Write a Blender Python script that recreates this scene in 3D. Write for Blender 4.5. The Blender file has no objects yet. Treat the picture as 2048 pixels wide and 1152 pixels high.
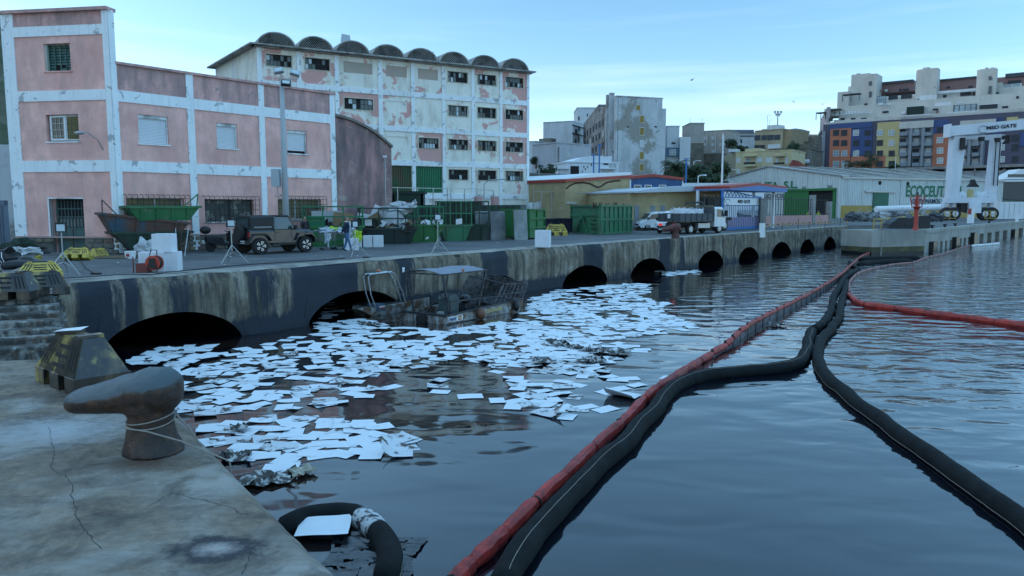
import bpy, bmesh, math, random
from mathutils import Vector, Matrix, noise
random.seed(7)
R = math.radians
SC = bpy.context.scene
COL = SC.collection
# ------------------------------------------------------------------ camera
CAM = Vector((0, 0, 4.65)); FPX = 1500.0; HORIZ = 415.0
PITCH = math.atan((576 - HORIZ) / FPX)
cd = bpy.data.cameras.new('camera'); cam = bpy.data.objects.new('camera', cd); COL.objects.link(cam)
cam.location = CAM; cam.rotation_euler = (R(90) - PITCH, 0, 0)
cd.sensor_width = 36; cd.lens = 36 * FPX / 2048; cd.clip_end = 6000; cd.clip_start = .1
SC.camera = cam
# ------------------------------------------------------------------ sky, sun, exposure
SUN_EL, SUN_AZ = R(5), R(-80)      # azimuth clockwise from +Y: low in the west, left of the view
w = bpy.data.worlds.new('World'); SC.world = w; w.use_nodes = True
nt = w.node_tree; N = nt.nodes; L = nt.links
bg = N['Background']; bg.inputs['Strength'].default_value = 0.15
sky = N.new('ShaderNodeTexSky'); sky.sky_type = 'NISHITA'; sky.sun_disc = False
sky.sun_elevation = SUN_EL; sky.sun_rotation = SUN_AZ; sky.altitude = 0
sky.air_density = 1.0; sky.dust_density = 1.0; sky.ozone_density = 3.0
tc = N.new('ShaderNodeTexCoord'); sep = N.new('ShaderNodeSeparateXYZ'); L.new(tc.outputs['Generated'], sep.inputs[0])
mp = N.new('ShaderNodeMapping'); mp.inputs['Scale'].default_value = (1.1, 1.1, 16); mp.inputs['Rotation'].default_value = (R(3), R(-4), 0)
L.new(tc.outputs['Generated'], mp.inputs[0])
cn = N.new('ShaderNodeTexNoise'); cn.inputs['Scale'].default_value = 1.9; cn.inputs['Detail'].default_value = 7; cn.inputs['Roughness'].default_value = .55
L.new(mp.outputs[0], cn.inputs['Vector'])
cr = N.new('ShaderNodeMapRange'); cr.inputs[1].default_value = .48; cr.inputs[2].default_value = 1.0; L.new(cn.outputs[0], cr.inputs[0])
hz = N.new('ShaderNodeMapRange'); hz.inputs[1].default_value = .30; hz.inputs[2].default_value = .02; L.new(sep.outputs['Z'], hz.inputs[0])
cm = N.new('ShaderNodeMath'); cm.operation = 'MULTIPLY'; L.new(cr.outputs[0], cm.inputs[0]); L.new(hz.outputs[0], cm.inputs[1])
tint = N.new('ShaderNodeValToRGB'); tz = tint.color_ramp.elements
stops = [(0, (.096, .118, .19)), (.06, (.078, .076, .094)), (.14, (.057, .056, .063)), (.26, (.051, .052, .052)), (.42, (.078, .075, .068)), (.71, (.155, .135, .108)), (1.0, (.24, .205, .152))]
tz[0].color = (*stops[0][1], 1); tz[1].position = 1.0; tz[1].color = (*stops[-1][1], 1)
for q_, c_ in stops[1:-1]: te = tz.new(q_); te.color = (*c_, 1)
L.new(sep.outputs['Z'], tint.inputs[0])
dbl = N.new('ShaderNodeVectorMath'); dbl.operation = 'SCALE'; dbl.inputs['Scale'].default_value = 4; L.new(sky.outputs[0], dbl.inputs[0])
gain = N.new('ShaderNodeMix'); gain.data_type = 'RGBA'; gain.blend_type = 'MULTIPLY'; gain.inputs[0].default_value = 1
L.new(tint.outputs[0], gain.inputs[7]); L.new(dbl.outputs[0], gain.inputs[6])
mx = N.new('ShaderNodeMix'); mx.data_type = 'RGBA'; mx.inputs[7].default_value = (.50, .57, .62, 1)
L.new(cm.outputs[0], mx.inputs[0]); L.new(gain.outputs[2], mx.inputs[6]); L.new(mx.outputs[2], bg.inputs[0])
sd = bpy.data.lights.new('sun', 'SUN'); so = bpy.data.objects.new('sun', sd); COL.objects.link(so)
sd.energy = 0.6; sd.angle = R(.5); sd.color = (1, .72, .45)
sdir = Vector((math.sin(SUN_AZ) * math.cos(SUN_EL), math.cos(SUN_AZ) * math.cos(SUN_EL), math.sin(SUN_EL)))
so.rotation_euler = sdir.to_track_quat('Z', 'Y').to_euler()
SC.view_settings.view_transform = 'Standard'; SC.view_settings.look = 'None'
SC.view_settings.gamma = 1; SC.view_settings.use_curve_mapping = False
SC.view_settings.exposure = 4.2
SC.cycles.max_bounces = 6; SC.cycles.diffuse_bounces = 3; SC.cycles.glossy_bounces = 3
# ------------------------------------------------------------------ measuring helpers
QZ = 2.4                              # height of the quay above the water
_c, _s = math.cos(PITCH), math.sin(PITCH)
def ray(px, py):
 a = (px - 1024) / FPX; b = (576 - py) / FPX
 return Vector((a, _c + b * _s, -_s + b * _c))
def G(px, py, z=QZ):
 r = ray(px, py); return CAM + r * ((z - CAM.z) / r.z)
def D(px, py, Y):
 r = ray(px, py); return CAM + r * (Y / r.y)
def proj(v):
 d = Vector(v) - CAM; f = d.y * _c - d.z * _s; u = d.y * _s + d.z * _c
 return 1024 + FPX * d.x / f, 576 - FPX * u / f
QA = R(51.6)                          # heading of the quay wall
class Fr:
 """a vertical facade through A and B (ground points), local x along it, local y into the building"""
 def __init__(s, A, B, z=QZ):
  s.A = Vector((A[0], A[1], z)); d = Vector((B[0] - A[0], B[1] - A[1], 0)); s.len = d.length; s.U = d.normalized()
  s.rz = math.atan2(s.U.y, s.U.x); s.z = z; s.Nn = Vector((-s.U.y, s.U.x, 0))
 def uz(s, px, py, off=0):
  r = ray(px, py); A = s.A + s.Nn * off
  det = -s.U.x * r.y + s.U.y * r.x
  rx, ry = CAM.x, CAM.y
  u = ((A.x - rx) * r.y - (A.y - ry) * r.x) / det
  t = (s.U.x * (ry - A.y) - s.U.y * (rx - A.x)) / det
  return u, CAM.z + t * r.z - s.z
 def rect(s, x0, y0, x1, y1, off=0):
  my = (y0 + y1) / 2; mxx = (x0 + x1) / 2
  return s.uz(x0, my, off)[0], s.uz(x1, my, off)[0], s.uz(mxx, y1, off)[1], s.uz(mxx, y0, off)[1]
# ------------------------------------------------------------------ mesh helpers
class MB:
 def __init__(s): s.v = []; s.f = []; s.m = []
 def add(s, vs, fs, m=0):
  o = len(s.v); s.v += [tuple(v) for v in vs]; s.f += [tuple(i + o for i in f) for f in fs]; s.m += [m] * len(fs); return s
 def quad(s, a, b, c, d, m=0): return s.add([a, b, c, d], [(0, 1, 2, 3)], m)
 def box(s, x0, x1, y0, y1, z0, z1, m=0):
  if x0 > x1: x0, x1 = x1, x0
  if y0 > y1: y0, y1 = y1, y0
  if z0 > z1: z0, z1 = z1, z0
  return s.add([(x0, y0, z0), (x1, y0, z0), (x1, y1, z0), (x0, y1, z0), (x0, y0, z1), (x1, y0, z1), (x1, y1, z1), (x0, y1, z1)],
                     [(0, 3, 2, 1), (4, 5, 6, 7), (0, 1, 5, 4), (1, 2, 6, 5), (2, 3, 7, 6), (3, 0, 4, 7)], m)
 def bar(s, a, b, w, h=None, m=0):
  a = Vector(a); b = Vector(b); h = h or w; d = (b - a).normalized()
  up = Vector((0, 0, 1)) if abs(d.z) < .95 else Vector((1, 0, 0))
  x = d.cross(up).normalized() * w / 2; y = x.cross(d).normalized() * h / 2
  return s.add([a - x - y, a + x - y, a + x + y, a - x + y, b - x - y, b + x - y, b + x + y, b - x + y],
                     [(0, 3, 2, 1), (4, 5, 6, 7), (0, 1, 5, 4), (1, 2, 6, 5), (2, 3, 7, 6), (3, 0, 4, 7)], m)
 def prism(s, poly, y0, y1, m=0):           # poly of (x,z)
  n = len(poly)
  return s.add([(x, y0, z) for x, z in poly] + [(x, y1, z) for x, z in poly],
                     [tuple(range(n)), tuple(range(2 * n - 1, n - 1, -1))] + [((i + 1) % n, i, i + n, (i + 1) % n + n) for i in range(n)], m)
 def slab(s, poly, z0, z1, m=0):            # poly of (x,y)
  n = len(poly)
  return s.add([(x, y, z0) for x, y in poly] + [(x, y, z1) for x, y in poly],
                     [tuple(range(n - 1, -1, -1)), tuple(range(n, 2 * n))] + [(i, (i + 1) % n, (i + 1) % n + n, i + n) for i in range(n)], m)
 def tube(s, pts, r, n=8, m=0, cap=True, flat=1.0):
  pts = [Vector(p) for p in pts]; k = len(pts); vs = []; fs = []
  for i, p in enumerate(pts):
   d = (pts[min(i + 1, k - 1)] - pts[max(i - 1, 0)]).normalized()
   up = Vector((0, 0, 1)) if abs(d.z) < .93 else Vector((1, 0, 0))
   x = d.cross(up).normalized(); y = x.cross(d).normalized()
   rr = r[i] if isinstance(r, (list, tuple)) else r
   for j in range(n):
    t = 2 * math.pi * j / n; vs.append(p + x * math.cos(t) * rr + y * math.sin(t) * rr * flat)
  for i in range(k - 1):
   for j in range(n):
    a = i * n + j; b = i * n + (j + 1) % n; fs.append((a, b, b + n, a + n))
  if cap: fs.append(tuple(range(n - 1, -1, -1))); fs.append(tuple(range((k - 1) * n, k * n)))
  return s.add(vs, fs, m)
 def lathe(s, prof, c=(0, 0, 0), n=16, m=0, axis='z'):
  vs = []; fs = []; k = len(prof)
  for r_, h in prof:
   for j in range(n):
    t = 2 * math.pi * j / n; a, b = r_ * math.cos(t), r_ * math.sin(t)
    vs.append((c[0] + a, c[1] + b, c[2] + h) if axis == 'z' else ((c[0] + a, c[1] - h, c[2] + b) if axis == 'y' else (c[0] + h, c[1] + a, c[2] + b)))
  for i in range(k - 1):
   for j in range(n):
    a = i * n + j; b = i * n + (j + 1) % n; fs.append((a, b, b + n, a + n))
  fs.append(tuple(range(n - 1, -1, -1))); fs.append(tuple(range((k - 1) * n, k * n)))
  return s.add(vs, fs, m)
 def blob(s, c, rx, ry, rz, m=0, nu=10, nv=7, jit=0.0, seed=0):
  vs = []; fs = []
  for i in range(nv + 1):
   ph = math.pi * i / nv
   for j in range(nu):
    t = 2 * math.pi * j / nu
    d = Vector((math.sin(ph) * math.cos(t), math.sin(ph) * math.sin(t), math.cos(ph)))
    k = 1 + jit * noise.noise(d * 2.3 + Vector((seed, seed * .7, 0))) * 2
    vs.append((c[0] + d.x * rx * k, c[1] + d.y * ry * k, c[2] + d.z * rz * k))
  for i in range(nv):
   for j in range(nu):
    a = i * nu + j; b = i * nu + (j + 1) % nu; fs.append((a, b, b + nu, a + nu))
  return s.add(vs, fs, m)
 def sheet(s, x0, x1, z0, z1, holes=(), y=0, depth=.2, m=0, mr=None):
  """upright wall sheet with rectangular openings and their reveals"""
  xs = sorted({x0, x1} | {min(max(h[k], x0), x1) for h in holes for k in (0, 1)})
  zs = sorted({z0, z1} | {min(max(h[k], z0), z1) for h in holes for k in (2, 3)})
  for i in range(len(xs) - 1):
   for j in range(len(zs) - 1):
    cx, cz = (xs[i] + xs[i + 1]) / 2, (zs[j] + zs[j + 1]) / 2
    if any(h[0] < cx < h[1] and h[2] < cz < h[3] for h in holes): continue
    s.quad((xs[i], y, zs[j]), (xs[i + 1], y, zs[j]), (xs[i + 1], y, zs[j + 1]), (xs[i], y, zs[j + 1]), m)
  r_ = m if mr is None else mr
  for a, b, c, d in [h[:4] for h in holes]:
   e = y + depth
   s.quad((a, y, c), (a, e, c), (a, e, d), (a, y, d), r_); s.quad((b, y, c), (b, y, d), (b, e, d), (b, e, c), r_)
   s.quad((a, y, d), (a, e, d), (b, e, d), (b, y, d), r_); s.quad((a, y, c), (b, y, c), (b, e, c), (a, e, c), r_)
  return s
 def mesh(s, name, mats, smooth=False):
  me = bpy.data.meshes.new(name); me.from_pydata(s.v, [], s.f)
  for mt in (mats if isinstance(mats, (list, tuple)) else [mats]): me.materials.append(mt)
  if any(s.m): me.polygons.foreach_set('material_index', s.m)
  if smooth: me.polygons.foreach_set('use_smooth', [True] * len(me.polygons))
  me.update(); return me
 def build(s, name, mats, parent=None, smooth=False, loc=None, rz=None):
  return inst(name, s.mesh(name, mats, smooth), parent, loc, rz)
def inst(name, me, parent=None, loc=None, rz=None, rot=None, color=None):
 o = bpy.data.objects.new(name, me); COL.objects.link(o)
 if parent is not None: o.parent = parent
 if loc is not None: o.location = loc
 if rz is not None: o.rotation_euler = (0, 0, rz)
 if rot is not None: o.rotation_euler = rot
 if color is not None: o.color = color
 return o
def tag(o, label=None, cat=None, group=None, kind=None):
 if label: o['label'] = label
 if cat: o['category'] = cat
 if group: o['group'] = group
 if kind: o['kind'] = kind
 return o
def thing(name, label, cat, loc=(0, 0, 0), rz=0, group=None):
 o = bpy.data.objects.new(name, None); COL.objects.link(o); o.location = loc; o.rotation_euler = (0, 0, rz)
 o.empty_display_size = .2
 return tag(o, label, cat, group)
def at_fr(name, label, cat, fr, group=None): return thing(name, label, cat, fr.A, fr.rz, group)
def copy_tree(o, parent=None):
 c = o.copy(); COL.objects.link(c)
 if parent is not None: c.parent = parent
 for ch in list(o.children): copy_tree(ch, c)
 return c
_unit = {}
def cube_mesh(mat):                      # shared unit cube for cheap repeated pieces
 k = mat.name
 if k not in _unit: _unit[k] = MB().box(0, 1, 0, 1, 0, 1).mesh('piece', mat)
 return _unit[k]
def piece(name, mat, parent, x0, x1, y0, y1, z0, z1, color=None):
 o = inst(name, cube_mesh(mat), parent, (min(x0, x1), min(y0, y1), min(z0, z1)), color=color)
 o.scale = (abs(x1 - x0), abs(y1 - y0), abs(z1 - z0)); return o
# ------------------------------------------------------------------ materials
def mat(name, c, rough=.8, metal=0.0, c2=None, s2=1.0, t2=.55, w2=.06, c3=None, s3=3.0, t3=.6, w3=.05, streak=None, sst=.5, ss=(6, 6, .5),
  bump=0.0, bs=20.0, var=.12, vs=.7, coord='W', spec=.5, objc=False, emit=None, coat=0.0, ts=.62):
 m = bpy.data.materials.new(name); m.use_nodes = True; t = m.node_tree; n = t.nodes; l = t.links; b = n['Principled BSDF']
 b.inputs['Roughness'].default_value = rough; b.inputs['Metallic'].default_value = metal; b.inputs['Specular IOR Level'].default_value = spec
 b.inputs['Coat Weight'].default_value = coat
 if coord == 'W': g = n.new('ShaderNodeNewGeometry'); vec = g.outputs['Position']
 else: g = n.new('ShaderNodeTexCoord'); vec = g.outputs['Object']
 def mix(a, bb, f, mode='MIX'):
  q = n.new('ShaderNodeMix'); q.data_type = 'RGBA'; q.blend_type = mode
  if isinstance(f, (int, float)): q.inputs[0].default_value = f
  else: l.new(f, q.inputs[0])
  for k, val in ((6, a), (7, bb)):
   if isinstance(val, (tuple, list)): q.inputs[k].default_value = (*val[:3], 1)
   else: l.new(val, q.inputs[k])
  return q.outputs[2]
 def nz(sc, det=6, ro=.6, vv=None, dist=0):
  q = n.new('ShaderNodeTexNoise'); q.inputs['Scale'].default_value = sc; q.inputs['Detail'].default_value = det
  q.inputs['Roughness'].default_value = ro; q.inputs['Distortion'].default_value = dist; l.new(vv or vec, q.inputs['Vector']); return q.outputs[0]
 def step(v, th, wd):
  q = n.new('ShaderNodeMapRange'); q.inputs[1].default_value = th - wd; q.inputs[2].default_value = th + wd; l.new(v, q.inputs[0]); return q
 col = c
 if var:
  lo = tuple(x * (1 - var) for x in c); hi = tuple(min(1, x * (1 + var)) for x in c)
  col = mix(lo, hi, step(nz(vs, 8, .65), .5, .2).outputs[0])
 if c2:
  st = step(nz(s2, 8, .62, dist=.3), t2, w2)
  if objc:
   oi = n.new('ShaderNodeObjectInfo'); sx = n.new('ShaderNodeSeparateColor'); l.new(oi.outputs['Color'], sx.inputs[0])
   a1 = n.new('ShaderNodeMath'); a1.operation = 'SUBTRACT'; l.new(sx.outputs[0], a1.inputs[0]); a1.inputs[1].default_value = w2
   a2 = n.new('ShaderNodeMath'); a2.operation = 'ADD'; l.new(sx.outputs[0], a2.inputs[0]); a2.inputs[1].default_value = w2
   l.new(a1.outputs[0], st.inputs[1]); l.new(a2.outputs[0], st.inputs[2])
  col = mix(col, c2, st.outputs[0])
 if c3: col = mix(col, c3, step(nz(s3, 9, .7, dist=.4), t3, w3).outputs[0])
 if streak:
  mp_ = n.new('ShaderNodeMapping'); mp_.inputs['Scale'].default_value = ss; l.new(vec, mp_.inputs[0])
  f = step(nz(1.0, 7, .65, mp_.outputs[0]), ts, .12); ml = n.new('ShaderNodeMath'); ml.operation = 'MULTIPLY'; l.new(f.outputs[0], ml.inputs[0]); ml.inputs[1].default_value = sst
  col = mix(col, streak, ml.outputs[0])
 if isinstance(col, tuple): b.inputs['Base Color'].default_value = (*col, 1)
 else: l.new(col, b.inputs['Base Color'])
 if bump:
  bp = n.new('ShaderNodeBump'); bp.inputs['Strength'].default_value = 1; bp.inputs['Distance'].default_value = bump
  l.new(nz(bs, 8, .6), bp.inputs['Height']); l.new(bp.outputs[0], b.inputs['Normal'])
 if emit: b.inputs['Emission Color'].default_value = (*emit[:3], 1); b.inputs['Emission Strength'].default_value = emit[3]
 return m
PINK = mat('pink_plaster', (.84, .48, .42), .9, c2=(.72, .37, .33), s2=.55, t2=.54, w2=.14, c3=(.33, .27, .24), s3=2.2, t3=.71, w3=.03, streak=(.40, .25, .23), sst=.4, ss=(1.6, 1.6, .5), bump=.01, bs=6, var=.18, vs=1.6, ts=.56)
PINKDIRTY = mat('sooty_pink_plaster', (.76, .42, .38), .9, c2=(.46, .29, .27), s2=1.1, t2=.5, w2=.14, c3=(.30, .26, .24), s3=2.6, t3=.62, w3=.03, streak=(.22, .15, .15), sst=.6, ss=(1.8, 1.8, .45), bump=.012, bs=6, var=.15, ts=.5)
PINKOLD = mat('weathered_rose_plaster', (.48, .25, .24), .95, c2=(.26, .17, .17), s2=.8, t2=.5, w2=.13, c3=(.42, .34, .30), s3=1.2, t3=.6, w3=.05, streak=(.12, .09, .09), sst=.8, ss=(1.4, 1.4, .3), bump=.02, bs=5, ts=.5)
TRIM = mat('white_blue_trim_paint', (.80, .84, .86), .75, c2=(.40, .42, .44), s2=1.7, t2=.60, w2=.02, c3=(.33, .34, .35), s3=4.5, t3=.655, w3=.02, streak=(.45, .48, .52), sst=.4, bump=.006, bs=14, var=.05)
TRIMOLD = mat('worn_white_trim', (.76, .79, .80), .8, c2=(.36, .38, .38), s2=1.2, t2=.58, w2=.05, c3=(.25, .25, .24), s3=3.5, t3=.66, w3=.03, streak=(.28, .28, .27), sst=.55, bump=.006, bs=10, var=.08)
CREAM = mat('peeling_cream_over_pink', (.80, .78, .70), .88, c2=(.64, .35, .32), s2=.55, t2=.5, w2=.022, c3=(.42, .38, .32), s3=1.1, t3=.645, w3=.02, streak=(.36, .31, .22), sst=.65, ss=(1.0, 1.0, .25), bump=.01, bs=6, var=.06, objc=True)
STONE = mat('plinth_stone', (.20, .175, .14), .9, c2=(.12, .11, .09), s2=1.3, t2=.5, w2=.15, bump=.03, bs=12, var=.3)
MORTAR = mat('mortar', (.17, .155, .13), .95, c2=(.10, .09, .08), s2=2, t2=.55, bump=.02, bs=20)
ASPH = mat('worn_quay_asphalt', (.12, .125, .13), .85, c2=(.075, .08, .085), s2=.35, t2=.52, w2=.1, c3=(.15, .155, .155), s3=1.2, t3=.62, w3=.06, streak=(.05, .052, .055), sst=.7, ss=(.10, .55, 1), bump=.008, bs=25, var=.15, ts=.56)
CONC = mat('platform_concrete', (.21, .165, .12), .85, c2=(.31, .29, .26), s2=.45, t2=.54, w2=.06, c3=(.065, .05, .038), s3=1.3, t3=.57, w3=.09, streak=(.10, .09, .08), sst=.5, ss=(.8, 4, 1), bump=.012, bs=38, var=.38, vs=9, ts=.52)
CONCG = mat('grey_concrete', (.27, .27, .26), .88, c2=(.19, .19, .18), s2=.5, t2=.52, w2=.12, streak=(.14, .13, .12), sst=.6, ss=(1.2, 1.2, .25), bump=.012, bs=12, var=.15)
KERB = mat('quay_edge_concrete', (.30, .28, .245), .88, c2=(.17, .16, .145), s2=1.0, t2=.55, w2=.08, c3=(.10, .10, .10), s3=2.6, t3=.66, w3=.05, bump=.012, bs=22, var=.2)
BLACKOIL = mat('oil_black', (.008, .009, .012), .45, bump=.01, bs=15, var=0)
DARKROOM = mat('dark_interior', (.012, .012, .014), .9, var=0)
GLASSD = mat('dark_window_glass', (.02, .028, .03), .12, var=0, spec=.6)
GLASSM = mat('dusty_window_glass', (.10, .13, .13), .35, var=.25, vs=3)
GLASSL = mat('pale_broken_pane', (.50, .58, .62), .4, var=.1)
WHITE = mat('white_paint', (.72, .74, .76), .5, var=.06, vs=3, streak=(.5, .48, .44), sst=.35)
SHUT = mat('white_roller_shutter', (.66, .70, .74), .55, var=.04, streak=(.5, .5, .5), sst=.3)
IRON = mat('dark_iron', (.035, .033, .032), .7, .3, var=.2)
RUST = mat('rust', (.13, .055, .03), .85, .1, c2=(.05, .028, .02), s2=3, t2=.5, w2=.15, bump=.01, bs=30, var=.25)
STEEL = mat('galvanised_steel', (.36, .38, .39), .45, .6, var=.1, vs=4)
GREEN = mat('green_skip_paint', (.012, .10, .035), .5, c2=(.03, .06, .03), s2=1.6, t2=.58, w2=.08, c3=(.10, .09, .06), s3=3.5, t3=.69, w3=.04, streak=(.02, .035, .025), sst=.6, var=.2)
GREEND = mat('dark_green_skip_paint', (.010, .045, .025), .55, c2=(.012, .022, .018), s2=1.4, t2=.5, w2=.12, c3=(.08, .07, .05), s3=3.5, t3=.71, w3=.04, var=.2)
GREENM = mat('mid_green_container_paint', (.035, .17, .085), .5, c2=(.03, .11, .06), s2=.9, t2=.55, w2=.1, streak=(.16, .09, .06), sst=.75, ss=(1.4, 1.4, .2), ts=.66, var=.12)
GREENB = mat('bright_green_paint', (.025, .15, .045), .5, c2=(.03, .12, .04), s2=1.2, t2=.6, w2=.08, var=.12)
GREENP = mat('green_shutter_paint', (.012, .17, .075), .55, c2=(.03, .11, .06), s2=.8, t2=.6, var=.12, streak=(.02, .06, .04), sst=.5)
OLIVE = mat('rusty_green_shutter', (.04, .085, .035), .6, c2=(.11, .055, .03), s2=.5, t2=.52, w2=.08, var=.2)
YELLOW = mat('yellow_plastic', (.50, .36, .06), .55, c2=(.10, .08, .045), s2=6, t2=.60, w2=.06, c3=(.02, .02, .02), s3=9, t3=.66, w3=.05, var=.15, coord='O', streak=(.05, .045, .035), sst=.6, ss=(9, 9, 2))
YELOIL = mat('oil_smeared_yellow_plastic', (.42, .31, .09), .35, c2=(.022, .018, .016), s2=2.6, t2=.43, w2=.045, c3=(.11, .075, .04), s3=4, t3=.56, w3=.06, streak=(.01, .01, .01), sst=.95, ss=(5, 5, 1.2), ts=.5, var=.2, coord='O', coat=.4)
BLUEP = mat('blue_paint', (.02, .15, .42), .5, var=.1, streak=(.02, .08, .2), sst=.3)
REDP = mat('red_paint', (.36, .045, .03), .55, var=.15, streak=(.15, .03, .03), sst=.4)
# ================================================================== SETTING: water, quay, platform, land
def sm(x, a, b):
 t = max(0, min(1, (x - a) / (b - a))); return t * t * (3 - 2 * t)
EDGE = [G(60, 569.5), G(97, 565), G(525, 537), G(900, 507.5), G(1300, 479), G(1700, 451.3)]
EU = [0]
for a, b in zip(EDGE, EDGE[1:]): EU.append(EU[-1] + (b - a).length)
def edge_at(u):
 i = 0
 while i < len(EU) - 2 and u > EU[i + 1]: i += 1
 d = (EDGE[i + 1] - EDGE[i]).normalized(); p_ = EDGE[i] + d * (u - EU[i])
 return Vector((p_.x, p_.y, QZ)), Vector((-d.y, d.x, 0))
_tab = []
_u = 0
while _u < EU[-1]:
 _tab.append((_u, proj((*edge_at(_u)[0].xy, 1.0))[0])); _u += .25
def u_of_px(px):
 for (a, xa), (b, xb) in zip(_tab, _tab[1:]):
  if xa <= px <= xb: return a + (b - a) * (px - xa) / (xb - xa)
 return _tab[-1][0] if px > _tab[-1][1] else 0
ARCH = []
for x0, x1, cz in [(192, 484, 1.0), (612, 806, 1.02), (938, 1046, .95), (1124, 1216, .98), (1260, 1334, .97), (1396, 1448, 1.05), (1477, 1519, 1.0), (1543, 1583, 1.15), (1600, 1630, 1.15), (1647, 1673, 1.16)]:
 ARCH.append((u_of_px(x0), u_of_px(x1), cz + .1))
DARKP = [(150, 290, .9), (330, 372, .75), (455, 480, .6), (500, 560, .7), (585, 720, .95), (795, 835, .8), (965, 1015, .85), (1168, 1206, .9), (1318, 1341, .9), (1360, 1368, 1.), (1500, 1516, .45)]
LIGHTP = [(100, 148, .15), (232, 246, .1), (283, 330, .1), (372, 455, .35), (480, 500, .3), (560, 585, .25), (722, 795, .2), (835, 960, .2)]
dpu = [(u_of_px(a), u_of_px(b), v) for a, b, v in DARKP]; lpu = [(u_of_px(a), u_of_px(b), v) for a, b, v in LIGHTP]
# --- quay wall
def build_wall():
 ztop = QZ - .02; rows = 15; vs = []; fs = []; oil = []
 us = []; u = 0.0; st = .13
 while u < EU[-1]: us.append(u); st = .12 if u < 45 else .25; u += st
 us.append(EU[-1]); prevb = None
 for k, u in enumerate(us):
  p_, n_ = edge_at(u); zb = -1.5
  for a, b, cz in ARCH:
   if a < u < b: t = (u - (a + b) / 2) / ((b - a) / 2); zb = max(-1.5, -.25 + (cz + .25) * math.sqrt(max(0, 1 - t * t)) ** (1.05))
  for j in range(rows):
   f = j / (rows - 1); z = zb + (ztop - zb) * f
   q = Vector((u * .9, z * 1.1, 3.3))
   dsp = noise.fractal(q, 1, 2, 4) * .06 + noise.noise(q * .3) * .08
   crumb = max(0, (z - (QZ - .55)) / .55); big = .5 + .5 * noise.noise(Vector((u * .8, 1, 9)))
   dsp += crumb ** 2 * (.10 + .22 * big * (1 if u < 35 else .3)); zz = z - crumb ** 3 * .09 * big * (1 if u < 35 else .3)
   if z < .25 and zb < 0: dsp -= .06
   vs.append(p_ + n_ * dsp + Vector((0, 0, zz - QZ)))
   o_ = .30 + .10 * (1 - sm(u, 20, 30)) + .32 * (1 - sm(z, .1, .8 + .3 * noise.noise(Vector((u * .5, 0, 4)))))
   for a, b, v in dpu:
    k_ = sm(u, a - .35, a + .35) * (1 - sm(u, b - .35, b + .35)); o_ += (v * .82 + .12 * noise.noise(Vector((u * .9, z * .6, 2))) - o_) * k_
   for a, b, v in lpu:
    k_ = sm(u, a - .35, a + .35) * (1 - sm(u, b - .35, b + .35)); o_ += (min(o_, v + .12 + .32 * (1 - sm(z, .1, .7))) - o_) * k_
   if u < 30 and z < .8: o_ = max(o_, .8 - .4 * sm(z, .3, .8))
   oil.append(o_)
  if k:
   for j in range(rows - 1):
    a = (k - 1) * rows + j; fs.append((a, a + rows, a + rows + 1, a + 1))
 me = bpy.data.meshes.new('quay_wall'); me.from_pydata(vs, [], fs)
 at = me.attributes.new('oil', 'FLOAT', 'POINT'); at.data.foreach_set('value', oil)
 me.polygons.foreach_set('use_smooth', [True] * len(me.polygons))
 m = mat('oil_stained_quay_concrete', (.235, .20, .15), .88, c2=(.13, .105, .075), s2=.8, t2=.54, w2=.1, c3=(.33, .31, .265), s3=1.0, t3=.60, w3=.08, streak=(.04, .034, .028), sst=.95, ss=(3.0, 3.0, .28), bump=.03, bs=9, var=.25, vs=3, ts=.53)
 t = m.node_tree; n = t.nodes; l = t.links; b = n['Principled BSDF']
 at_ = n.new('ShaderNodeAttribute'); at_.attribute_name = 'oil'
 g = n.new('ShaderNodeNewGeometry'); mp_ = n.new('ShaderNodeMapping'); mp_.inputs['Scale'].default_value = (4.5, 4.5, .45); l.new(g.outputs['Position'], mp_.inputs[0])
 nz = n.new('ShaderNodeTexNoise'); nz.inputs['Scale'].default_value = 1; nz.inputs['Detail'].default_value = 9; nz.inputs['Roughness'].default_value = .7; l.new(mp_.outputs[0], nz.inputs['Vector'])
 ad = n.new('ShaderNodeMath'); ad.operation = 'ADD'; l.new(at_.outputs['Fac'], ad.inputs[0]); l.new(nz.outputs[0], ad.inputs[1])
 mr = n.new('ShaderNodeMapRange'); mr.inputs[1].default_value = .93; mr.inputs[2].default_value = 1.10; l.new(ad.outputs[0], mr.inputs[0])
 q = n.new('ShaderNodeMix'); q.data_type = 'RGBA'; l.new(mr.outputs[0], q.inputs[0]); old = b.inputs['Base Color'].links[0].from_socket; l.new(old, q.inputs[6]); q.inputs[7].default_value = (.022, .028, .04, 1); l.new(q.outputs[2], b.inputs['Base Color'])
 me.materials.append(m); o = bpy.data.objects.new('quay_wall', me); COL.objects.link(o); tag(o, kind='structure'); return o
QWALL = build_wall()
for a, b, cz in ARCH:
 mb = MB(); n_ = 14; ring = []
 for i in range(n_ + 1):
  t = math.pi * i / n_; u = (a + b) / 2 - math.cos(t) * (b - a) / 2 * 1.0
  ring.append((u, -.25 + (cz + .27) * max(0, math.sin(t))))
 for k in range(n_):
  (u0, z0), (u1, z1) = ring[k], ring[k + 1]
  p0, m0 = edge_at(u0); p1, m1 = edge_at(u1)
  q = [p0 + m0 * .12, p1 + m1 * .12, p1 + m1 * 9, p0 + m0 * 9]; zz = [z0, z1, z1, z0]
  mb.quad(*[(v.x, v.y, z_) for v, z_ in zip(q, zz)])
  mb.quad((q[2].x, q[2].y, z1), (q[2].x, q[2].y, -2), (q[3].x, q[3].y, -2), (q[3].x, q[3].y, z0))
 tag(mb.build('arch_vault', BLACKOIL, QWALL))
mb = MB(); ins = []
u = 0; seg = []
while u <= EU[-1]: seg.append(u); u += .4
seg.append(EU[-1])
def crb(u): return .10 + .22 * (.5 + .5 * noise.noise(Vector((u * .8, 1, 9)))) * (1 if u < 35 else .3)
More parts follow.
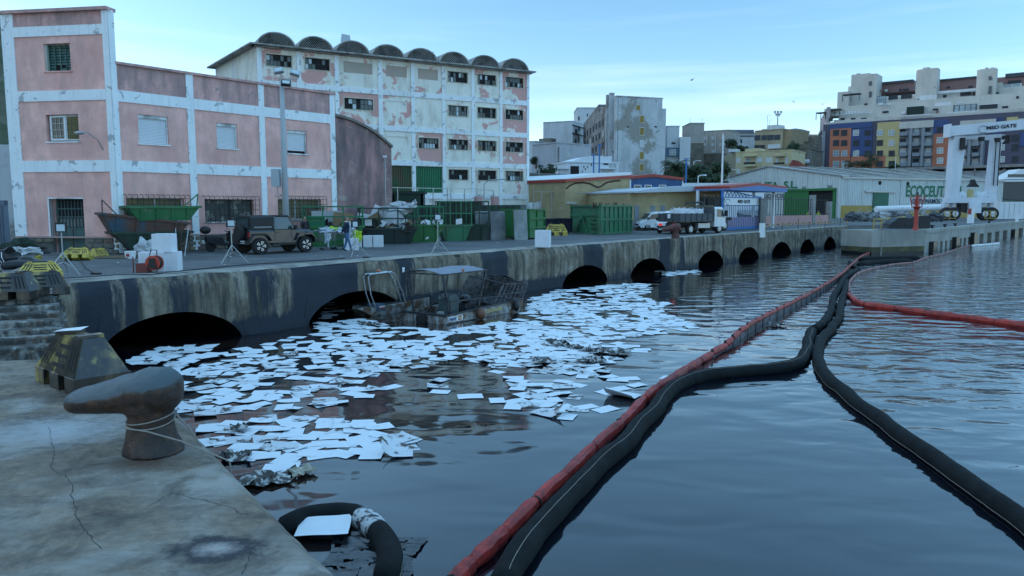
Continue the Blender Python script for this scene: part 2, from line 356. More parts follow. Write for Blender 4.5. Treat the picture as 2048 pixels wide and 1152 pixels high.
for a, b in zip(seg, seg[1:]):
 (p0, n0), (p1, n1) = edge_at(a), edge_at(b)
 e0, e1 = p0 + n0 * (crb(a) * .9), p1 + n1 * (crb(b) * .9); w0 = 1.0 + .12 * noise.noise(Vector((a * .7, 0, 0))); w1 = 1.0 + .12 * noise.noise(Vector((b * .7, 0, 0)))
 z0 = QZ - .09 * (.5 + .5 * noise.noise(Vector((a * .8, 1, 9)))) * (1 if a < 35 else .3); z1 = QZ - .09 * (.5 + .5 * noise.noise(Vector((b * .8, 1, 9)))) * (1 if b < 35 else .3)
 c0, c1 = p0 + n0 * (w0 * .55), p1 + n1 * (w1 * .55); i0, i1 = p0 + n0 * w0, p1 + n1 * w1
 mb.quad((e0.x, e0.y, z0 - .02), (e1.x, e1.y, z1 - .02), (c1.x, c1.y, QZ + .012), (c0.x, c0.y, QZ + .012))
 mb.quad((c0.x, c0.y, QZ + .012), (c1.x, c1.y, QZ + .012), (i1.x, i1.y, QZ + .008), (i0.x, i0.y, QZ + .008))
tag(mb.build('quay_coping', KERB, smooth=True), kind='structure')
dk = MB()
far = [Vector((75, 118)), Vector((160, 118)), Vector((260, 118)), Vector((260, 230)), Vector((-150, 230)), Vector((-150, 18.5))]
E2 = [(edge_at(u)[0] + edge_at(u)[1] * .5) for u in EU]
dk_poly = [(v.x, v.y) for v in E2]
J1 = G(1850, 459.5, QZ); J2 = G(2048, 441, QZ); J0 = G(1745, 461, QZ)
JU = (J2 - J1).normalized()
J3 = J1 + JU * 140
_ra, _rb = G(1747, 459.5), G(1866, 440)
PLX = lambda y: _ra.x + (_rb.x - _ra.x) * (y - _ra.y) / (_rb.y - _ra.y)
dk_poly += [(EDGE[-1].x + .1, EDGE[-1].y + .3), (PLX(EDGE[-1].y + .3), EDGE[-1].y + .3), (J0.x + .1, J0.y + .2), (J1.x - .1, J1.y + .2)] + [(J3.x - 1, J3.y + 1)] + [(260, 240), (-160, 240), (-160, 19), (-17, 19.2)]
from mathutils.geometry import tessellate_polygon
_pv = [Vector((x, y, 0)) for x, y in dk_poly]; _tr = []
for t_ in tessellate_polygon([_pv]):
 a, b, c = [_pv[i] for i in t_]; _tr.append(t_ if (b - a).cross(c - a).z > 0 else t_[::-1])
me = bpy.data.meshes.new('quay_deck'); me.from_pydata([(x, y, QZ) for x, y in dk_poly], [], _tr); me.materials.append(ASPH)
o = inst('quay_deck', me); tag(o, kind='structure')
# --- sea bed and water
wm = bpy.data.materials.new('harbour_water'); wm.use_nodes = True; t = wm.node_tree; n = t.nodes; l = t.links; b = n['Principled BSDF']
b.inputs['Base Color'].default_value = (.0004, .0022, .0070, 1); b.inputs['Roughness'].default_value = .045; b.inputs['IOR'].default_value = 1.5
g = n.new('ShaderNodeNewGeometry'); sx = n.new('ShaderNodeSeparateXYZ'); l.new(g.outputs['Position'], sx.inputs[0])
def _mr(src, a, b_, c=0, d=1, smooth=False):
 q = n.new('ShaderNodeMapRange'); q.inputs[1].default_value = a; q.inputs[2].default_value = b_; q.inputs[3].default_value = c; q.inputs[4].default_value = d
 if smooth: q.interpolation_type = 'SMOOTHSTEP'
 l.new(src, q.inputs[0]); return q.outputs[0]
def _ma(op, a, b_):
 q = n.new('ShaderNodeMath'); q.operation = op
 for k, v in ((0, a), (1, b_)):
  if isinstance(v, (int, float)): q.inputs[k].default_value = v
  else: l.new(v, q.inputs[k])
 return q.outputs[0]
def _nz(scale, det, ro, sv=(1, 1, 1), rot=0, dist=0):
 m_ = n.new('ShaderNodeMapping'); m_.inputs['Scale'].default_value = sv; m_.inputs['Rotation'].default_value = (0, 0, rot); l.new(g.outputs['Position'], m_.inputs[0])
 q = n.new('ShaderNodeTexNoise'); q.inputs['Scale'].default_value = scale; q.inputs['Detail'].default_value = det; q.inputs['Roughness'].default_value = ro; q.inputs['Distortion'].default_value = dist
 l.new(m_.outputs[0], q.inputs['Vector']); return q.outputs[0]
side = _ma('SUBTRACT', sx.outputs['X'], _ma('MULTIPLY', sx.outputs['Y'], .30))
openw = _mr(side, -1.5, 6.0, .12, .85, True); farw = _mr(sx.outputs['Y'], 8, 34, .16, 1, True)
amp = _ma('MULTIPLY', openw, farw)
h1 = _ma('MULTIPLY', _nz(.75, 1.5, .45, (1.0, 1.5, 1), R(12), .5), .15)
h2 = _ma('MULTIPLY', _nz(1.7, 3, .5, (1, 1.6, 1), R(-14), .3), .030)
h3 = _ma('MULTIPLY', _nz(6, 2, .5, (1, 1.4, 1)), .0016)
near = _ma('MULTIPLY', _nz(.50, 1, .4, (1, 1.7, 1), R(18), .5), .042)
tot = _ma('ADD', _ma('MULTIPLY', _ma('ADD', _ma('ADD', h1, h2), h3), amp), near)
bp = n.new('ShaderNodeBump'); bp.inputs['Strength'].default_value = 1; bp.inputs['Distance'].default_value = 1.0; l.new(tot, bp.inputs['Height']); l.new(bp.outputs[0], b.inputs['Normal'])
b.inputs['Coat Weight'].default_value = .45; b.inputs['Coat IOR'].default_value = 1.6; b.inputs['Coat Roughness'].default_value = .03; l.new(bp.outputs[0], b.inputs['Coat Normal'])
inner = _mr(side, -3.0, -7.5, 0, 1, True)
film = _mr(_nz(.22, 6, .6, (1, 1.6, 1), R(30), 1.2), .40, .54)
fm = _ma('MULTIPLY', inner, film)
mxn = n.new('ShaderNodeMix'); mxn.data_type = 'RGBA'; l.new(fm, mxn.inputs[0]); mxn.inputs[6].default_value = (.0004, .0022, .0070, 1); mxn.inputs[7].default_value = (.024, .0145, .011, 1)
l.new(mxn.outputs[2], b.inputs['Base Color'])
l.new(_mr(_nz(.35, 5, .6, (1, 2.2, 1), R(38), 1.5), .4, .62, .03, .10), b.inputs['Roughness'])
wt = MB().quad((-400, -60, 0), (1500, -60, 0), (1500, 900, 0), (-400, 900, 0)).build('harbour_water', wm); tag(wt, kind='structure')
# --- the far land: flat yard rising to the town hill; western hill, raised out of view to block the low sun
LAND = mat('scrub_and_soil', (.10, .09, .06), .95, c2=(.035, .05, .02), s2=.12, t2=.5, w2=.1, var=.3, vs=.3, bump=.2, bs=.6)
def land_z(x, y):
 z = 2.2 + sm(y, 172, 222) * 11.5 + (min(y, 350) - 222) * .06 * (y > 222)
 z += 30 * sm(-x, 80, 140) * sm(y, -80, 40) * (1 - sm(y, 210, 300))
 z += 72 * sm(-x, 175, 250) * sm(y, -100, 60)  # unseen tall ridge, added to keep the sun off the apartments
 z += noise.noise(Vector((x * .02, y * .02, 1))) * (2.5 * sm(y, 190, 260) + 5 * sm(-x, 80, 140))
 return z
gx = [-420 + i * 14 for i in range(86)]; gy = [-100 + j * 14 for j in range(58)]
mb = MB(); vs = []; fs = []
for j, y in enumerate(gy):
 for i, x in enumerate(gx):
  dpt = min((Vector((x, y)) - EDGE[0].xy).dot(Vector((-math.sin(QA), math.cos(QA)))), 1e9)
  z = land_z(x, y)
  dj = (Vector((x, y)) - J1.xy).dot(Vector((-JU.y, JU.x)))
  if dpt < 15 or (y < 135 and x > 35) or (x > J1.x - 12 and dj < 18): z = -4 if (dpt < 15 or dj < 18 or y < 120) else z
  vs.append((x, y, z))
for j in range(len(gy) - 1):
 for i in range(len(gx) - 1): a = j * len(gx) + i; fs.append((a, a + 1, a + 1 + len(gx), a + len(gx)))
mb.add(vs, fs); tag(mb.build('hillside', LAND, smooth=True), kind='structure')
# --- near platform (lower mooring quay)
PZ = 1.5
def Pp(px, py): v = G(px, py, PZ); return Vector((v.x, v.y))
pe = [Pp(722, 1193), Pp(680, 1152), Pp(600, 1073), Pp(520, 994), Pp(440, 915), Pp(362, 838), Pp(300, 781), Pp(262, 745), Pp(244, 720)]
pl = [(pe[0].x, pe[0].y)];
fine = []
for a, b in zip(pe, pe[1:]):
 k = max(2, int((b - a).length / .12))
 for i in range(k): fine.append(a + (b - a) * i / k)
fine.append(pe[-1])
far_ = [Pp(150, 716), Pp(0, 722), Pp(-500, 726)]; near_ = [Vector((-9, 2.0)), Vector((fine[0].x, 2.0))]
tx = MB(); ring0 = []; ring1 = []; ring2 = []
for i, q in enumerate(fine):
 d = (fine[min(i + 1, len(fine) - 1)] - fine[max(i - 1, 0)]).normalized(); nn = Vector((-d.y, d.x))
 j_ = noise.fractal(Vector((q.x * 2, q.y * 2, 0)), 1, 2, 4) * .035
 ring0.append((q.x + nn.x * (.10 + j_), q.y + nn.y * (.10 + j_), PZ)); ring1.append((q.x - nn.x * j_ * .5, q.y - nn.y * j_ * .5, PZ - .07)); ring2.append((q.x, q.y, -1.5))
k = len(fine)
tx.add(ring0 + ring1 + ring2, [(i, i + k, i + k + 1, i + 1) for i in range(k - 1)] + [(i + k, i + 2 * k, i + 2 * k + 1, i + k + 1) for i in range(k - 1)])
tx.add(ring0 + [(v.x, v.y, PZ) for v in far_ + near_], [tuple(range(k + 5))])
o = tx.build('mooring_platform', CONC); tag(o, kind='structure')
ck = MB()
for pts in [[(300, 1010), (345, 985), (400, 1000), (455, 1012), (500, 1035)], [(95, 855), (110, 905), (103, 935), (140, 958), (148, 1010), (165, 1060), (205, 1100)], [(0, 845), (60, 838), (135, 838), (230, 850), (280, 832)], [(480, 1152), (500, 1120), (506, 1100)]]:
 w3 = []
 for (a, b), (c, d) in zip(pts, pts[1:]):
  for i in range(8):
   f = i / 8; q = Pp(a + (c - a) * f, b + (d - b) * f); w3.append(Vector((q.x + noise.noise(Vector((q.x * 9, q.y * 9, 1))) * .05, q.y + noise.noise(Vector((q.x * 9, q.y * 9, 5))) * .05, 0)))
 for i in range(len(w3) - 1):
  d = (w3[i + 1] - w3[i]).normalized(); nn = Vector((-d.y, d.x, 0)) * (.0015 + .004 * random.random()); z = Vector((0, 0, PZ + .003))
  ck.quad(w3[i] - nn + z, w3[i + 1] - nn + z, w3[i + 1] + nn + z, w3[i] + nn + z)
tag(ck.build('concrete_crack', mat('crack_dirt', (.04, .035, .03), .95, var=0), bpy.data.objects['mooring_platform']))
def ringdisc(c, rx, ry, rot, z, m, name, r0=0.0, jit=.12, seed=0):
 mb = MB(); n_ = 40; vs = []
 for i in range(n_):
  t = 2 * math.pi * i / n_; k_ = 1 + jit * noise.noise(Vector((math.cos(t) * 2, math.sin(t) * 2, seed)))
  x, y = rx * k_ * math.cos(t), ry * k_ * math.sin(t); vs.append((c[0] + x * math.cos(rot) - y * math.sin(rot), c[1] + x * math.sin(rot) + y * math.cos(rot), z))
 if r0: vs += [(c[0] + (v[0] - c[0]) * r0, c[1] + (v[1] - c[1]) * r0, z) for v in vs]; mb.add(vs, [(i, (i + 1) % n_, (i + 1) % n_ + n_, i + n_) for i in range(n_)])
 else: mb.add(vs, [tuple(range(n_))])
 return mb.build(name, m, bpy.data.objects['mooring_platform'])
sm_soot = CONC.copy(); sm_soot.name = 'sooty_concrete'
def soft_stain(name, c, rx, ry, col, inner=.35, th=(.35, 1.0), ringed=False):
 """stain baked into the platform concrete by distance from its centre"""
 t = CONC.node_tree; n = t.nodes; l = t.links; b = n['Principled BSDF']
 g = n.new('ShaderNodeNewGeometry'); m_ = n.new('ShaderNodeMapping'); m_.vector_type = 'TEXTURE'; m_.inputs['Location'].default_value = (c[0], c[1], PZ); m_.inputs['Scale'].default_value = (rx, ry, 9)
 l.new(g.outputs['Position'], m_.inputs[0]); ln = n.new('ShaderNodeVectorMath'); ln.operation = 'LENGTH'; l.new(m_.outputs[0], ln.inputs[0])
 q = n.new('ShaderNodeTexNoise'); q.inputs['Scale'].default_value = 7; q.inputs['Detail'].default_value = 8; q.inputs['Roughness'].default_value = .7; l.new(g.outputs['Position'], q.inputs['Vector'])
 ad = n.new('ShaderNodeMath'); ad.operation = 'MULTIPLY_ADD'; l.new(q.outputs[0], ad.inputs[0]); ad.inputs[1].default_value = .9; l.new(ln.outputs['Value'], ad.inputs[2])
 rp = n.new('ShaderNodeValToRGB'); l.new(ad.outputs[0], rp.inputs[0]); e = rp.color_ramp.elements
 if ringed: e[0].position = .78; e[0].color = (0, 0, 0, 1); e[1].position = 1.02; e[1].color = (1, 1, 1, 1); x = e.new(1.22); x.color = (.9, .9, .9, 1) if False else (1, 1, 1, 1); y = e.new(1.0);
 else: e[0].position = inner + .45; e[0].color = (1, 1, 1, 1); e[1].position = 1.0; e[1].color = (0, 0, 0, 1)
 mxn = n.new('ShaderNodeMix'); mxn.data_type = 'RGBA'; l.new(rp.outputs[0], mxn.inputs[0]); old = b.inputs['Base Color'].links[0].from_socket
 l.new(old, mxn.inputs[6]); mxn.inputs[7].default_value = (*col, 1); l.new(mxn.outputs[2], b.inputs['Base Color'])
q = Pp(432, 1098); soft_stain('soot', q, 1.0, .62, (.030, .030, .034), .3); soft_stain('pale', q, .50, .32, (.34, .30, .28), .1)
q = Pp(110, 860); soft_stain('worn', q, 2.6, 1.7, (.33, .34, .35), .0)
q = Pp(300, 925); soft_stain('rust', q, 1.1, .9, (.10, .06, .04), .1)
q = Pp(175, 790); soft_stain('oilmark', q, 1.9, 1.3, (.055, .042, .03), .1)
# --- stone steps up to the quay
ST = thing('stone_steps', 'oil stained stone steps leading up from the mooring platform to the quay', 'steps'); ST['kind'] = 'thing'
NS = 7
STEPM = mat('oily_step_stone', (.30, .30, .28), .8, c2=(.05, .05, .045), s2=2.3, t2=.49, w2=.05, c3=(.11, .075, .05), s3=1.6, t3=.56, w3=.05, streak=(.03, .03, .03), sst=.95, ss=(6, 6, 2.5), bump=.02, bs=14, var=.2, ts=.5)
b0 = G(-260, 729, PZ); b1 = G(131, 700, PZ); t0 = G(-260, 607, QZ); t1 = G(108, 592, QZ)
for i in range(NS):
 f0, f1 = i / NS, (i + 1) / NS; z0 = PZ + (QZ - PZ) * f0; z1 = PZ + (QZ - PZ) * f1
 A_, B_ = b0.lerp(t0, f0), b1.lerp(t1, f0)
 mb = MB(); kk = 26; vs = []
 d = (B_ - A_).normalized(); bk = Vector((-d.y, d.x, 0))
 for j in range(kk + 1):
  q = A_.lerp(B_, j / kk); w_ = noise.noise(Vector((q.x * 1.3, q.y, i * 3.1))) * .045
  for yy, zz in ((w_, z0 - .2), (w_, z1 - .03), (w_ + .035, z1 + w_ * .3), (1.8 - .1 * i, z1)): vs.append((q.x + bk.x * yy, q.y + bk.y * yy, zz))
 fs = []
 for j in range(kk):
  for r_ in range(3): a = j * 4 + r_; fs.append((a, a + 4, a + 5, a + 1))
 fs.append((kk * 4, kk * 4 + 3, kk * 4 + 2, kk * 4 + 1)); mb.add(vs, fs)
 mb.build('step', STEPM, ST)
mb = MB(); c0 = G(131, 700, PZ); c1 = G(108, 592, QZ); c2 = G(97, 565, QZ)
mb.quad((c0.x, c0.y, -1), (c0.x, c0.y, PZ), (c1.x, c1.y, QZ), (c1.x, c1.y, -1)); mb.quad((c1.x, c1.y, -1), (c1.x, c1.y, QZ), (c2.x, c2.y, QZ), (c2.x, c2.y, -1))
c3 = G(246, 722, PZ); mb.quad((c3.x, c3.y, -1), (c3.x, c3.y, PZ), (c0.x, c0.y, PZ), (c0.x, c0.y, -1))
mb.build('side_wall', STEPM, ST)
l0 = G(-260, 607, QZ); l1 = G(108, 592, QZ)
mb = MB(); mb.slab([(l0.x, l0.y - .02), (l1.x, l1.y - .02), (c2.x, c2.y + .2), (c2.x - 20, c2.y + .5)], QZ - .2, QZ + .004)
tag(mb.build('quay_landing', KERB), kind='structure')
# ================================================================== PINK WAREHOUSE OFFICES (two fronts meeting at a corner)
def glazed(parent, u0, u1, z0, z1, nx, ny, y=.12, fw=.05, fmat=IRON, pmats=((DARKROOM, .45), (GLASSD, .15), (GLASSM, .34), (GLASSL, .06)), name='window', rnd=random, bar=.03):
 mb = MB(); t = .05
 mb.box(u0, u1, y - t, y, z0, z0 + fw).box(u0, u1, y - t, y, z1 - fw, z1).box(u0, u0 + fw, y - t + .003, y - .003, z0 + fw, z1 - fw).box(u1 - fw, u1, y - t + .003, y - .003, z0 + fw, z1 - fw)
 W_, H_ = (u1 - u0 - 2 * fw) / nx, (z1 - z0 - 2 * fw) / ny
 for i in range(1, nx): mb.box(u0 + fw + i * W_ - bar / 2, u0 + fw + i * W_ + bar / 2, y - t + .006, y - .006, z0 + fw, z1 - fw)
 for j in range(1, ny): mb.box(u0 + fw, u1 - fw, y - t + .009, y - .009, z0 + fw + j * H_ - bar / 2, z0 + fw + j * H_ + bar / 2)
 f = mb.build(name, fmat, parent)
 for i in range(nx):
  for j in range(ny):
   r_ = rnd.random(); a = 0; m = pmats[-1][0]
   for mm, pr in pmats:
    a += pr
    if r_ < a: m = mm; break
   o = piece('pane', m, f, u0 + fw + i * W_ + .01, u0 + fw + (i + 1) * W_ - .01, y - .022, y - .012, z0 + fw + j * H_ + .01, z0 + fw + (j + 1) * H_ - .01)
   if m is GLASSM or m is GLASSD: o.rotation_euler = (rnd.uniform(-.03, .03), 0, rnd.uniform(-.04, .04))
 return f
def stones(parent, u0, u1, z0, z1, y, mm=(STONE,), w=.42, h=.27, skip=()):
 rows = max(1, round((z1 - z0) / h)); hh = (z1 - z0) / rows; rnd = random.Random(int(u0 * 10) + 3)
 for r_ in range(rows):
  u = u0
  while u < u1 - .1:
   ww = min(w * rnd.uniform(.6, 1.5), u1 - u)
   if not any(a < u + ww / 2 < b for a, b in skip):
    cx, cz = u + ww / 2, z0 + (r_ + .5) * hh; n_ = 8; pr = .035 + rnd.random() * .05; pts = []; mb = MB()
    for i in range(n_):
     t = 2 * math.pi * i / n_; k = rnd.uniform(.86, 1.0)
     x = max(-1, min(1, math.cos(t) * 1.25)) * (ww / 2 - .015) * k; z = max(-1, min(1, math.sin(t) * 1.25)) * (hh / 2 - .012) * k; pts.append((x, z))
    vs = [(x, 0, z) for x, z in pts] + [(x * .8, -pr, z * .78) for x, z in pts]
    mb.add(vs, [(i, (i + 1) % n_, (i + 1) % n_ + n_, i + n_) for i in range(n_)] + [tuple(range(n_, 2 * n_))])
    mb.build('stone', rnd.choice(mm), parent, loc=(cx, y, cz))
   u += ww
STONEM = [STONE, mat('plinth_stone_warm', (.23, .185, .13), .9, var=.3, bump=.03, bs=12), mat('plinth_stone_grey', (.15, .145, .135), .9, var=.3, bump=.03, bs=12), mat('plinth_stone_red', (.17, .11, .09), .9, var=.25, bump=.03, bs=12)]
C0 = G(242, 508); FB = Fr(C0, G(675, 488)); CL = G(36, 505.8); FA = Fr(CL, C0)
P = at_fr('pink_warehouse_office', 'three storey pink corner block with white bands, stone plinth and steel door', 'building', FA)
# --- block A
ht = FA.uz(207, 15)[1]; w1 = FA.rect(88.5, 87, 140.6, 142); w2 = FA.rect(92.4, 229, 157.5, 283); dr = list(FA.rect(101, 397.7, 169, 499)); dr[2] = .05
lenA = FA.len; pt = FA.uz(150, 474)[1]
zc = (FA.uz(110, 72)[1], FA.uz(110, 52)[1]); zb1 = (FA.uz(120, 202)[1], FA.uz(120, 181)[1]); zb2 = (FA.uz(130, 344)[1], FA.uz(130, 321)[1])
mb = MB(); mb.sheet(0, lenA, pt, zc[0] + .3, [w1, w2, (dr[0], dr[1], pt, dr[3])], 0, .28)
mb.build('wall', PINK, P)
mb = MB(); mb.sheet(0, lenA, zc[0] + .3, ht - .12, [], 0); mb.build('parapet_wall', PINKDIRTY, P)
mb = MB(); mb.slab([(0, .3), (lenA - .02, .3), (lenA - 4.2, 5.6), (0, 5.6)], 0, ht - .1).build('building_core', PINKDIRTY, P)
for a, b in ((0, .62), (lenA - .3, lenA)): MB().box(a, b, -.06, .1, .05, ht - .12).build('column', TRIM, P)
for (z0, z1) in (zc, zb1, zb2): MB().box(.62, lenA - .3, -.055, .1, z0, z1).build('beam', TRIM, P)
MB().box(-.12, lenA + .05, -.18, .5, ht - .12, ht + .03).build('coping', PINKDIRTY, P)
MB().sheet(0, lenA, -.1, pt, [(dr[0], dr[1], 0, pt)], -.04, .32).build('plinth', MORTAR, P)
stones(P, .05, lenA, 0, pt - .05, -.04, STONEM, skip=[(dr[0] - .05, dr[1] + .05)])
MB().box(0, lenA, -.10, 0, pt - .05, pt + .03).build('plinth_cap', mat('plinth_render', (.40, .27, .25), .9), P)
FS = Fr(Vector((CL.x - 6.0, CL.y + 9.5)), CL)
mb = MB(); dv = FS.U; L0 = P.matrix_basis
sv = thing('tmp', None, None, FS.A, FS.rz)
sv.parent = None
fl = MB(); fl.sheet(0, FS.len, 0, ht - .1, [], 0); q = fl.build('side_wall', PINKDIRTY)
q.parent = P; bpy.context.view_layer.update()
rel = Matrix.LocRotScale(P.location, P.rotation_euler, None).inverted() @ Matrix.LocRotScale(FS.A, sv.rotation_euler, None)
q.matrix_basis = rel
for k_, (a, b, z0, z1) in enumerate([(0, FS.len - .1, *zc), (0, FS.len - .1, *zb1), (0, FS.len - .1, *zb2), (FS.len - 3.6, FS.len - 3.1, 0, ht - .3), (FS.len - .05, FS.len + .05, 0, ht - .2)]):
 q = MB().box(a, b, -.06, .05, z0, z1).build('side_trim', TRIM); q.parent = P; q.matrix_basis = rel
bpy.data.objects.remove(sv)
g = MB(); g.box(w1[0], w1[0] + .1, .05, .28, w1[2], w1[3]).box(w1[0] + .1, w1[1] - .06, .24, .28, w1[3] - .05, w1[3]).box(w1[1] - .06, w1[1], .2, .28, w1[2], w1[3])
fr_ = g.build('window', mat('pale_window_surround', (.42, .45, .40), .8), P)
GRS = mat('faded_green_shutter', (.03, .11, .09), .6, c2=(.10, .16, .14), s2=5, t2=.5, var=.3, vs=5)
MB().box(w1[0] + .1, w1[1], .26, .28, w1[2], w1[3]).build('dark_pane', DARKROOM, fr_)
for k in range(4):
 a = w1[0] + .14 + k * (w1[1] - w1[0] - .2) / 4; bw = (w1[1] - w1[0] - .2) / 4 - .05
 for j in range(9):
  if (k, j) in ((1, 1), (2, 1), (1, 0)): continue
  zz = w1[2] + .06 + j * (w1[3] - w1[2] - .1) / 9
  o = piece('slat', GRS, fr_, a, a + bw, .2, .215, zz, zz + .12); o.rotation_euler = (R(-25), 0, R(random.uniform(-2, 2)))
 piece('shutter_stile', GRS, fr_, a - .03, a + .01, .17, .2, w1[2], w1[3])
MB().box(w1[0] - .06, w1[1] + .06, -.05, .02, w1[2] - .06, w1[2]).box(w1[0] - .04, w1[1] + .04, -.02, .02, w1[3], w1[3] + .05).build('window_sill', PINK, P)
MB().box(w2[0] - .05, w2[1] + .08, -.05, .02, w2[2] - .06, w2[2]).build('window_sill', TRIM, P)
mid = (w2[0] + w2[1]) / 2 + .08
f1 = glazed(P, w2[0] + .12, mid, w2[2] + .06, w2[3] - .03, 1, 1, .16, .09, WHITE, ((GLASSD, 1),))
f2 = glazed(P, mid, w2[1], w2[2] + .06, w2[3] - .03, 1, 1, .20, .05, WHITE, ((mat('ochre_blind', (.19, .16, .07), .8, var=.1), 1),))
for a, b in ((w2[0] + .22, mid - .1), (mid + .1, w2[1] - .08)):
 bm_ = STEEL if a < mid - .2 else mat('brown_bar', (.10, .085, .05), .7)
 for i in range(4): piece('bar', bm_, f1 if a < mid - .2 else f2, a + i * (b - a) / 3 - .012, a + i * (b - a) / 3 + .012, .12, .135, w2[2] + .16, w2[3] - .16)
 for j in range(3): piece('bar', bm_, f1 if a < mid - .2 else f2, a - .04, b + .04, .10, .115, w2[2] + .26 + j * .3, w2[2] + .285 + j * .3)
DG = mat('dull_green_steel_door', (.05, .105, .105), .6, c2=(.08, .09, .07), s2=2, t2=.6, streak=(.03, .05, .05), sst=.6, var=.15)
d0, d1 = dr[0] + .18, dr[1]; zt = dr[3] - .1; zm = zt * .47
dd = MB().box(d0, d1, .24, .27, 0.02, zm).box(d0, d0 + .06, .2, .27, zm, zt).box(d1 - .06, d1, .2, .27, zm, zt).box(d0, d1, .2, .27, zm, zm + .06).box(d0, d1, .2, .27, zm + .55, zm + .6).box(d0, d1, .2, .27, zm + .95, zm + 1.0).build('door', DG, P)
MB().box(d0, d1, .275, .28, zm, zt + .1).build('dark_pane', DARKROOM, dd)
for i in range(9): piece('bar', DG, dd, d0 + .1 + i * (d1 - d0 - .2) / 8 - .015, d0 + .1 + i * (d1 - d0 - .2) / 8 + .015, .22, .245, zm, zt)
for i in range(8): piece('pane', GLASSM, dd, d0 + .13 + i * (d1 - d0 - .2) / 8, d0 + .05 + (i + 1) * (d1 - d0 - .2) / 8, .262, .27, zm + .1, zm + .5)
MB().box((d0 + d1) / 2 - .02, (d0 + d1) / 2 + .02, .225, .25, .03, zm).build('meeting_stile', IRON, dd)
MB().box(d0 - .02, d1 + .02, -.3, .3, -.02, .03).build('door_step', CONCG, P)
MB().box(dr[0] - .07, dr[0], -.03, .26, 0, dr[3]).box(dr[0] - .07, dr[1] + .03, -.03, .0, dr[3], dr[3] + .06).build('door_surround', TRIMOLD, P)
lu, lz = FA.uz(204, 300); hu, hz_ = FA.uz(183, 269)
wl = thing('wall_lamp', 'curved arm street lamp fixed to the pink corner block', 'lamp', FA.A, FA.rz)
MB().tube([(lu + .05, 0, lz), (lu, -.25, lz + .45), (lu - .3, -.55, lz + .8), (hu + .1, -.75, hz_)], .025, 6).build('arm', STEEL, wl)
MB().blob((hu, -.8, hz_), .3, .13, .09, jit=0).build('lamp_head', STEEL, wl, smooth=True)
# --- block B
PB = at_fr('pink_warehouse_wing', 'two storey pink wing with white bands, roller shuttered windows and barred ground floor windows', 'building', FB)
lB = FB.len; hB = 11.52 - QZ; z1b = 9.70 - QZ; z2b = 6.38 - QZ; ptB = FB.uz(430, 468)[1]; th = .54
cols = [(FB.uz(375, 260)[0], FB.uz(389, 260)[0]), (FB.uz(518, 260)[0], FB.uz(529, 260)[0]), (lB - .36, lB)]
ups = [FB.rect(277, 231, 337, 288), FB.rect(433.6, 247, 475, 296.4), FB.rect(574, 261, 614, 307)]
zu0 = sum(r[2] for r in ups[1:]) / 2; ups = [(a, b, c, d) for a, b, c, d in ups]
lows = [FB.rect(254, 396, 369, 441), FB.rect(410, 398.5, 508, 443), FB.rect(556, 398, 643, 438.5)]
MB().sheet(0, lB, ptB, z1b + .2, ups + lows, 0, .3).build('wall', PINK, PB)
MB().sheet(0, lB, z1b + .2, hB - .08, [], 0).build('parapet_wall', PINKDIRTY, PB)
MB().box(0.02, lB, .6, 14, 0, hB - .15).build('building_core', PINKDIRTY, PB)
MB().box(-.02, .24, -.07, .1, .05, ht - .12).build('column', TRIM, PB)
for a, b in cols: MB().box(a, b, -.06, .1, .05 if b < lB else .6, hB - .08).build('column', TRIM, PB)
xs = [.24] + [x for c in cols for x in c]
for i in range(3):
 a, b = xs[2 * i], xs[2 * i + 1]
 MB().box(a, b, -.055, .1, z1b, z1b + th).build('beam', TRIM, PB); MB().box(a, b, -.055, .1, z2b, z2b + th).build('beam', TRIM, PB)
MB().box(.2, lB + .05, -.12, .35, hB - .08, hB + .04).build('coping', PINKDIRTY, PB)
MB().sheet(0, lB, -.1, ptB, [], -.04).box(0, lB, -.12, 0, ptB - .04, ptB + .03, 1).build('plinth', [MORTAR, bpy.data.materials['plinth_render']], PB)
stones(PB, .05, lB, 0, ptB - .06, -.04, STONEM)
for i, (a, b, c, d) in enumerate(ups):
 f_ = MB().box(a, a + .05, .1, .3, c, d).box(b - .05, b, .1, .3, c, d).box(a, b, .08, .3, d - .16, d).build('window', TRIMOLD, PB)
 nsl = 17; hh = (d - .16 - c - .02) / nsl
 low = c + .02 + (.12 if i == 2 else 0)
 for j in range(nsl):
  zz = c + .02 + j * hh
  if zz < low: continue
  piece('slat', SHUT, f_, a + .06, b - .06, .16 + (.004 if j % 2 else 0), .18, zz + .008, zz + hh)
 MB().box(a + .05, b - .05, .24, .25, c, d).build('dark_pane', DARKROOM, f_)
 MB().box(a - .07, b + .07, -.06, .02, c - .07, c).build('window_sill', TRIMOLD, PB)
OCB = mat('tan_curtain', (.18, .155, .095), .85, c2=(.24, .18, .09), s2=1, t2=.55, var=.2, streak=(.08, .07, .05), sst=.6, ss=(5, 5, .3))
DUSTW = mat('junk_behind_glass', (.055, .06, .055), .7, c2=(.22, .23, .20), s2=2.2, t2=.56, w2=.03, var=.4, vs=3)
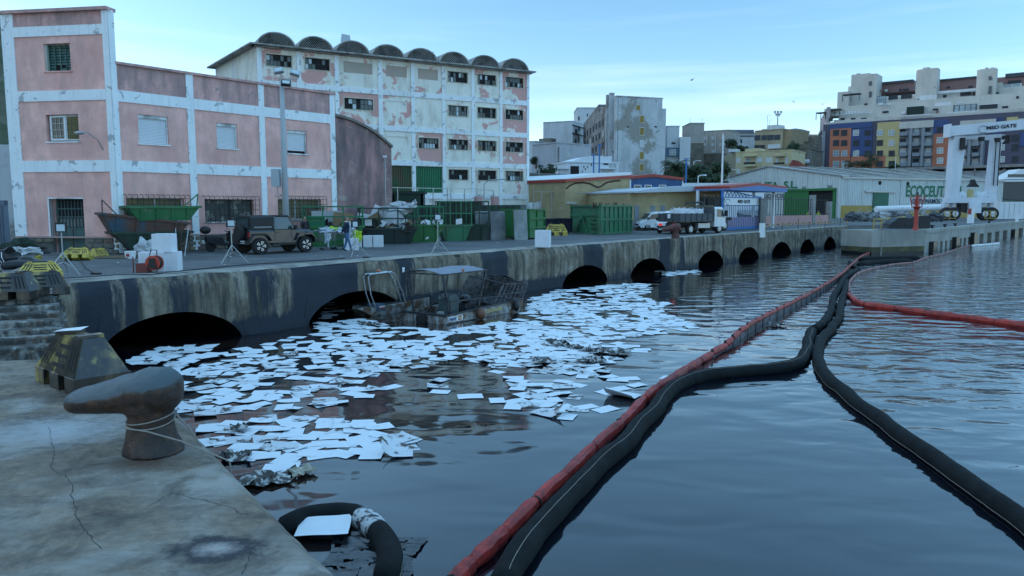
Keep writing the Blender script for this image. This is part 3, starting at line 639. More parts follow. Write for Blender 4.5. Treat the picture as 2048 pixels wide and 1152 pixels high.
for i, (a, b, c, d) in enumerate(lows):
 mid = (a + b) / 2 + (.0, .1, -.2)[i]
 wf = MB().box(a, b, .2, .26, d - .05, d).box(a, b, .2, .26, c, c + .05).box(mid - .03, mid + .03, .19, .26, c, d).box(a, a + .05, .2, .26, c, d).box(b - .05, b, .2, .26, c, d).build('window', WHITE if i != 1 else IRON, PB)
 MB().box(a + .05, mid - .03, .27, .28, c, d).build('pane', OCB if i != 1 else DUSTW, wf); MB().box(mid + .03, b - .05, .29, .3, c, d).build('pane', OCB if i != 1 else DUSTW, wf)
 gr = MB().box(a - .12, b + .12, -.34, -.33, c + .30, c + .33).build('window_grille', IRON, PB)
 n_ = 13; A_, B_ = a - .15, b + .15; y = -.34
 for k in range(n_):
  u = A_ + (B_ - A_) * k / (n_ - 1)
  MB().tube([(0, .34, c - .10), (0, 0, c - .08), (0, 0, d + .12), (0, .06, d + .17), (-.02, .33, d + .15)], .014, 5).build('bar', IRON, gr, loc=(u, y, 0))
 for zz in (c + .02, c + .62, d - .32, d - .04): piece('bar', IRON, gr, A_, B_, y - .012, y + .012, zz, zz + .025)
 for k in range(1, n_ - 2, 2):
  u = A_ + (B_ - A_) * k / (n_ - 1); du = (B_ - A_) / (n_ - 1)
  q = MB(); z0, z1 = c + .04, d - .1
  zm_ = (z0 + z1) / 2; s_ = 1 if (k // 2) % 2 else -1
  q.bar((u if s_ > 0 else u + du, y - .012, zm_ + .04), (u + du if s_ > 0 else u, y - .012, z1 - .2), .014).bar((u + du if s_ > 0 else u, y - .012, z0 + .05), (u if s_ > 0 else u + du, y - .012, zm_ - .04), .014)
  q.build('diagonal_bar', IRON, gr)
 MB().box(a - .05, b + .05, -.05, .02, c - .06, c).build('window_sill', TRIMOLD, PB)
# --- vaulted shed next to it
Bend = FB.A + FB.U * lB
FC = Fr(Bend + FB.Nn * .4, Bend + FB.Nn * .4 + FB.U * 3)
lC = FC.uz(785, 430)[0]
V = at_fr('vaulted_shed', 'weathered dark rose shed end wall with a curved roofline beside the pink wing', 'building', FC)
arc = [FC.uz(*q) for q in [(664, 233), (680, 236), (700, 242), (718, 250), (735, 259), (750, 268), (765, 281), (779, 296)]]
arc[-1] = (lC, arc[-1][1]); poly = [(0.01, 0), (lC, 0)] + arc[::-1][:-1] + [(0.01, arc[0][1])]
MB().prism(poly, 0, .4).build('end_wall', PINKOLD, V)
MB().prism([(a, b + .02) for a, b in arc] + [(a + .02, b + .18) for a, b in arc[::-1]], -.15, 16).build('roof', mat('old_roof_felt', (.20, .17, .15), .9, var=.3), V)
MB().box(lC - .25, lC, .4, 16, 0, arc[-1][1] + .02).build('side_wall', PINKOLD, V)
# ================================================================== TALL DERELICT WAREHOUSE
def AtY(px, py, Y, z=QZ): v = D(px, py, Y); return Vector((v.x, v.y, z))
dA = AtY(526, 463, 70); dB = AtY(1058, 455, 84); FD = Fr(dA, dB)
T = at_fr('derelict_warehouse', 'tall derelict warehouse with peeling cream and pink panels and eight lattice vaults along its roof', 'building', FD)
lD = FD.len; zE = (FD.uz(525, 88)[1] + FD.uz(1054, 149)[1]) / 2
zb = [(FD.uz(700, 183)[1] + FD.uz(1054, 213)[1]) / 2, (FD.uz(767, 260)[1] + FD.uz(1054, 276.7)[1]) / 2, (FD.uz(780, 330.5)[1] + FD.uz(1053, 338)[1]) / 2]
zb.append(zb[2] - (zb[1] - zb[2]) * .98)
cpx = [(512, 521, 110), (593, 601, 115), (669, 677, 130), (756, 764.6, 140), (822, 829, 150), (884, 889.6, 150), (943, 949, 155), (999.6, 1005, 160), (1054, 1058, 165)]
cu = [(FD.uz(a, y)[0], FD.uz(b, y)[0]) for a, b, y in cpx]; cu[0] = (0, .42); cu[8] = (lD - .3, lD)
thk = .52
tops = [zE - .1] + zb; bots = [z + thk for z in zb] + [.1]
thr = [[.50, .51, .60, .54, .57, .62, .57, .45], [.5, .5, .44, .53, .85, .585, .62, .42], [.5, .5, .5, .60, .45, .58, .57, .46], [.6, .6, .6, .6, .6, .62, .62, .6], [.8] * 8]
kind = ['WWCCCWWW', '..WIBWWW', '...IWWWW', '...OGWWW', '...wwwwD']
wz = FD.rect(1009, 154.8, 1047.5, 174.6); wtop = tops[0] - wz[3]; wh = wz[3] - wz[2]
FILL = mat('bricked_up_opening', (.46, .36, .31), .9, c2=(.40, .36, .30), s2=.8, var=.12, bump=.01)
rnd = random.Random(5)
for r_ in range(5):
 for k in range(8):
  if r_ >= 2 and k < 2: continue
  a, b = cu[k][1], cu[k + 1][0]; z0, z1 = bots[r_], tops[r_]; kd = kind[r_][k]; W_ = b - a; col = (thr[r_][k], 0, 0, 1)
  u0, u1 = a + W_ * .13, a + W_ * .86
  hole = None
  if kd in 'WCI': hole = (u0, u1, z1 - wtop - wh, z1 - wtop)
  if r_ == 3 and kd == 'W': hole = (u0, u1, z1 - wtop * .5 - wh, z1 - wtop * .5)
  if kd in 'OG': hole = (a + .02, b - .02, z0 + .1, z1 - .02)
  if kd == 'w': hole = (u0 + .1, u1 - .1, z1 - 1.9, z1 - .75)
  if kd == 'D': hole = (a + .3, b + .1, .12, z1 - .6)
  mb = MB().sheet(a, b, z0, z1, [hole] if hole else [], .08, .22); o = mb.build('wall_panel', CREAM, T); o.color = col
  if kd in 'W' or kd == 'w':
   if kd == 'w':
    f_ = glazed(T, *hole, 4, 2, .26, .06, IRON, ((mat('broken_terracotta_pane', (.20, .09, .06), .8) if 'broken_terracotta_pane' not in bpy.data.materials else bpy.data.materials['broken_terracotta_pane'], .3), (GLASSM, .4), (PINKOLD, .3)), rnd=rnd)
    MB().box(hole[0] - .12, hole[0], .0, .1, hole[2], hole[3] + .12).box(hole[1], hole[1] + .12, .0, .1, hole[2], hole[3] + .12).box(hole[0], hole[1], .0, .1, hole[3], hole[3] + .12).build('window_surround', PINK, T)
   else:
    n_ = 7
    pm = ((DARKROOM, .42), (GLASSD, .13), (GLASSM, .37), (GLASSL, .08)) if not (r_ == 3 and k in (5, 6)) else ((DARKROOM, .72), (GLASSM, .2), (GLASSL, .08))
    glazed(T, *hole, n_, 2, .26, .05, IRON, pm, rnd=rnd, bar=.045)
    MB().box(hole[0] - .09, hole[1] + .09, .03, .09, hole[3], hole[3] + .08).box(hole[0] - .09, hole[1] + .09, .03, .09, hole[2] - .07, hole[2]).box(hole[0] - .09, hole[0], .035, .09, hole[2], hole[3]).box(hole[1], hole[1] + .09, .035, .09, hole[2], hole[3]).build('window_surround', mat('cream_surround', (.55, .50, .40), .85, var=.15) if 'cream_surround' not in bpy.data.materials else bpy.data.materials['cream_surround'], T)
   MB().box(hole[0], hole[1], .5, .52, hole[2], hole[3]).build('dark_room', DARKROOM, T)
  if kd == 'C' or kd == 'I':
   MB().box(hole[0], hole[1], .13 + .02 * k / 8, .2, hole[2], hole[3]).build('blocked_window', FILL if kd == 'C' else CREAM, T).color = (.9, 0, 0, 1)
  if kd in 'OG':
   sh = MB().box(hole[0], hole[1], .3, .31, hole[2], hole[3]).build('rolling_gate', OLIVE if kd == 'O' else GREENP, T); n_ = 15
   for i in range(n_):
    q = hole[0] + (hole[1] - hole[0]) * (i + .15) / n_; piece('slat', OLIVE if kd == 'O' else GREENP, sh, q, q + (hole[1] - hole[0]) / n_ * .65, .2, .295, hole[2], hole[3])
  if kd == 'D':
   CORR = mat('corrugated_sheet_gate', (.34, .38, .40), .5, .3, c2=(.42, .22, .21), s2=.8, t2=.55, var=.2, streak=(.12, .08, .07), sst=.5)
   gd = MB().box(hole[0], hole[1], .1, .12, hole[2], hole[3]).build('sheet_gate', CORR, T)
   for i in range(22): q = hole[0] + (hole[1] - hole[0]) * i / 22; piece('rib', CORR, gd, q, q + .07, .05, .1, hole[2], hole[3])
for a, b in cu: MB().box(a, b, -.02, .3, .05, zE - .02).build('column', TRIM, T)
for j, z in enumerate(zb):
 for k in range(8):
  if j >= 2 and k < 2: continue
  MB().box(cu[k][1], cu[k + 1][0], -.01, .3, z, z + thk).build('beam', TRIMOLD if (j + k) % 3 == 0 else TRIM, T)
MB().box(cu[0][1], cu[8][0], .62, .7, 0, zE).build('core_wall', DARKROOM, T)
MB().box(-.5, lD + .45, -.75, .6, zE - .02, zE + .12).box(-.2, lD + .2, -.3, .6, zE - .14, zE - .02).build('eave', mat('eave_concrete', (.34, .33, .31), .9, c2=(.16, .15, .14), s2=1, var=.2, streak=(.14, .13, .12), sst=.6), T)
FL = Fr(AtY(445, 459, 81), dA)
q_rel = Matrix.LocRotScale(T.location, T.rotation_euler, None).inverted() @ Matrix.LocRotScale(FL.A, Vector((0, 0, FL.rz)).to_tuple() and __import__('mathutils').Euler((0, 0, FL.rz)), None)
mb = MB().sheet(0, FL.len - .02, 0, zE, [], 0); o = mb.build('side_wall', CREAM, T); o.matrix_basis = q_rel; o.color = (.66, 0, 0, 1)
for a in (0, FL.len * .45): o = MB().box(a, a + .35, -.05, .05, 0, zE - .05).build('column', TRIMOLD, T); o.matrix_basis = q_rel
o = MB().box(-.7, FL.len + .6, -.75, .4, zE - .02, zE + .12).build('eave', bpy.data.materials['eave_concrete'], T); o.matrix_basis = q_rel
wd = 16
MB().box(lD - .3, lD, .3, wd, 0, zE - .02).build('side_wall', TRIMOLD, T)
MB().quad((0, 0, zE + .02), (lD, 0, zE + .02), (lD, wd, zE + .02), (0, wd, zE + .02)).build('roof', CONCG, T)
VG = mat('vault_concrete', (.38, .37, .35), .9, c2=(.20, .20, .19), s2=1.2, var=.2)
bay = lD / 8; hv = 1.28; rr = bay / 2 - .06
def vault_meshes():
 n_ = 16; arc_ = [(-math.cos(math.pi * i / n_) * rr, math.sin(math.pi * i / n_) * hv) for i in range(n_ + 1)]
 out = [(x * 1.0, z) for x, z in arc_]; inn = [(x * .95, max(0, z - .09)) for x, z in arc_[::-1]]
 sh = MB();
 for i in range(n_):
  (a, b), (c, d) = arc_[i], arc_[i + 1]; (a2, b2), (c2_, d2) = (a * .95, max(0, b - .1)), (c * .95, max(0, d - .1))
  sh.quad((a, 0, b), (c, 0, d), (c, wd, d), (a, wd, b)); sh.quad((a, 0, b), (a2, 0, b2), (c2_, 0, d2), (c, 0, d)); sh.quad((a2, 0, b2), (a2, .5, b2), (c2_, .5, d2), (c2_, 0, d2))
 lat = MB(); stp = .235; k = -30
 def inside(x, z): return z >= 0 and (x / (rr * .95)) ** 2 + (z / (hv - .09)) ** 2 <= 1
 for s_ in (1, -1):
  for k in range(-22, 23):
   c = k * stp; seg = None
   pts = [(c + s_ * t * .02, t * .02) for t in range(0, 70)]; ins = [q for q in pts if inside(*q)]
   if len(ins) > 1: lat.bar((ins[0][0], .06 + .01 * s_, ins[0][1]), (ins[-1][0], .06 + .01 * s_, ins[-1][1]), .06, .02)
 bk = MB(); bk.add([(x * .95, .45, max(0, z - .09)) for x, z in arc_], [tuple(range(n_ + 1))])
 return sh.mesh('vault_roof', VG, False), lat.mesh('lattice', VG), bk.mesh('dark_opening', DARKROOM)
vm = vault_meshes()
for k in range(8):
 o = inst('vault_roof', vm[0], T, (bay * (k + .5), -.02, zE + .12)); o2 = inst('lattice_screen', vm[1], o); o2['kind'] = 'stuff'; inst('dark_opening', vm[2], o)
o = MB().quad((-.5, 0, 0), (.55, .1, 0), (.5, .2, .75), (-.35, .1, .8)).build('bent_roof_sheet', STEEL, T, loc=(bay * 2.35, .5, zE + 1.25))
gull_m = mat('gull_plumage', (.45, .46, .48), .8)
def gull(label, loc, rz, fly=False):
 t = thing('gull', label, 'bird', loc, rz)
 b_ = MB().blob((0, 0, .12), .2, .07, .08); b_.blob((.19, 0, .2), .05, .045, .05); b_.bar((.23, 0, .2), (.3, 0, .19), .02)
 b_.build('body', gull_m, t, smooth=True)
 if fly: MB().add([(.08, 0, .13), (-.08, 0, .13), (-.05, .6, .28), (.02, .62, .28), (-.05, -.6, .25), (.02, -.62, .25)], [(0, 1, 2, 3), (1, 0, 5, 4)]).build('wings', gull_m, t)
 else:
  MB().bar((0, .03, 0), (0, .03, .08), .012).bar((0, -.03, 0), (0, -.03, .08), .012).build('leg', IRON, t)
MT = Matrix.LocRotScale(T.location, T.rotation_euler, None)
gull('grey gull perched on the fifth roof vault of the derelict warehouse', MT @ Vector((bay * 5 - .55, .3, zE + 1.0)), 1.2)
gull('grey gull perched in the gutter between the sixth and seventh roof vaults', MT @ Vector((bay * 6.0, .2, zE + .15)), -.4)
gull('gull flying in the open sky right of the derelict warehouse', D(1383, 162, 95), .3, True)
gull('gull flying in the sky left of the terraced apartments', D(1645, 210, 120), .9, True)
gull('distant gull gliding in the sky above the street of parked cars', D(1588, 205, 140), 2.0, True)
def street_lamp(label, base, h, arm, r=.05, m=STEEL, rz=0, head=.35, group=None):
 t = thing('street_lamp', label, 'street lamp', base, rz, group)
 MB().tube([(0, 0, 0), (0, 0, h * .92), (arm * .2, 0, h), (arm, 0, h + .12)], r, 6).build('pole', m, t)
 MB().box(arm - .05, arm + head, -.1, .1, h + .05, h + .16).build('lamp_head', STEEL, t); return t
# ================================================================== THE TOWN BEHIND
def simple(name, c, **k): return mat(name, c, k.pop('rough', .85), **k)
WWALL = simple('whitewash', (.58, .60, .62), var=.06, vs=.2, streak=(.36, .36, .35), sst=.6, ss=(.5, .5, .1))
CREAMW = simple('cream_render', (.50, .48, .44), var=.08, vs=.2, streak=(.33, .31, .28), sst=.55, ss=(.4, .4, .08))
TANW = simple('tan_render', (.36, .30, .20), var=.1, vs=.2, streak=(.2, .17, .12), sst=.5, ss=(.4, .4, .1))
YELW = simple('yellow_render', (.52, .44, .27), var=.1, vs=.3, streak=(.30, .24, .14), sst=.5, ss=(.4, .4, .1))
GREYW = simple('grey_render', (.22, .24, .27), var=.06)
DECAY = simple('decayed_white_render', (.52, .54, .56), c2=(.30, .28, .25), s2=.13, t2=.53, w2=.03, c3=(.16, .15, .14), s3=.5, t3=.64, w3=.04, var=.1, vs=.3, streak=(.30, .31, .32), sst=.8, ss=(.6, .6, .08))
DECAY2 = simple('decayed_flank_render', (.27, .25, .235), c2=(.15, .12, .11), s2=.25, t2=.5, w2=.05, c3=(.40, .40, .38), s3=.5, t3=.58, w3=.03, var=.2, vs=.3, streak=(.10, .09, .08), sst=.6, ss=(.6, .6, .1))
STONEW = simple('stone_retaining', (.18, .155, .125), c2=(.11, .10, .08), s2=.5, t2=.5, w2=.1, var=.25, vs=.6)
BROWNR = simple('brown_render', (.24, .14, .13), var=.1, vs=.2)
ORANGE = simple('orange_facade', (.42, .15, .09), var=.05); BLUEF = simple('blue_facade', (.05, .08, .20), var=.05)
PURPF = simple('plum_grey_facade', (.085, .08, .115), var=.05); YELF = simple('yellow_facade', (.48, .39, .19), var=.05)
ROOFR = simple('red_tiles', (.25, .06, .05), var=.2, vs=.5)
WG = simple('window_glass_far', (.05, .07, .085), rough=.15, var=0); WGL = simple('sky_lit_window_glass', (.22, .30, .34), rough=.12, var=.2, vs=.4)
FRW = simple('window_frame_white', (.6, .62, .62), var=0); FRD = simple('window_frame_dark', (.06, .065, .075), var=0)
YSH = simple('ochre_shutter', (.30, .20, .05), var=.15, vs=1)
def winmesh(glass, frame, nx=2, ny=2, t=.07):
 m = MB().box(0, 1, -.04, .0, 0, 1, 0)
 m.box(0, t, -.08, -.042, 0, 1, 1).box(1 - t, 1, -.08, -.042, 0, 1, 1).box(t, 1 - t, -.08, -.042, 0, t, 1).box(t, 1 - t, -.08, -.042, 1 - t, 1, 1)
 for i in range(1, nx): m.box(i / nx - t / 3, i / nx + t / 3, -.075, -.043, t, 1 - t, 1)
 for j in range(1, ny): m.box(t, 1 - t, -.07, -.044, j / ny - t / 3, j / ny + t / 3, 1)
 return m.mesh('window', [glass, frame])
WM = {'dark': winmesh(WG, FRD, 2, 1), 'shut': winmesh(simple('dark_blind', (.035, .04, .05), var=.1), FRD, 1, 1, .05), 'light': winmesh(WGL, FRW, 2, 2), 'white': winmesh(simple('white_blind', (.55, .58, .60), var=.05), FRW, 2, 1), 'blue': winmesh(WGL, FRD, 4, 2, .05), 'ochre': winmesh(YSH, FRW, 1, 1, .06)}
def win(parent, kind, u0, u1, z0, z1, y=0, name='window'):
 o = inst(name, WM[kind], parent, (u0, y, z0)); o.scale = (u1 - u0, 1, z1 - z0); return o
class Bld:
 def __init__(s, name, label, px0, Y0, px1, Y1, ytop, ybot, wall, depth=12, cat='building', sink=4, group=None):
  a = D(px0, ybot, Y0); b = D(px1, ybot, Y1); s.fr = Fr(a, b, a.z - sink); s.sink = sink
  s.h = s.fr.uz((px0 + px1) / 2, ytop)[1]; s.w = s.fr.len; s.t = at_fr(name, label, cat, s.fr, group); s.d = depth
  MB().box(0, s.w, 0, depth, 0, s.h).build('wall', wall, s.t)
  MB().box(-.15, s.w + .15, -.15, .25, s.h, s.h + .22).box(-.15, .25, .25, depth, s.h, s.h + .22).box(s.w - .25, s.w + .15, .25, depth, s.h, s.h + .22).build('parapet', wall, s.t)
 def wins(s, kind, rects, y=0):
  for r_ in rects: a, b, c, d = s.fr.rect(*r_, off=y); win(s.t, kind if isinstance(kind, str) else random.choice(kind), a, b, c, d, y)
 def box(s, name, m, x0, y0, x1, y1, f=-.5, b=0.0, off=0):
  u0, u1, z0, z1 = s.fr.rect(x0, y0, x1, y1, off=off + f); return MB().box(u0, u1, off + f, off + b, z0, z1).build(name, m, s.t)
def Z7(x, y): return 1040 + x / 5.236, 170 + y / 5.236
def Z8(x, y): return 1340 + x / 5.69, 200 + y / 5.69
def Z2(x, y): return 1600 + x / 4.43, 120 + y / 4.43
def zr(Z, l): return [(*Z(a, b), *Z(c, d)) for a, b, c, d in l]
b_ = Bld('white_apartment_block', 'white rendered apartment block rising behind the ruined tower block', 1154, 262, 1200, 262, 216, 300, WWALL, 14, sink=8)
b_.wins('shut', zr(Z7, [(610, 330, 625, 370), (700, 300, 712, 330)]))
b_ = Bld('white_block_with_ledges', 'low white block with dark ledge lines left of the ruined tower block', 1145, 240, 1168, 250, 246, 300, WWALL, 10, sink=8)
b_.wins('shut', zr(Z7, [(575, 460, 598, 505), (610, 440, 625, 480), (575, 565, 588, 610), (610, 545, 622, 590)]))
for yy in ((252, 253.5), (268, 269.5)): b_.box('ledge', FRD, 1145, yy[0], 1168, yy[1], -.3, 0)
b_ = Bld('ruined_tower_block', 'tall derelict block with patchy white render and ochre boarded openings', 1231, 186, 1322, 190, 195, 345, DECAY, 1.2, sink=6)
u0, u1, z0, z1 = b_.fr.rect(1322, 217, 1331, 345); MB().box(u0, u1, 0, 16, 0, z1).build('side_bay', DECAY, b_.t)
pts = [b_.fr.uz(1231, 300)[0]]
fl = Fr(D(1166, 345, 246), D(1231, 345, 186), b_.fr.z); inv = Matrix.LocRotScale(b_.fr.A, __import__('mathutils').Euler((0, 0, b_.fr.rz)), None).inverted() @ Matrix.LocRotScale(fl.A, __import__('mathutils').Euler((0, 0, fl.rz)), None)
hm = fl.uz(1210, 197)[1]; um = fl.uz(1196, 300)[0]; hl = fl.uz(1167, 241)[1]; hr = fl.uz(1195, 219)[1]
o = MB().prism([(0, 0), (um, 0), (um, (hr + hl) / 2 + 1), (0, (hr + hl) / 2 - 1)], 0, 14).build('rear_flank_wall', DECAY2, b_.t); o.matrix_basis = inv
o = MB().box(um, fl.len - .1, 0, .5, 0, b_.h).build('flank_wall', DECAY2, b_.t); o.matrix_basis = inv
rnd = random.Random(3)
for r_ in range(7):
 for k in range(9):
  u = 3 + k * (fl.len - 6) / 9; zz = 7 + r_ * 3.15
  if u < um and zz > hr - 2.5: continue
  if zz > b_.h - 2: continue
  o = win(b_.t, rnd.choice(['shut', 'white', 'dark', 'shut']), u, u + 2.2, zz, zz + 1.7); o.matrix_basis = inv @ Matrix.LocRotScale(Vector((u, -.02, zz)), None, Vector((2.2, 1, 1.7)))
for px_, y0 in ((1222, 190), (1228.5, 186)): q = fl.uz(px_, y0); o = MB().box(q[0] - .5, q[0] + .5, -1.2, -.02, 4, q[1]).build('chimney_flue', DECAY, b_.t); o.matrix_basis = inv
b_.wins('ochre', zr(Z7, [(1213, 208, 1260, 270), (1252, 318, 1300, 400), (1252, 442, 1300, 530), (1250, 697, 1298, 782), (1250, 822, 1298, 905)]))
b_.wins('white', zr(Z7, [(1252, 575, 1300, 655)])); b_.wins('shut', zr(Z7, [(1408, 430, 1432, 445), (1122, 433, 1140, 446)]))
b_ = Bld('red_gable_house', 'narrow brick red house wall beside the derelict warehouse corner', 1052, 230, 1069, 230, 289, 340, simple('brick_red_render', (.40, .13, .12)), 8, sink=6)
b_ = Bld('long_white_terrace', 'long low white terrace with a roof hut on the hill left of the ruined tower', 1071, 205, 1146, 225, 289, 330, WWALL, 10, sink=6)
b_.wins('shut', [(1072 + i * 8, 297, 1075.5 + i * 8, 302.5) for i in range(9)]); b_.box('roof_hut', STONEW, 1103, 277, 1112, 288, -.0, 4)
b_ = Bld('old_grey_villa', 'old grey white villa with one framed window and an ornate left flank', 1114, 165, 1182, 172, 288.5, 335, simple('grey_white_render', (.42, .42, .45), streak=(.26, .25, .25), sst=.6, ss=(.5, .5, .1), var=.1), 8, sink=6)
b_.wins('light', zr(Z7, [(475, 705, 530, 755)]))
fl = Fr(D(1079, 335, 195), D(1114, 335, 165), b_.fr.z); E3 = __import__('mathutils').Euler
inv = Matrix.LocRotScale(b_.fr.A, E3((0, 0, b_.fr.rz)), None).inverted() @ Matrix.LocRotScale(fl.A, E3((0, 0, fl.rz)), None)
o = MB().box(0, fl.len - .1, 0, .5, 0, b_.h - .8).build('flank_wall', DECAY2, b_.t); o.matrix_basis = inv
for r_ in range(2):
 for k in range(5): u = 2 + k * 6; o = win(b_.t, 'white' if k % 2 else 'shut', u, u + 3, 6, 8); o.matrix_basis = inv @ Matrix.LocRotScale(Vector((u, -.02, 7.3 + 2.6 * r_)), None, Vector((2.4, 1, 1.6)))
b_ = Bld('white_curved_roof_house', 'white house with a curved roof, slit windows and a dark carport below the old villa', 1135, 140, 1237, 143, 326, 356, simple('bright_whitewash', (.66, .69, .72), var=.05, streak=(.5, .5, .5), sst=.4), 8, sink=4)
q = [b_.fr.uz(x, y) for x, y in [(1135, 327), (1150, 320), (1165, 315), (1180, 312), (1195, 311.5), (1210, 313), (1224, 312), (1224, 327)]]
MB().prism(q, 0, 7).build('curved_roof', bpy.data.materials['bright_whitewash'], b_.t)
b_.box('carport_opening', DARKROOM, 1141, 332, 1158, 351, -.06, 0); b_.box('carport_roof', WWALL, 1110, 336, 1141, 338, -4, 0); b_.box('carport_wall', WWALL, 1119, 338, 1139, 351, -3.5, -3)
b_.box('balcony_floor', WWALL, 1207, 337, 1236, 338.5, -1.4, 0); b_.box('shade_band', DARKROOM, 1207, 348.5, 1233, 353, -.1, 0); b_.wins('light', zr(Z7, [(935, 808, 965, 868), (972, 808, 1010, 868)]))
b_.wins('shut', zr(Z7, [(665, 845, 672, 870), (705, 845, 712, 868), (680, 868, 687, 892), (745, 822, 752, 848), (650, 895, 656, 915), (875, 820, 925, 838)]))
GW = simple('grey_block_retaining', (.165, .165, .155), var=.12, vs=.3, streak=(.09, .09, .085), sst=.6, ss=(.6, .6, .15))
b_ = Bld('grey_retaining_wall', 'long grey concrete retaining wall right of the derelict warehouse', 1050, 100, 1260, 112, 352, 462, GW, 1.0, cat='wall', sink=1)
for i in range(1, 5): b_.box('pier', GW, 1058 + i * 30, 352, 1060.5 + i * 30, 455, -.15, 0)
b_.box('string_course', CONCG, 1050, 372, 1150, 373.5, -.1, 0)
for px_, yt in ((1187, 310), (1198.3, 290), (1372, 318)):
 v = D(px_, 352, 135); h = D(px_, yt, 135).z - v.z
 t_ = thing('lamp_mast', {1187: 'short blue mast standing before the white curved roof house', 1198.3: 'tall blue mast standing before the white curved roof house', 1372: 'blue mast beside the big palm tree'}[px_], 'mast', v)
 MB().tube([(0, 0, -3), (0, 0, h)], .14, 6).build('pole', BLUEP, t_); MB().box(-.5, .5, -.1, .1, h, h + .12).build('cross_arm', BLUEP, t_)
b_ = Bld('white_stepped_house', 'white stepped house with a blue panel and window beside the ruined tower', 1333, 200, 1357, 200, 253, 340, WWALL, 10, sink=6)
b_.box('blue_panel', simple('blue_grey_cladding', (.10, .17, .24)), 1331, 295, 1358, 312.5, -1, 0); b_.wins('light', zr(Z7, [(1565, 675, 1632, 737)]), -1.05); b_.wins('shut', zr(Z7, [(1587, 600, 1628, 618)]))
u0, u1, z0, z1 = b_.fr.rect(1357, 275, 1378, 340); MB().box(u0, u1, -1.5, 8, 0, z1).build('stepped_bay', WWALL, b_.t)
b_ = Bld('beige_water_tower_block', 'plain beige tower block over a stone base right of the white stepped house', 1378, 218, 1406, 218, 247, 345, simple('beige_render', (.36, .33, .30)), 10, sink=6)
b_.box('stone_base', STONEW, 1377.5, 286, 1407, 345, -.25, 0)
for x in (1380, 1404): b_.box('antenna', FRD, x, 236, x + .4, 247, 0, .1)
b_ = Bld('beige_convent', 'long beige building with small windows on the ridge right of the beige tower', 1406, 232, 1457, 228, 262, 345, simple('beige_pink_render', (.40, .36, .32), streak=(.28, .25, .22), sst=.5, ss=(.4, .4, .1)), 12, sink=6)
b_.wins('white', zr(Z8, [(387, 418, 418, 450), (472, 415, 502, 448), (590, 415, 622, 450), (385, 490, 420, 520), (470, 492, 505, 522), (560, 490, 590, 520), (600, 490, 630, 520), (478, 570, 510, 595)]))
for x in (1413, 1430, 1444): b_.box('buttress', CREAMW, x, 264, x + 1.6, 306, -.4, 0)
b_.box('stone_terrace', STONEW, 1399, 307, 1447, 345, -6, 0)
b_ = Bld('slate_roof_hall', 'pale hall with a grey slate roof on the ridge', 1457, 240, 1508, 240, 266, 345, simple('pale_hall_render', (.50, .50, .50), streak=(.3, .3, .3), sst=.5, ss=(.4, .4, .1)), 10, sink=6)
b_.box('slate_roof', simple('slate', (.14, .15, .19)), 1457, 259.5, 1508, 266, -.4, 8); b_.box('ledge', FRD, 1457, 271, 1508, 273, -.2, 0); b_.wins('shut', zr(Z8, [(803, 448, 820, 490)])); b_.box('lower_wall', WWALL, 1462, 287, 1500, 300, -5, 0)
b_ = Bld('tan_school_block', 'tan flat roofed block with a long strip of grey windows', 1508, 212, 1563, 206, 261, 340, TANW, 10, sink=6)
u0, u1, z0, z1 = b_.fr.rect(1563, 259, 1578, 320); MB().box(u0, u1 + .5, .4, 10, 0, z1).build('right_bay', simple('shaded_ochre_render', (.26, .20, .12)), b_.t)
b_.box('roof_plant_room', WWALL, 1535, 250, 1555, 261, -.0, 4); b_.wins('dark', zr(Z8, [(962, 402, 1030, 460), (1042, 400, 1110, 458), (1114, 398, 1182, 456), (1188, 395, 1256, 453)])); b_.wins('shut', zr(Z8, [(962, 513, 1018, 552), (1022, 513, 1080, 555)])); b_.wins('white', zr(Z8, [(1115, 503, 1255, 550)]))
MB().prism([b_.fr.uz(*q) for q in [(1512, 261), (1518, 257), (1545, 256), (1550, 261)]], 2, 9).build('low_roof', simple('fibre_cement', (.40, .42, .44)), b_.t)
v = D(1555, 252, 214); t_ = thing('floodlight_mast', 'mast crowned with a cluster of floodlights above the tan flat roofed block', 'mast', v)
MB().tube([(0, 0, -4), (0, 0, 3.4)], .12, 6).build('pole', FRD, t_)
for i in range(5): MB().box(-.25, .25, -.2, .2, -.25, .3).bar((0, 0, -.7), (0, 0, -.2), .08).build('floodlight', STEEL, t_, loc=((i - 2) * .42 * (1 if i % 2 == 0 else 1.0), 0, 3.6 + (.25 if i % 2 == 0 else -.45)))
for px_, yt in ((1534, 231), (1538, 240)):
 v = D(px_, 262, 212); t_ = thing('tv_aerial', 'taller aerial on the tan flat roofed block' if px_ == 1534 else 'shorter aerial on the tan flat roofed block', 'aerial', v); hh = D(px_, yt, 212).z - v.z
 MB().tube([(0, 0, 0), (0, 0, hh)], .06, 5).bar((0, 0, hh), (.9, 0, hh), .06).build('aerial_mast', STEEL, t_)
b_ = Bld('white_barrel_hall', 'big white hall with a low barrel roof left of the coloured apartments', 1566, 250, 1617, 250, 264, 320, simple('smooth_white_render', (.55, .58, .60)), 16, sink=6)
MB().prism([b_.fr.uz(*q) for q in [(1563, 264), (1575, 259), (1590, 257), (1605, 259), (1618, 262.5), (1618, 264)]], -.4, 16).build('barrel_roof', simple('grey_sheet_roof', (.30, .33, .36)), b_.t)
b_ = Bld('small_ridge_houses', 'small ochre houses on the ridge at the top of the steep street', 1616, 330, 1640, 330, 270, 330, simple('ochre_pink_render', (.45, .33, .26)), 12, sink=10)
b_.wins('shut', [(1618, 275, 1620, 278), (1624, 274, 1626, 278), (1631, 276, 1633, 280)])
b_ = Bld('yellow_apartment_house', 'yellow apartment house with small balconies behind the corrugated warehouse', 1470, 192, 1581.5, 184, 303, 372, YELW, 12, sink=4)
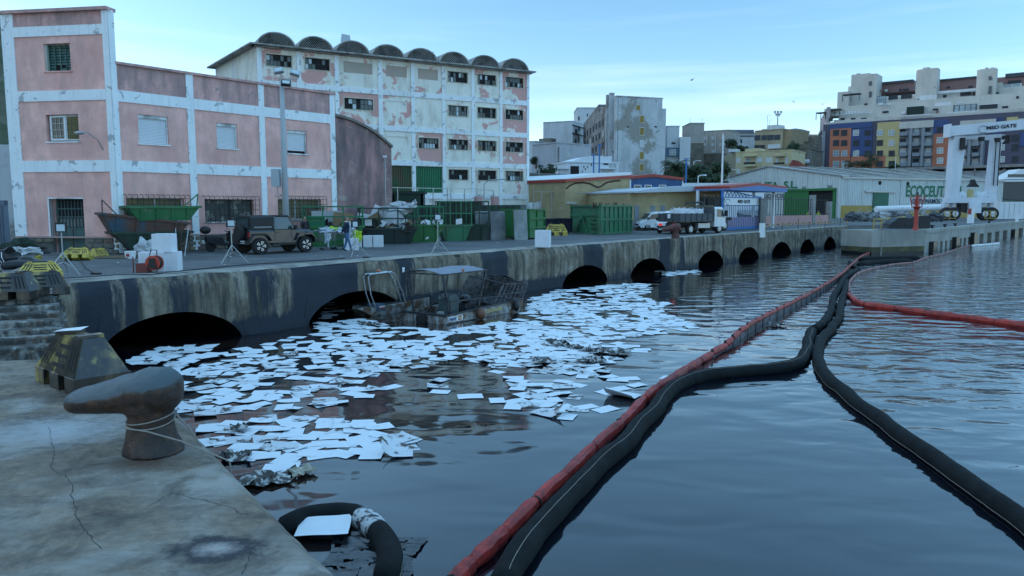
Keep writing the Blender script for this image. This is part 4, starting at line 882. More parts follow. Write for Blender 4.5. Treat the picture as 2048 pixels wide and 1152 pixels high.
fl = Fr(D(1447, 360, 205), D(1470, 360, 192), b_.fr.z); inv = Matrix.LocRotScale(b_.fr.A, E3((0, 0, b_.fr.rz)), None).inverted() @ Matrix.LocRotScale(fl.A, E3((0, 0, fl.rz)), None)
o = MB().box(0, fl.len - .1, 0, .5, 0, b_.h + .2).build('flank_wall', TANW, b_.t); o.matrix_basis = inv
b_.box('roof_hut', YELW, 1490, 297, 1520, 303, 1, 5); b_.box('roof_hut', WWALL, 1457, 298, 1472, 304, 1, 4)
b_.wins('white', zr(Z8, [(757, 660, 800, 712), (985, 657, 1050, 708), (1090, 655, 1165, 712), (760, 785, 798, 835), (1312, 655, 1342, 720), (1203, 660, 1236, 715)])); b_.wins('light', zr(Z8, [(860, 660, 910, 725)]))
for l in [(838, 732, 970, 756), (1180, 735, 1300, 748)]: x0, y0 = Z8(l[0], l[1]); x1, y1 = Z8(l[2], l[3]); b_.box('balcony_floor', YELW, x0, y0, x1, y1, -1.3, 0); b_.box('balcony_rail', IRON, x0, y0 - 4.5, x1, y0, -1.3, -1.2)
for l in [(835, 632, 965, 642), (1180, 600, 1300, 640)]: x0, y0 = Z8(l[0], l[1]); x1, y1 = Z8(l[2], l[3]); b_.box('balcony_canopy', YELW, x0, y0, x1, y1, -1.3, 0)
st = MB(); s0, s1, s2, s3 = D(1582, 337, 190), D(1614, 337, 190), D(1603, 291, 300), D(1592, 291, 300)
st.quad(s0, s1, s2, s3); tag(st.build('steep_street', ASPH), kind='structure')
CARW = simple('silver_car_paint', (.40, .42, .45), rough=.3, var=0); CARB = simple('dark_car_paint', (.05, .055, .07), rough=.3, var=0)
def far_car(label, v, rz, m):
 t_ = thing('parked_car', label, 'car', v, rz, 'cars parked on the steep street')
 MB().prism([(-2, .3), (2, .3), (2, .85), (1.1, .95), (.6, 1.4), (-1.1, 1.4), (-1.6, .95), (-2, .9)], -.85, .85).build('body', m, t_)
 MB().prism([(.95, .97), (.56, 1.34), (-1.06, 1.34), (-1.45, .97)], -.87, .87).build('side_glass', WG, t_)
 for x in (-1.25, 1.25):
  for y in (-.8, .6): MB().lathe([(.31, 0), (.31, .2)], (x, y + .2, .31), 10, axis='y').build('wheel', FRD, t_)
k = 0
for px_, py_, m in [(1588, 331, CARB), (1592, 320, CARW), (1594, 312, CARW), (1596, 305, CARB), (1598.5, 300, CARW), (1609.5, 330, CARW), (1612, 322, CARB), (1611, 314, CARW), (1610, 306, CARB), (1606.5, 298, CARW)]:
 f = (337 - py_) / 46; Y = 1 / ((1 - f) / 190 + f / 300); v = D(px_, py_, Y); v.z += .05
 far_car(['lowest dark car on the left kerb of the steep street', 'lower silver car on the left kerb of the steep street', 'middle silver car on the left kerb of the steep street', 'upper dark car on the left kerb of the steep street', 'topmost silver car on the left kerb of the steep street', 'lowest silver car on the right kerb of the steep street', 'lower dark car on the right kerb of the steep street', 'middle silver car on the right kerb of the steep street', 'upper dark car on the right kerb of the steep street', 'topmost silver car on the right kerb of the steep street'][k], v, R(80), m); k += 1
b_ = Bld('street_retaining_wall', 'rough stone retaining wall with steps between the steep street and the coloured apartments', 1613, 200, 1644, 214, 300, 340, STONEW, 10, cat='wall', sink=4)
for i in range(5): b_.box('wall_step', STONEW, 1620 + i * 5, 296 - i * 6, 1644, 302 - i * 6, .3, 4)
v = D(1582, 334, 183); v2 = D(1613, 334, 183); fr_ = Fr(v, v2, v.z)
t_ = at_fr('red_roof_shed', 'low shed with a red roof at the foot of the steep street', 'shed', fr_); MB().prism([(0, -3), (fr_.len, -3), (fr_.len, .2), (fr_.len * .5, 1.4), (.6, 1.7), (0, .6)], 0, 5).build('roof', ROOFR, t_)
AP = thing('terraced_apartments', 'large terraced apartment complex with orange, blue and yellow facade panels on the hill', 'apartments')
FO = Fr(D(1643, 335, 224), D(2100, 335, 190), 12); AP.location = FO.A; AP.rotation_euler = (0, 0, FO.rz)
def ob(name, m, l, f=-.3, b=0.0, off=0, Z=Z2):
 x0, y0 = Z(l[0], l[1]); x1, y1 = Z(l[2], l[3]); u0, u1, z0, z1 = FO.rect(x0, y0, x1, y1, off=off + f); return MB().box(u0, u1, off + f, off + b, z0, z1).build(name, m, AP)
def ow(kind, l, y=0, name='window'):
 x0, y0 = Z2(l[0], l[1]); x1, y1 = Z2(l[2], l[3]); u0, u1, z0, z1 = FO.rect(x0, y0, x1, y1, off=y); return win(AP, kind, u0, u1, z0, z1, y - .02, name)
hO = FO.uz(*Z2(400, 560))[1]
MB().box(0, FO.len + 20, 0, 14, -2, hO).build('facade_wall', PURPF, AP)
for m, l, f in [(BLUEF, (262, 558, 635, 607), -.3), (ORANGE, (262, 607, 447, 957), -.35), (BLUEF, (447, 607, 636, 850), -.3), (ORANGE, (447, 850, 757, 955), -.35), (YELF, (680, 550, 880, 850), -.35), (YELF, (757, 850, 880, 945), -.34), (GREYW, (880, 600, 1175, 942), -.1),
    (BLUEF, (1182, 530, 1318, 652), -.3), (ORANGE, (1175, 652, 1312, 942), -.35), (GREYW, (1400, 570, 1640, 935), -.1), (BLUEF, (1712, 515, 1762, 932), -.3), (BLUEF, (1950, 640, 2100, 760), -.32), (GREYW, (193, 630, 218, 955), -.5), (PURPF, (1320, 525, 1420, 650), -.28), (BLUEF, (1732, 512, 1790, 560), -.3), (YELF, (1832, 505, 1932, 548), -.3)]:
 ob('facade_panel', m, l, f)
ob('cornice', CREAMW, (880, 540, 1182, 602), -.7); ob('cornice', CREAMW, (1418, 530, 1735, 572), -.7); ob('cornice', CREAMW, (1932, 515, 2110, 560), -.6)
rnd = random.Random(9)
for j, yy in enumerate((645, 735, 828, 920)):
 for x in (320, 392, 497, 600, 708, 812):
  if j == 3 and x in (497, 600): continue
  kd = 'light' if (j >= 2 and x < 420) or (x == 497 and j in (0, 2)) or (x == 812 and j in (0, 1)) else rnd.choice(['shut', 'shut', 'shut', 'light']) if x > 600 else 'shut'
  ow(kd, (x - 27, yy - 26, x + 27, yy + 26), -.36)
for yy in (620, 710, 803, 893): ow('shut' if yy == 620 else 'light', (1212, yy - 27, 1270, yy + 27), -.37)
for yy in (690, 775, 880):
 ow('light', (1757, yy - 27, 1815, yy + 27), -.1); ow('shut', (1875, yy - 28, 1932, yy + 28), -.1); ow('light', (1990, yy - 28, 2040, yy + 28), -.1); ow('shut', (2070, yy - 28, 2120, yy + 28), -.1)
RAILM = simple('grey_glass_rail', (.16, .20, .24), rough=.3, var=.05)
for j, yy in enumerate((640, 730, 822, 912)):
 for x in (912, 1025, 1130, 1440, 1552):
  ow(rnd.choice(['light', 'shut', 'light']), (x - 25, yy - 35, x + 25, yy + 18), -.12, 'balcony_door')
  ob('balcony_floor', GREYW, (x - 33, yy + 25, x + 33, yy + 30), -1.5, -.15); ob('balcony_rail', RAILM, (x - 33, yy - 2, x + 33, yy + 25), -1.5, -1.42)
for x in (974, 1083, 1500, 1612): ob('pillar', GREYW, (x - 12, 605, x + 12, 942), -1.7)
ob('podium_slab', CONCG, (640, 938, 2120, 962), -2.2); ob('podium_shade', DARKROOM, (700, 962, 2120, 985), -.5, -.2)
for x in range(760, 2100, 130): ob('podium_column', CONCG, (x, 962, x + 14, 1050), -2.0, -1.6)
ob('podium_wall', simple('podium_render', (.40, .42, .45)), (640, 985, 2120, 1100), -.8, -.3)
def tier(l, off, m=CREAMW, depth=9): return ob('terrace_block', m, l, 0, depth, off)
tier((215, 492, 2130, 560), 3); tier((300, 478, 2130, 505), 2.6, depth=2)
tier((345, 405, 2130, 480), 8); tier((300, 470, 2130, 482), 6.6, depth=2)
tier((385, 340, 2130, 410), 13); tier((600, 280, 2130, 345), 18)
tier((680, 205, 1010, 285), 23, BROWNR); tier((1212, 172, 1580, 290), 23, BROWNR); tier((1735, 140, 2130, 290), 22, BROWNR); tier((1735, 200, 1790, 300), 20)
for l in [(680, 186, 1000, 206), (1215, 158, 1560, 172)]: ob('roof_edge', FRD, l, 0, 5, 22.5)
ob('roof_edge', FRD, (1820, 108, 2130, 142), 0, 5, 21.5)
ob('stair_tower', CREAMW, (450, 124, 612, 400), 0, 6, 17); ob('stair_tower', CREAMW, (612, 122, 676, 395), 0, 7, 15.5); ob('stair_tower', CREAMW, (425, 235, 452, 400), 0, 6, 17.5)
def rtower(l, off, half=0):
 x0, y0 = Z2(l[0], l[1]); x1, y1 = Z2(l[2], l[3]); u0, u1, z0, z1 = FO.rect(x0, y0, x1, y1, off=off); r_ = (u1 - u0) * .36
 q = MB(); prof = [(r_, z0), (r_, z1)]; q.lathe(prof, (u0 + r_, off + r_, 0), 20); q.box(u0 + r_, u1, off + .05, off + 2 * r_, z0, z1); q.build('stair_tower', CREAMW, AP, smooth=False)
rtower((1012, 78, 1212, 385), 16); rtower((1553, 78, 1732, 360), 15)
for l in [(1090, 66, 1150, 80), (1640, 66, 1665, 80), (1690, 66, 1720, 80), (500, 118, 530, 126)]: ob('roof_vent', CREAMW, l, 0, 1, 17)
for kd, l, y in [('dark', (610, 190, 636, 225), 15.4), ('dark', (610, 280, 636, 330), 15.4), ('blue', (682, 318, 762, 385), 12.9), ('shut', (785, 315, 866, 350), 17.9), ('shut', (895, 305, 992, 342), 17.9), ('shut', (730, 452, 785, 470), 7.9), ('blue', (1360, 395, 1566, 460), 7.9), ('shut', (1268, 310, 1298, 332), 17.9), ('shut', (1420, 285, 1520, 318), 17.9), ('shut', (1528, 283, 1592, 314), 17.9),
                 ('dark', (1672, 145, 1698, 175), 14.9), ('dark', (1670, 232, 1698, 300), 14.9), ('shut', (1730, 285, 1762, 335), 17.9), ('shut', (1790, 408, 1845, 430), 7.9), ('shut', (1915, 320, 1940, 342), 12.9), ('shut', (572, 384, 598, 400), 12.9), ('shut', (1175, 430, 1225, 450), 7.9), ('shut', (1590, 395, 1750, 432), 7.9), ('light', (1185, 232, 1200, 250), 15.9),
                 ('shut', (745, 262, 770, 280), 22.9), ('shut', (880, 255, 900, 275), 22.9), ('shut', (912, 255, 965, 272), 22.9), ('shut', (1300, 236, 1330, 252), 22.9), ('shut', (1490, 230, 1530, 248), 22.9), ('light', (1795, 212, 1965, 245), 21.9), ('shut', (1840, 180, 1960, 208), 21.9), ('shut', (2000, 330, 2060, 360), 12.9)]:
 ow(kd, l, y)
for x0, x1 in [(255, 292), (358, 398), (450, 492), (540, 592), (655, 700), (770, 828), (1030, 1090), (1130, 1170), (1225, 1278), (1430, 1590), (1620, 1700), (1880, 1930), (1980, 2040)]: ow('shut', (x0, 512, x1, 545), 2.95)
ob('dark_awning', simple('dark_green_awning', (.012, .025, .022)), (945, 412, 1092, 480), -1.5, -.3, 8)
for l in [(375, 298, 528, 335), (265, 435, 355, 462), (140, 462, 230, 500)]:
 x0, y0 = Z2(l[0], l[1]); x1, y1 = Z2(l[2], l[3]); u0, u1, z0, z1 = FO.rect(x0, y0, x1, y1, off=6)
 q = MB().box(u0, u1, 6, 8.5, z1 - .25, z1)
 for u in (u0 + .1, (u0 + u1) / 2, u1 - .1): q.box(u - .08, u + .08, 6, 6.15, z0 - 1, z1 - .25)
 q.build('pergola', IRON, AP)
for i in range(26):
 x = rnd.uniform(620, 2000); y = rnd.choice([470, 395, 335, 275]); hh = rnd.uniform(8, 22); off = {470: 7.2, 395: 12, 335: 16, 275: 21}[y]
 ob(rnd.choice(['roof_hut', 'air_conditioner', 'terrace_wall']), rnd.choice([WWALL, CREAMW, WWALL, BROWNR]), (x, y - hh, x + rnd.uniform(15, 55), y + 4), -.6, 0, off)
for l, off in [((300, 470, 640, 478), 6.4), ((880, 488, 1170, 496), 2.2), ((1215, 262, 1600, 285), 17), ((1590, 386, 1766, 392), 6.8), ((1300, 455, 1580, 470), 6.2), ((1060, 310, 1210, 350), 15), ((1195, 375, 1335, 410), 11)]: ob('terrace_parapet', WWALL, l, -.2, 0, off)
for x in range(400, 590, 26): ob('parapet_block', WWALL, (x, 452, x + 16, 472), -.1, .1, 6.2)
fl = Fr(D(1630, 338, 262), D(1643, 338, 224), 12); inv = Matrix.LocRotScale(AP.location, AP.rotation_euler, None).inverted() @ Matrix.LocRotScale(fl.A, E3((0, 0, fl.rz)), None)
FLM = simple('pinkish_flank', (.36, .31, .32), streak=(.2, .18, .2), sst=.5, ss=(.4, .4, .1))
o = MB().box(0, fl.len - .1, 0, .5, -4, hO).build('flank_wall', FLM, AP); o.matrix_basis = inv
o = MB().box(0, fl.len - 4, 1, 2, hO, hO + 5.5).build('flank_wall', FLM, AP); o.matrix_basis = inv
for i in range(6):
 for j in range(5): o = win(AP, 'shut', 0, 1, 0, 1); o.matrix_basis = inv @ Matrix.LocRotScale(Vector((3 + i * 6, -.05, 2 + j * 3.1)), None, Vector((3, 1, 1.4)))
ob('upper_left_block', CREAMW, (330, 282, 430, 470), 0, 6, 14); ob('upper_left_block', CREAMW, (215, 430, 345, 500), 0, 6, 7)
LEAF = mat('dark_foliage', (.028, .048, .026), .8, c2=(.05, .075, .03), s2=.8, t2=.5, w2=.1, var=.35, vs=2)
PALMG = mat('palm_frond', (.035, .058, .022), .7, c2=(.06, .07, .03), s2=2, t2=.5, var=.4, vs=2); BARK = mat('palm_bark', (.11, .085, .06), .95, var=.3, vs=6, bump=.03)
def palm(label, base, h, r_, seed, group=None, nf=46):
 rn = random.Random(seed); t_ = thing('palm_tree', label, 'palm tree', base, 0, group)
 MB().tube([(0, 0, -1), (.05, 0, h * .4), (0, .05, h * .8), (0, 0, h)], [.38, .3, .27, .35], 9).build('trunk', BARK, t_, smooth=True)
 mb = MB()
 for i in range(nf):
  az = rn.uniform(0, 2 * math.pi); up = rn.uniform(-.5, 1.25); L_ = r_ * rn.uniform(.8, 1.1); pp = []
  for k in range(8):
   f = k / 7; a = up - f * f * 1.5 - f * .35;
   if k == 0: q = Vector((0, 0, h));
   else: q = pp[-1] + Vector((math.cos(az) * math.cos(a), math.sin(az) * math.cos(a), math.sin(a))) * L_ / 7
   pp.append(q)
  sd_ = Vector((-math.sin(az), math.cos(az), 0))
  for k in range(1, 7):
   for s_ in (-1, 1):
    for f in (0, .5):
     b0 = pp[k].lerp(pp[k + 1], f); wd_ = r_ * .2 * (1 - abs(k - 3) / 5); fw = (pp[k + 1] - pp[k]).normalized()
     tip = b0 + sd_ * s_ * wd_ + fw * wd_ * .7 - Vector((0, 0, wd_ * .55)); mb.add([b0, b0 + fw * .09 * r_ / 2.5, tip], [(0, 1, 2)])
  mb.tube(pp, .03, 3)
 mb.build('crown', PALMG, t_)
def bush(label, base, rx, ry, rz_, seed, name='tree', cat='tree', trunk=1.5, n_=1500, sz=.35, mat_=None):
 rn = random.Random(seed); t_ = thing(name, label, cat, base); mb = MB(); cl = []
 for i in range(16): cl.append((Vector((rn.gauss(0, .45) * rx, rn.gauss(0, .4) * ry, trunk + rz_ * rn.uniform(.1, .95))), rn.uniform(.25, .5)))
 for i in range(n_):
  c, k = rn.choice(cl); d = Vector((rn.gauss(0, 1), rn.gauss(0, 1), rn.gauss(0, 1))).normalized() * k * rn.uniform(.6, 1.05)
  q = c + Vector((d.x * rx, d.y * ry, d.z * rz_ * .7)); a = Vector((rn.uniform(-1, 1), rn.uniform(-1, 1), rn.uniform(-1, 1))).normalized() * sz * rn.uniform(.5, 1.2); b = a.orthogonal().normalized() * sz * .6
  mb.add([q - a, q + b, q + a, q - b], [(0, 1, 2, 3)])
 mb.build('crown', mat_ or LEAF, t_)
 tr = MB()
 tr.tube([(0, 0, -1), (.1, 0, trunk * .6), (0, 0, trunk + rz_ * .4)], [.25, .2, .08], 7)
 for c, k in cl[:6]: tr.tube([(0, 0, trunk * .8), c], [.1, .04], 5)
 tr.build('trunk', BARK, t_)
palm('big dark palm tree right of the ruined tower', D(1349, 372, 150), 3.2, 3.9, 1, nf=110)
palm('left palm before the coloured apartments', D(1703, 345, 196), 1.9, 2.8, 2, 'palms before the apartments')
palm('middle palm before the coloured apartments', D(1727, 345, 196), 2.2, 2.4, 3, 'palms before the apartments')
palm('right taller palm before the coloured apartments', D(1741, 346, 194), 3.6, 3.0, 4, 'palms before the apartments')
bush('dark rounded tree just right of the big palm', D(1392, 372, 148), 2.8, 2, 3.2, 1, trunk=.5)
bush('low dark tree between the big palm and the yellow house', D(1418, 374, 146), 2.8, 2, 2.2, 2, trunk=.3)
bush('dark tree in front of the white stepped house', D(1368, 372, 152), 2.4, 2, 3.2, 3, trunk=.5)
bush('olive green tree left of the yellow house flank', D(1437, 372, 160), 2.0, 2, 3.0, 4, trunk=1.6)
bush('tree standing between the tan block and the steep street', D(1585, 318, 196), 1.7, 1.7, 3.4, 5, trunk=.3)
bush('round tree in front of the slate roof hall', D(1463, 300, 215), 1.6, 1.6, 2.2, 6, trunk=.6, n_=700)
bush('low shrub before the slate roof hall', D(1478, 304, 210), 2.6, 1.6, 1.4, 7, 'shrub', 'shrub', .2, 700)
bush('small shrub above the grey retaining wall', D(1094, 352, 110), 1.5, 1, 1.4, 8, 'shrub', 'shrub', .1, 500, .22)
bush('dark shrub beside the brick red house', D(1072, 328, 170), 1.3, 1, 1.6, 9, 'shrub', 'shrub', .1, 400, .25)
bush('small tree on the podium beside the yellow facade panel', D(1788, 343, 192), 1.0, 1, 1.6, 10, trunk=.3, n_=400)
# ================================================================== PORT YARD: sheds, gate, crane, jetty
def text(body, parent, size, loc, m, rot=(R(90), 0, 0), name='lettering', ext=.01, sx=1.0, align='LEFT', shear=0, bold=0):
 c = bpy.data.curves.new(name, 'FONT'); c.body = body; c.size = size; c.extrude = ext; c.align_x = align; c.shear = shear; c.offset = bold; c.materials.append(m)
 tmp = bpy.data.objects.new('tmp', c); me = bpy.data.meshes.new_from_object(tmp); bpy.data.objects.remove(tmp); me.materials.clear(); me.materials.append(m)
 o = inst(name, me, parent, loc, rot=rot); o.scale = (sx, 1, 1); o['wd'] = max(v.co.x for v in me.vertices); return o
BRICK = mat('yellow_brick', (.46, .36, .20), .9, c2=(.38, .29, .16), s2=.5, t2=.5, w2=.1, var=.2, vs=2, streak=(.20, .16, .10), sst=.4, ss=(.5, .5, 2.5), bump=.02, bs=8)
CORRW = mat('white_corrugated_steel', (.60, .64, .63), .5, .1, var=.05, vs=.3, streak=(.30, .30, .28), sst=.5, ss=(.8, .8, .1))
CORRB = mat('blue_corrugated_steel', (.045, .12, .28), .5, .1, var=.1, streak=(.02, .05, .12), sst=.4, ss=(.8, .8, .1))
OCHRE = mat('ochre_paint_band', (.42, .27, .06), .6, var=.12, streak=(.25, .17, .06), sst=.5, ss=(.6, .6, .2))
SHEETROOF = mat('fibre_cement_roof', (.30, .29, .26), .9, c2=(.17, .155, .13), s2=.15, t2=.5, w2=.12, var=.15, vs=.3)
PINKW = mat('pink_low_wall', (.46, .26, .24), .9, var=.12)
LGREEN = mat('green_sign_paint', (.02, .16, .08), .7, var=.1); LDARK = mat('dark_sign_paint', (.02, .03, .05), .7, var=0)
def Zb(x, y): return 1060 + x / 5.12, 330 + y / 5.12
def Z9(x, y): return 1400 + x / 5.76, 340 + y / 5.76
def Z10(x, y): return 1700 + x / 5.486, 330 + y / 5.486
fr_ = Fr(G(1130, 458), G(1258, 455)); hb = fr_.uz(1131, 364)[1]; h2 = fr_.uz(1256, 355)[1]; w_ = fr_.len
t_ = at_fr('brick_depot', 'yellow brick depot with a red edged roof and painted wavy line, behind the green container', 'shed', fr_)
MB().prism([(0, 0), (w_, 0), (w_, h2), (0, hb)], 0, 12).build('wall', BRICK, t_)
MB().prism([(-.2, hb), (w_ + .1, h2), (w_ + .1, h2 + .28), (-.2, hb + .28)], -.3, 12.2).build('roof_edge', REDP, t_)
MB().prism([(-.2, hb + .285), (w_ + .1, h2 + .285), (w_ + .1, h2 + .6), (w_ * .45, (hb + h2) / 2 + .7), (-.2, hb + .34)], -.1, 12.2).build('roof', WHITE, t_)
arc = [fr_.uz(*Zb(x, y)) for x, y in [(365, 245), (400, 215), (460, 185), (540, 180), (610, 190), (660, 215), (695, 230), (730, 215), (780, 180), (850, 165), (920, 158)]]
MB().tube([(a, -.03, b) for a, b in arc], .09, 5).build('pipe', RUST, t_)
for l in [(370, 378, 470, 400), (660, 360, 1000, 385)]: u0, u1, z0, z1 = fr_.rect(*Zb(l[0], l[1]), *Zb(l[2], l[3])); MB().box(u0, u1, -.12, 0, z0, z1).build('ledge', CREAMW, t_)
fr_ = Fr(G(1258, 461), G(1446, 458)); w_ = fr_.len; z0 = fr_.uz(1262, 384)[1]; z1 = fr_.uz(1440, 375)[1]
t_ = at_fr('brick_store', 'long low yellow brick store with narrow slit windows behind the parked vans', 'shed', fr_)
MB().prism([(0, .0), (w_, 0), (w_, z1 - .3), (0, z0 - .1)], 0, 8).build('wall', BRICK, t_)
MB().prism([(-.1, z0 - .1), (w_, z1 - .3), (w_, z1 + .35), (w_ * .3, z0 + .5), (-.1, z0 + .05)], -1.0, 8).build('roof', mat('pale_sheet_roof', (.45, .49, .53), .6, var=.08), t_)
MB().box(0, w_ * .62, -.06, 0, 0, fr_.uz(1300, 440)[1]).build('cement_base', CONCG, t_)
for x in (1273, 1305, 1325): u = fr_.uz(x, 430)[0]; a, b = fr_.uz(x, 439)[1], fr_.uz(x, 411)[1]; MB().box(u - .25, u + .25, -.05, .05, a, b).build('slit_window', GREYW, t_)
u0, u1, a, b = fr_.rect(1400, 390, 1440, 415); wq = MB().box(u0, u1, -.03, 0, a, b).build('window', WG, t_)
for i in range(6): piece('mullion', FRD, wq, u0 + i * (u1 - u0) / 5 - .03, u0 + i * (u1 - u0) / 5 + .03, -.07, -.03, a, b)
u0, u1, a, b = fr_.rect(1388, 381, 1412, 383.5); MB().box(u0, u1, -1.9, -.9, a, b).build('canopy', WHITE, t_)
fr_ = Fr(AtY(1259, 458, 100), AtY(1362, 456, 104)); t_ = at_fr('blue_hall', 'blue corrugated gable hall with a red roof edge and three white framed windows', 'shed', fr_)
q = [fr_.uz(*Zb(x, y)) for x, y in [(1018, 118), (1255, 92), (1530, 130)]]; w_ = fr_.len
MB().prism([(0, 0), (w_, 0), (w_, q[2][1] - .35), (q[1][0], q[1][1] - .4), (0, q[0][1] - .35)], 0, 14).build('wall', CORRB, t_)
for i in range(34): u = .15 + i * (w_ - .3) / 33; f = u / q[1][0] if u < q[1][0] else 1 - (u - q[1][0]) / (w_ - q[1][0]); e = (q[0][1] if u < q[1][0] else q[2][1]); piece('rib', CORRB, t_, u - .05, u + .05, -.05, 0, 1.5, e + (q[1][1] - e) * f - .45)
MB().prism([(-.2, q[0][1] - .35), (q[1][0], q[1][1] - .4), (w_ + .2, q[2][1] - .35), (w_ + .2, q[2][1]), (q[1][0], q[1][1]), (-.2, q[0][1])], -.25, 14.2).build('roof_edge', REDP, t_)
MB().box(-.15, .05, -.1, 0, 0, q[0][1] - .4).box(w_ - .05, w_ + .15, -.1, 0, 0, q[2][1] - .4).build('corner_trim', WHITE, t_)
for l in [(1062, 208, 1132, 238), (1170, 208, 1238, 238), (1318, 208, 1385, 238)]:
 u0, u1, a, b = fr_.rect(*Zb(l[0], l[1]), *Zb(l[2], l[3])); f_ = MB().box(u0, u1, -.1, -.06, a, b).build('window', WG, t_); MB().box(u0 - .06, u1 + .06, -.14, -.08, a - .06, a + .03).box(u0 - .06, u1 + .06, -.14, -.08, b - .03, b + .06).box(u0 - .06, u0 + .03, -.135, -.08, a, b).box(u1 - .03, u1 + .06, -.135, -.08, a, b).build('frame', WHITE, f_)
v = D(1340, 366, 112); MB().box(0, 14, 0, 10, -4, 0).build('wall', WHITE, thing('flat_roof_store', 'low store with a flat white roof behind the brick range', 'shed', v, 0))
fr_ = Fr(AtY(1412, 434, 192), AtY(1680, 437, 155)); w_ = fr_.len
t_ = at_fr('corrugated_warehouse', 'large white corrugated warehouse with green lettering and an ochre band', 'warehouse', fr_)
eL = fr_.uz(1419, 368)[1]; pk = fr_.uz(1538, 333.5); eR = fr_.uz(1678, 353)[1]
MB().prism([(0, 0), (w_, 0), (w_, eR), pk, (0, eL)], 0, 2).build('gable_wall', CORRW, t_)
def gz(u): return eL + (pk[1] - eL) * u / pk[0] if u < pk[0] else pk[1] + (eR - pk[1]) * (u - pk[0]) / (w_ - pk[0])
nr = 62
for i in range(nr): u = w_ * (i + .5) / nr; piece('rib', CORRW, t_, u - .13, u + .13, -.14, 0, .3, gz(u) - .15)
MB().prism([(-.4, eL), pk, (w_ + .3, eR), (w_ + .3, eR + .25), (pk[0], pk[1] + .28), (-.4, eL + .25)], -.4, 1.9).build('gable_trim', STEEL, t_)
def ftext(body, px0, px1, yb, yt, m, bold):
 u0, z0 = fr_.uz(px0, yb); u1 = fr_.uz(px1, yb)[0]; z1 = fr_.uz((px0 + px1) / 2, yt)[1]; o = text(body, t_, 1, (u0, -.17, z0), m, bold=bold)
 o.scale = ((u1 - u0) / o['wd'], (z1 - z0) / .73, 1)
ftext('ECOCEUTA  S.L.', 1462, 1596, 380, 364, LGREEN, .03); ftext('GESTIONAMOS SUS RESIDUOS', 1412, 1570, 398, 389, LDARK, .01)
u0, u1, a, b = fr_.rect(*Z9(988, 215), *Z9(1558, 590)); MB().box(u0, u1, -.16, -.15, 0, b - .3).build('door_opening', DARKROOM, t_); MB().box(u0, u1 + .3, -.7, -.2, b - .5, b).build('door_rail', GREENB, t_)
um = fr_.uz(*Z9(1265, 400))[0]; MB().box(u0, um, -.5, -.35, 0, b - .4).build('sliding_door', GREENB, t_); MB().box(u1 - .3, u1 + .3, -.5, -.2, 0, b - .3).build('door_post', GREENB, t_)
for l in [(1505, 180, 20), (1205, 195, 16)]: u, z = fr_.uz(*Z9(l[0], l[1])); MB().lathe([(.38, 0), (.45, .2), (.2, .35)], (u, -.2, z), 12, axis='y').build('vent', STEEL, t_)
fs_ = Fr(fr_.A + fr_.U * w_, AtY(2002, 435, 172)); iv = Matrix.LocRotScale(fr_.A, E3((0, 0, fr_.rz)), None).inverted() @ Matrix.LocRotScale(fs_.A, E3((0, 0, fs_.rz)), None)
hs = (fs_.uz(1700, 356.5)[1] + fs_.uz(2000, 362.5)[1]) / 2; zy = fs_.uz(1700, 411)[1]; Ls = fs_.len
def sidep(name, m, mb): o = mb.build(name, m, t_); o.matrix_basis = iv; return o
sidep('side_wall', CORRW, MB().box(0.1, Ls, 0, 1, zy, hs)); sidep('ochre_band', OCHRE, MB().box(0.1, Ls, -.05, .9, 0, zy))
for i in range(100):
 u = Ls * (i + .5) / 100; o = piece('rib', CORRW, t_, 0, 1, 0, 1, 0, 1); o.matrix_basis = iv @ Matrix.LocRotScale(Vector((u - .08, -.09, zy)), None, Vector((.16, .09, hs - zy - .1)))
for px_ in (1800, 1851, 1886): u = fs_.uz(px_, 390)[0]; sidep('panel_joint', STEEL, MB().box(u - .06, u + .06, -.13, 0, 0, hs))
sidep('gutter', STEEL, MB().box(-.1, Ls + .2, -.4, 0, hs - .05, hs + .25))
u0, u1, a, b = fs_.rect(1744.5, 385, 1775, 430); dq = sidep('side_door', mat('worn_green_door', (.03, .13, .08), .6, var=.15, streak=(.02, .06, .05), sst=.5), MB().box(u0, u1, -.25, -.1, 0, b)); sidep('door_rail', STEEL, MB().box(fs_.uz(1729, 384)[0], fs_.uz(1788, 384)[0], -.4, -.1, b, b + .35))
for x, y in ((1759, 366), (1815, 367.5)): u, z = fs_.uz(x, y); sidep('vent_hole', DARKROOM, MB().lathe([(.42, 0), (.42, .03)], (u, -.12, z), 14, axis='y'))
def stext(body, px0, px1, ybase, ytop, m, bold=.0):
 u0 = fs_.uz(px0, ybase)[0]; z0 = fs_.uz((px0 + px1) / 2, ybase)[1]; z1 = fs_.uz((px0 + px1) / 2, ytop)[1]; u1 = fs_.uz(px1, ybase)[0]
 o = text(body, t_, 1, (0, 0, 0), m, bold=bold); wd_ = o['wd']; cap = .73
 o.matrix_basis = iv @ Matrix.LocRotScale(Vector((u0, -.16, z0)), E3((R(90), 0, 0)), Vector(((u1 - u0) / wd_, (z1 - z0) / cap, 1)))
stext('ECOCEUTA  S.L.', 1810, 1928, 393, 371, LGREEN, .025); stext('GESTIONAMOS SUS RESIDUOS', 1822, 1932, 407, 397.5, LDARK, .01)
rf = MB(); P0 = fr_.A + fr_.U * w_; nb = 30
Rg = fr_.A + fr_.U * pk[0]
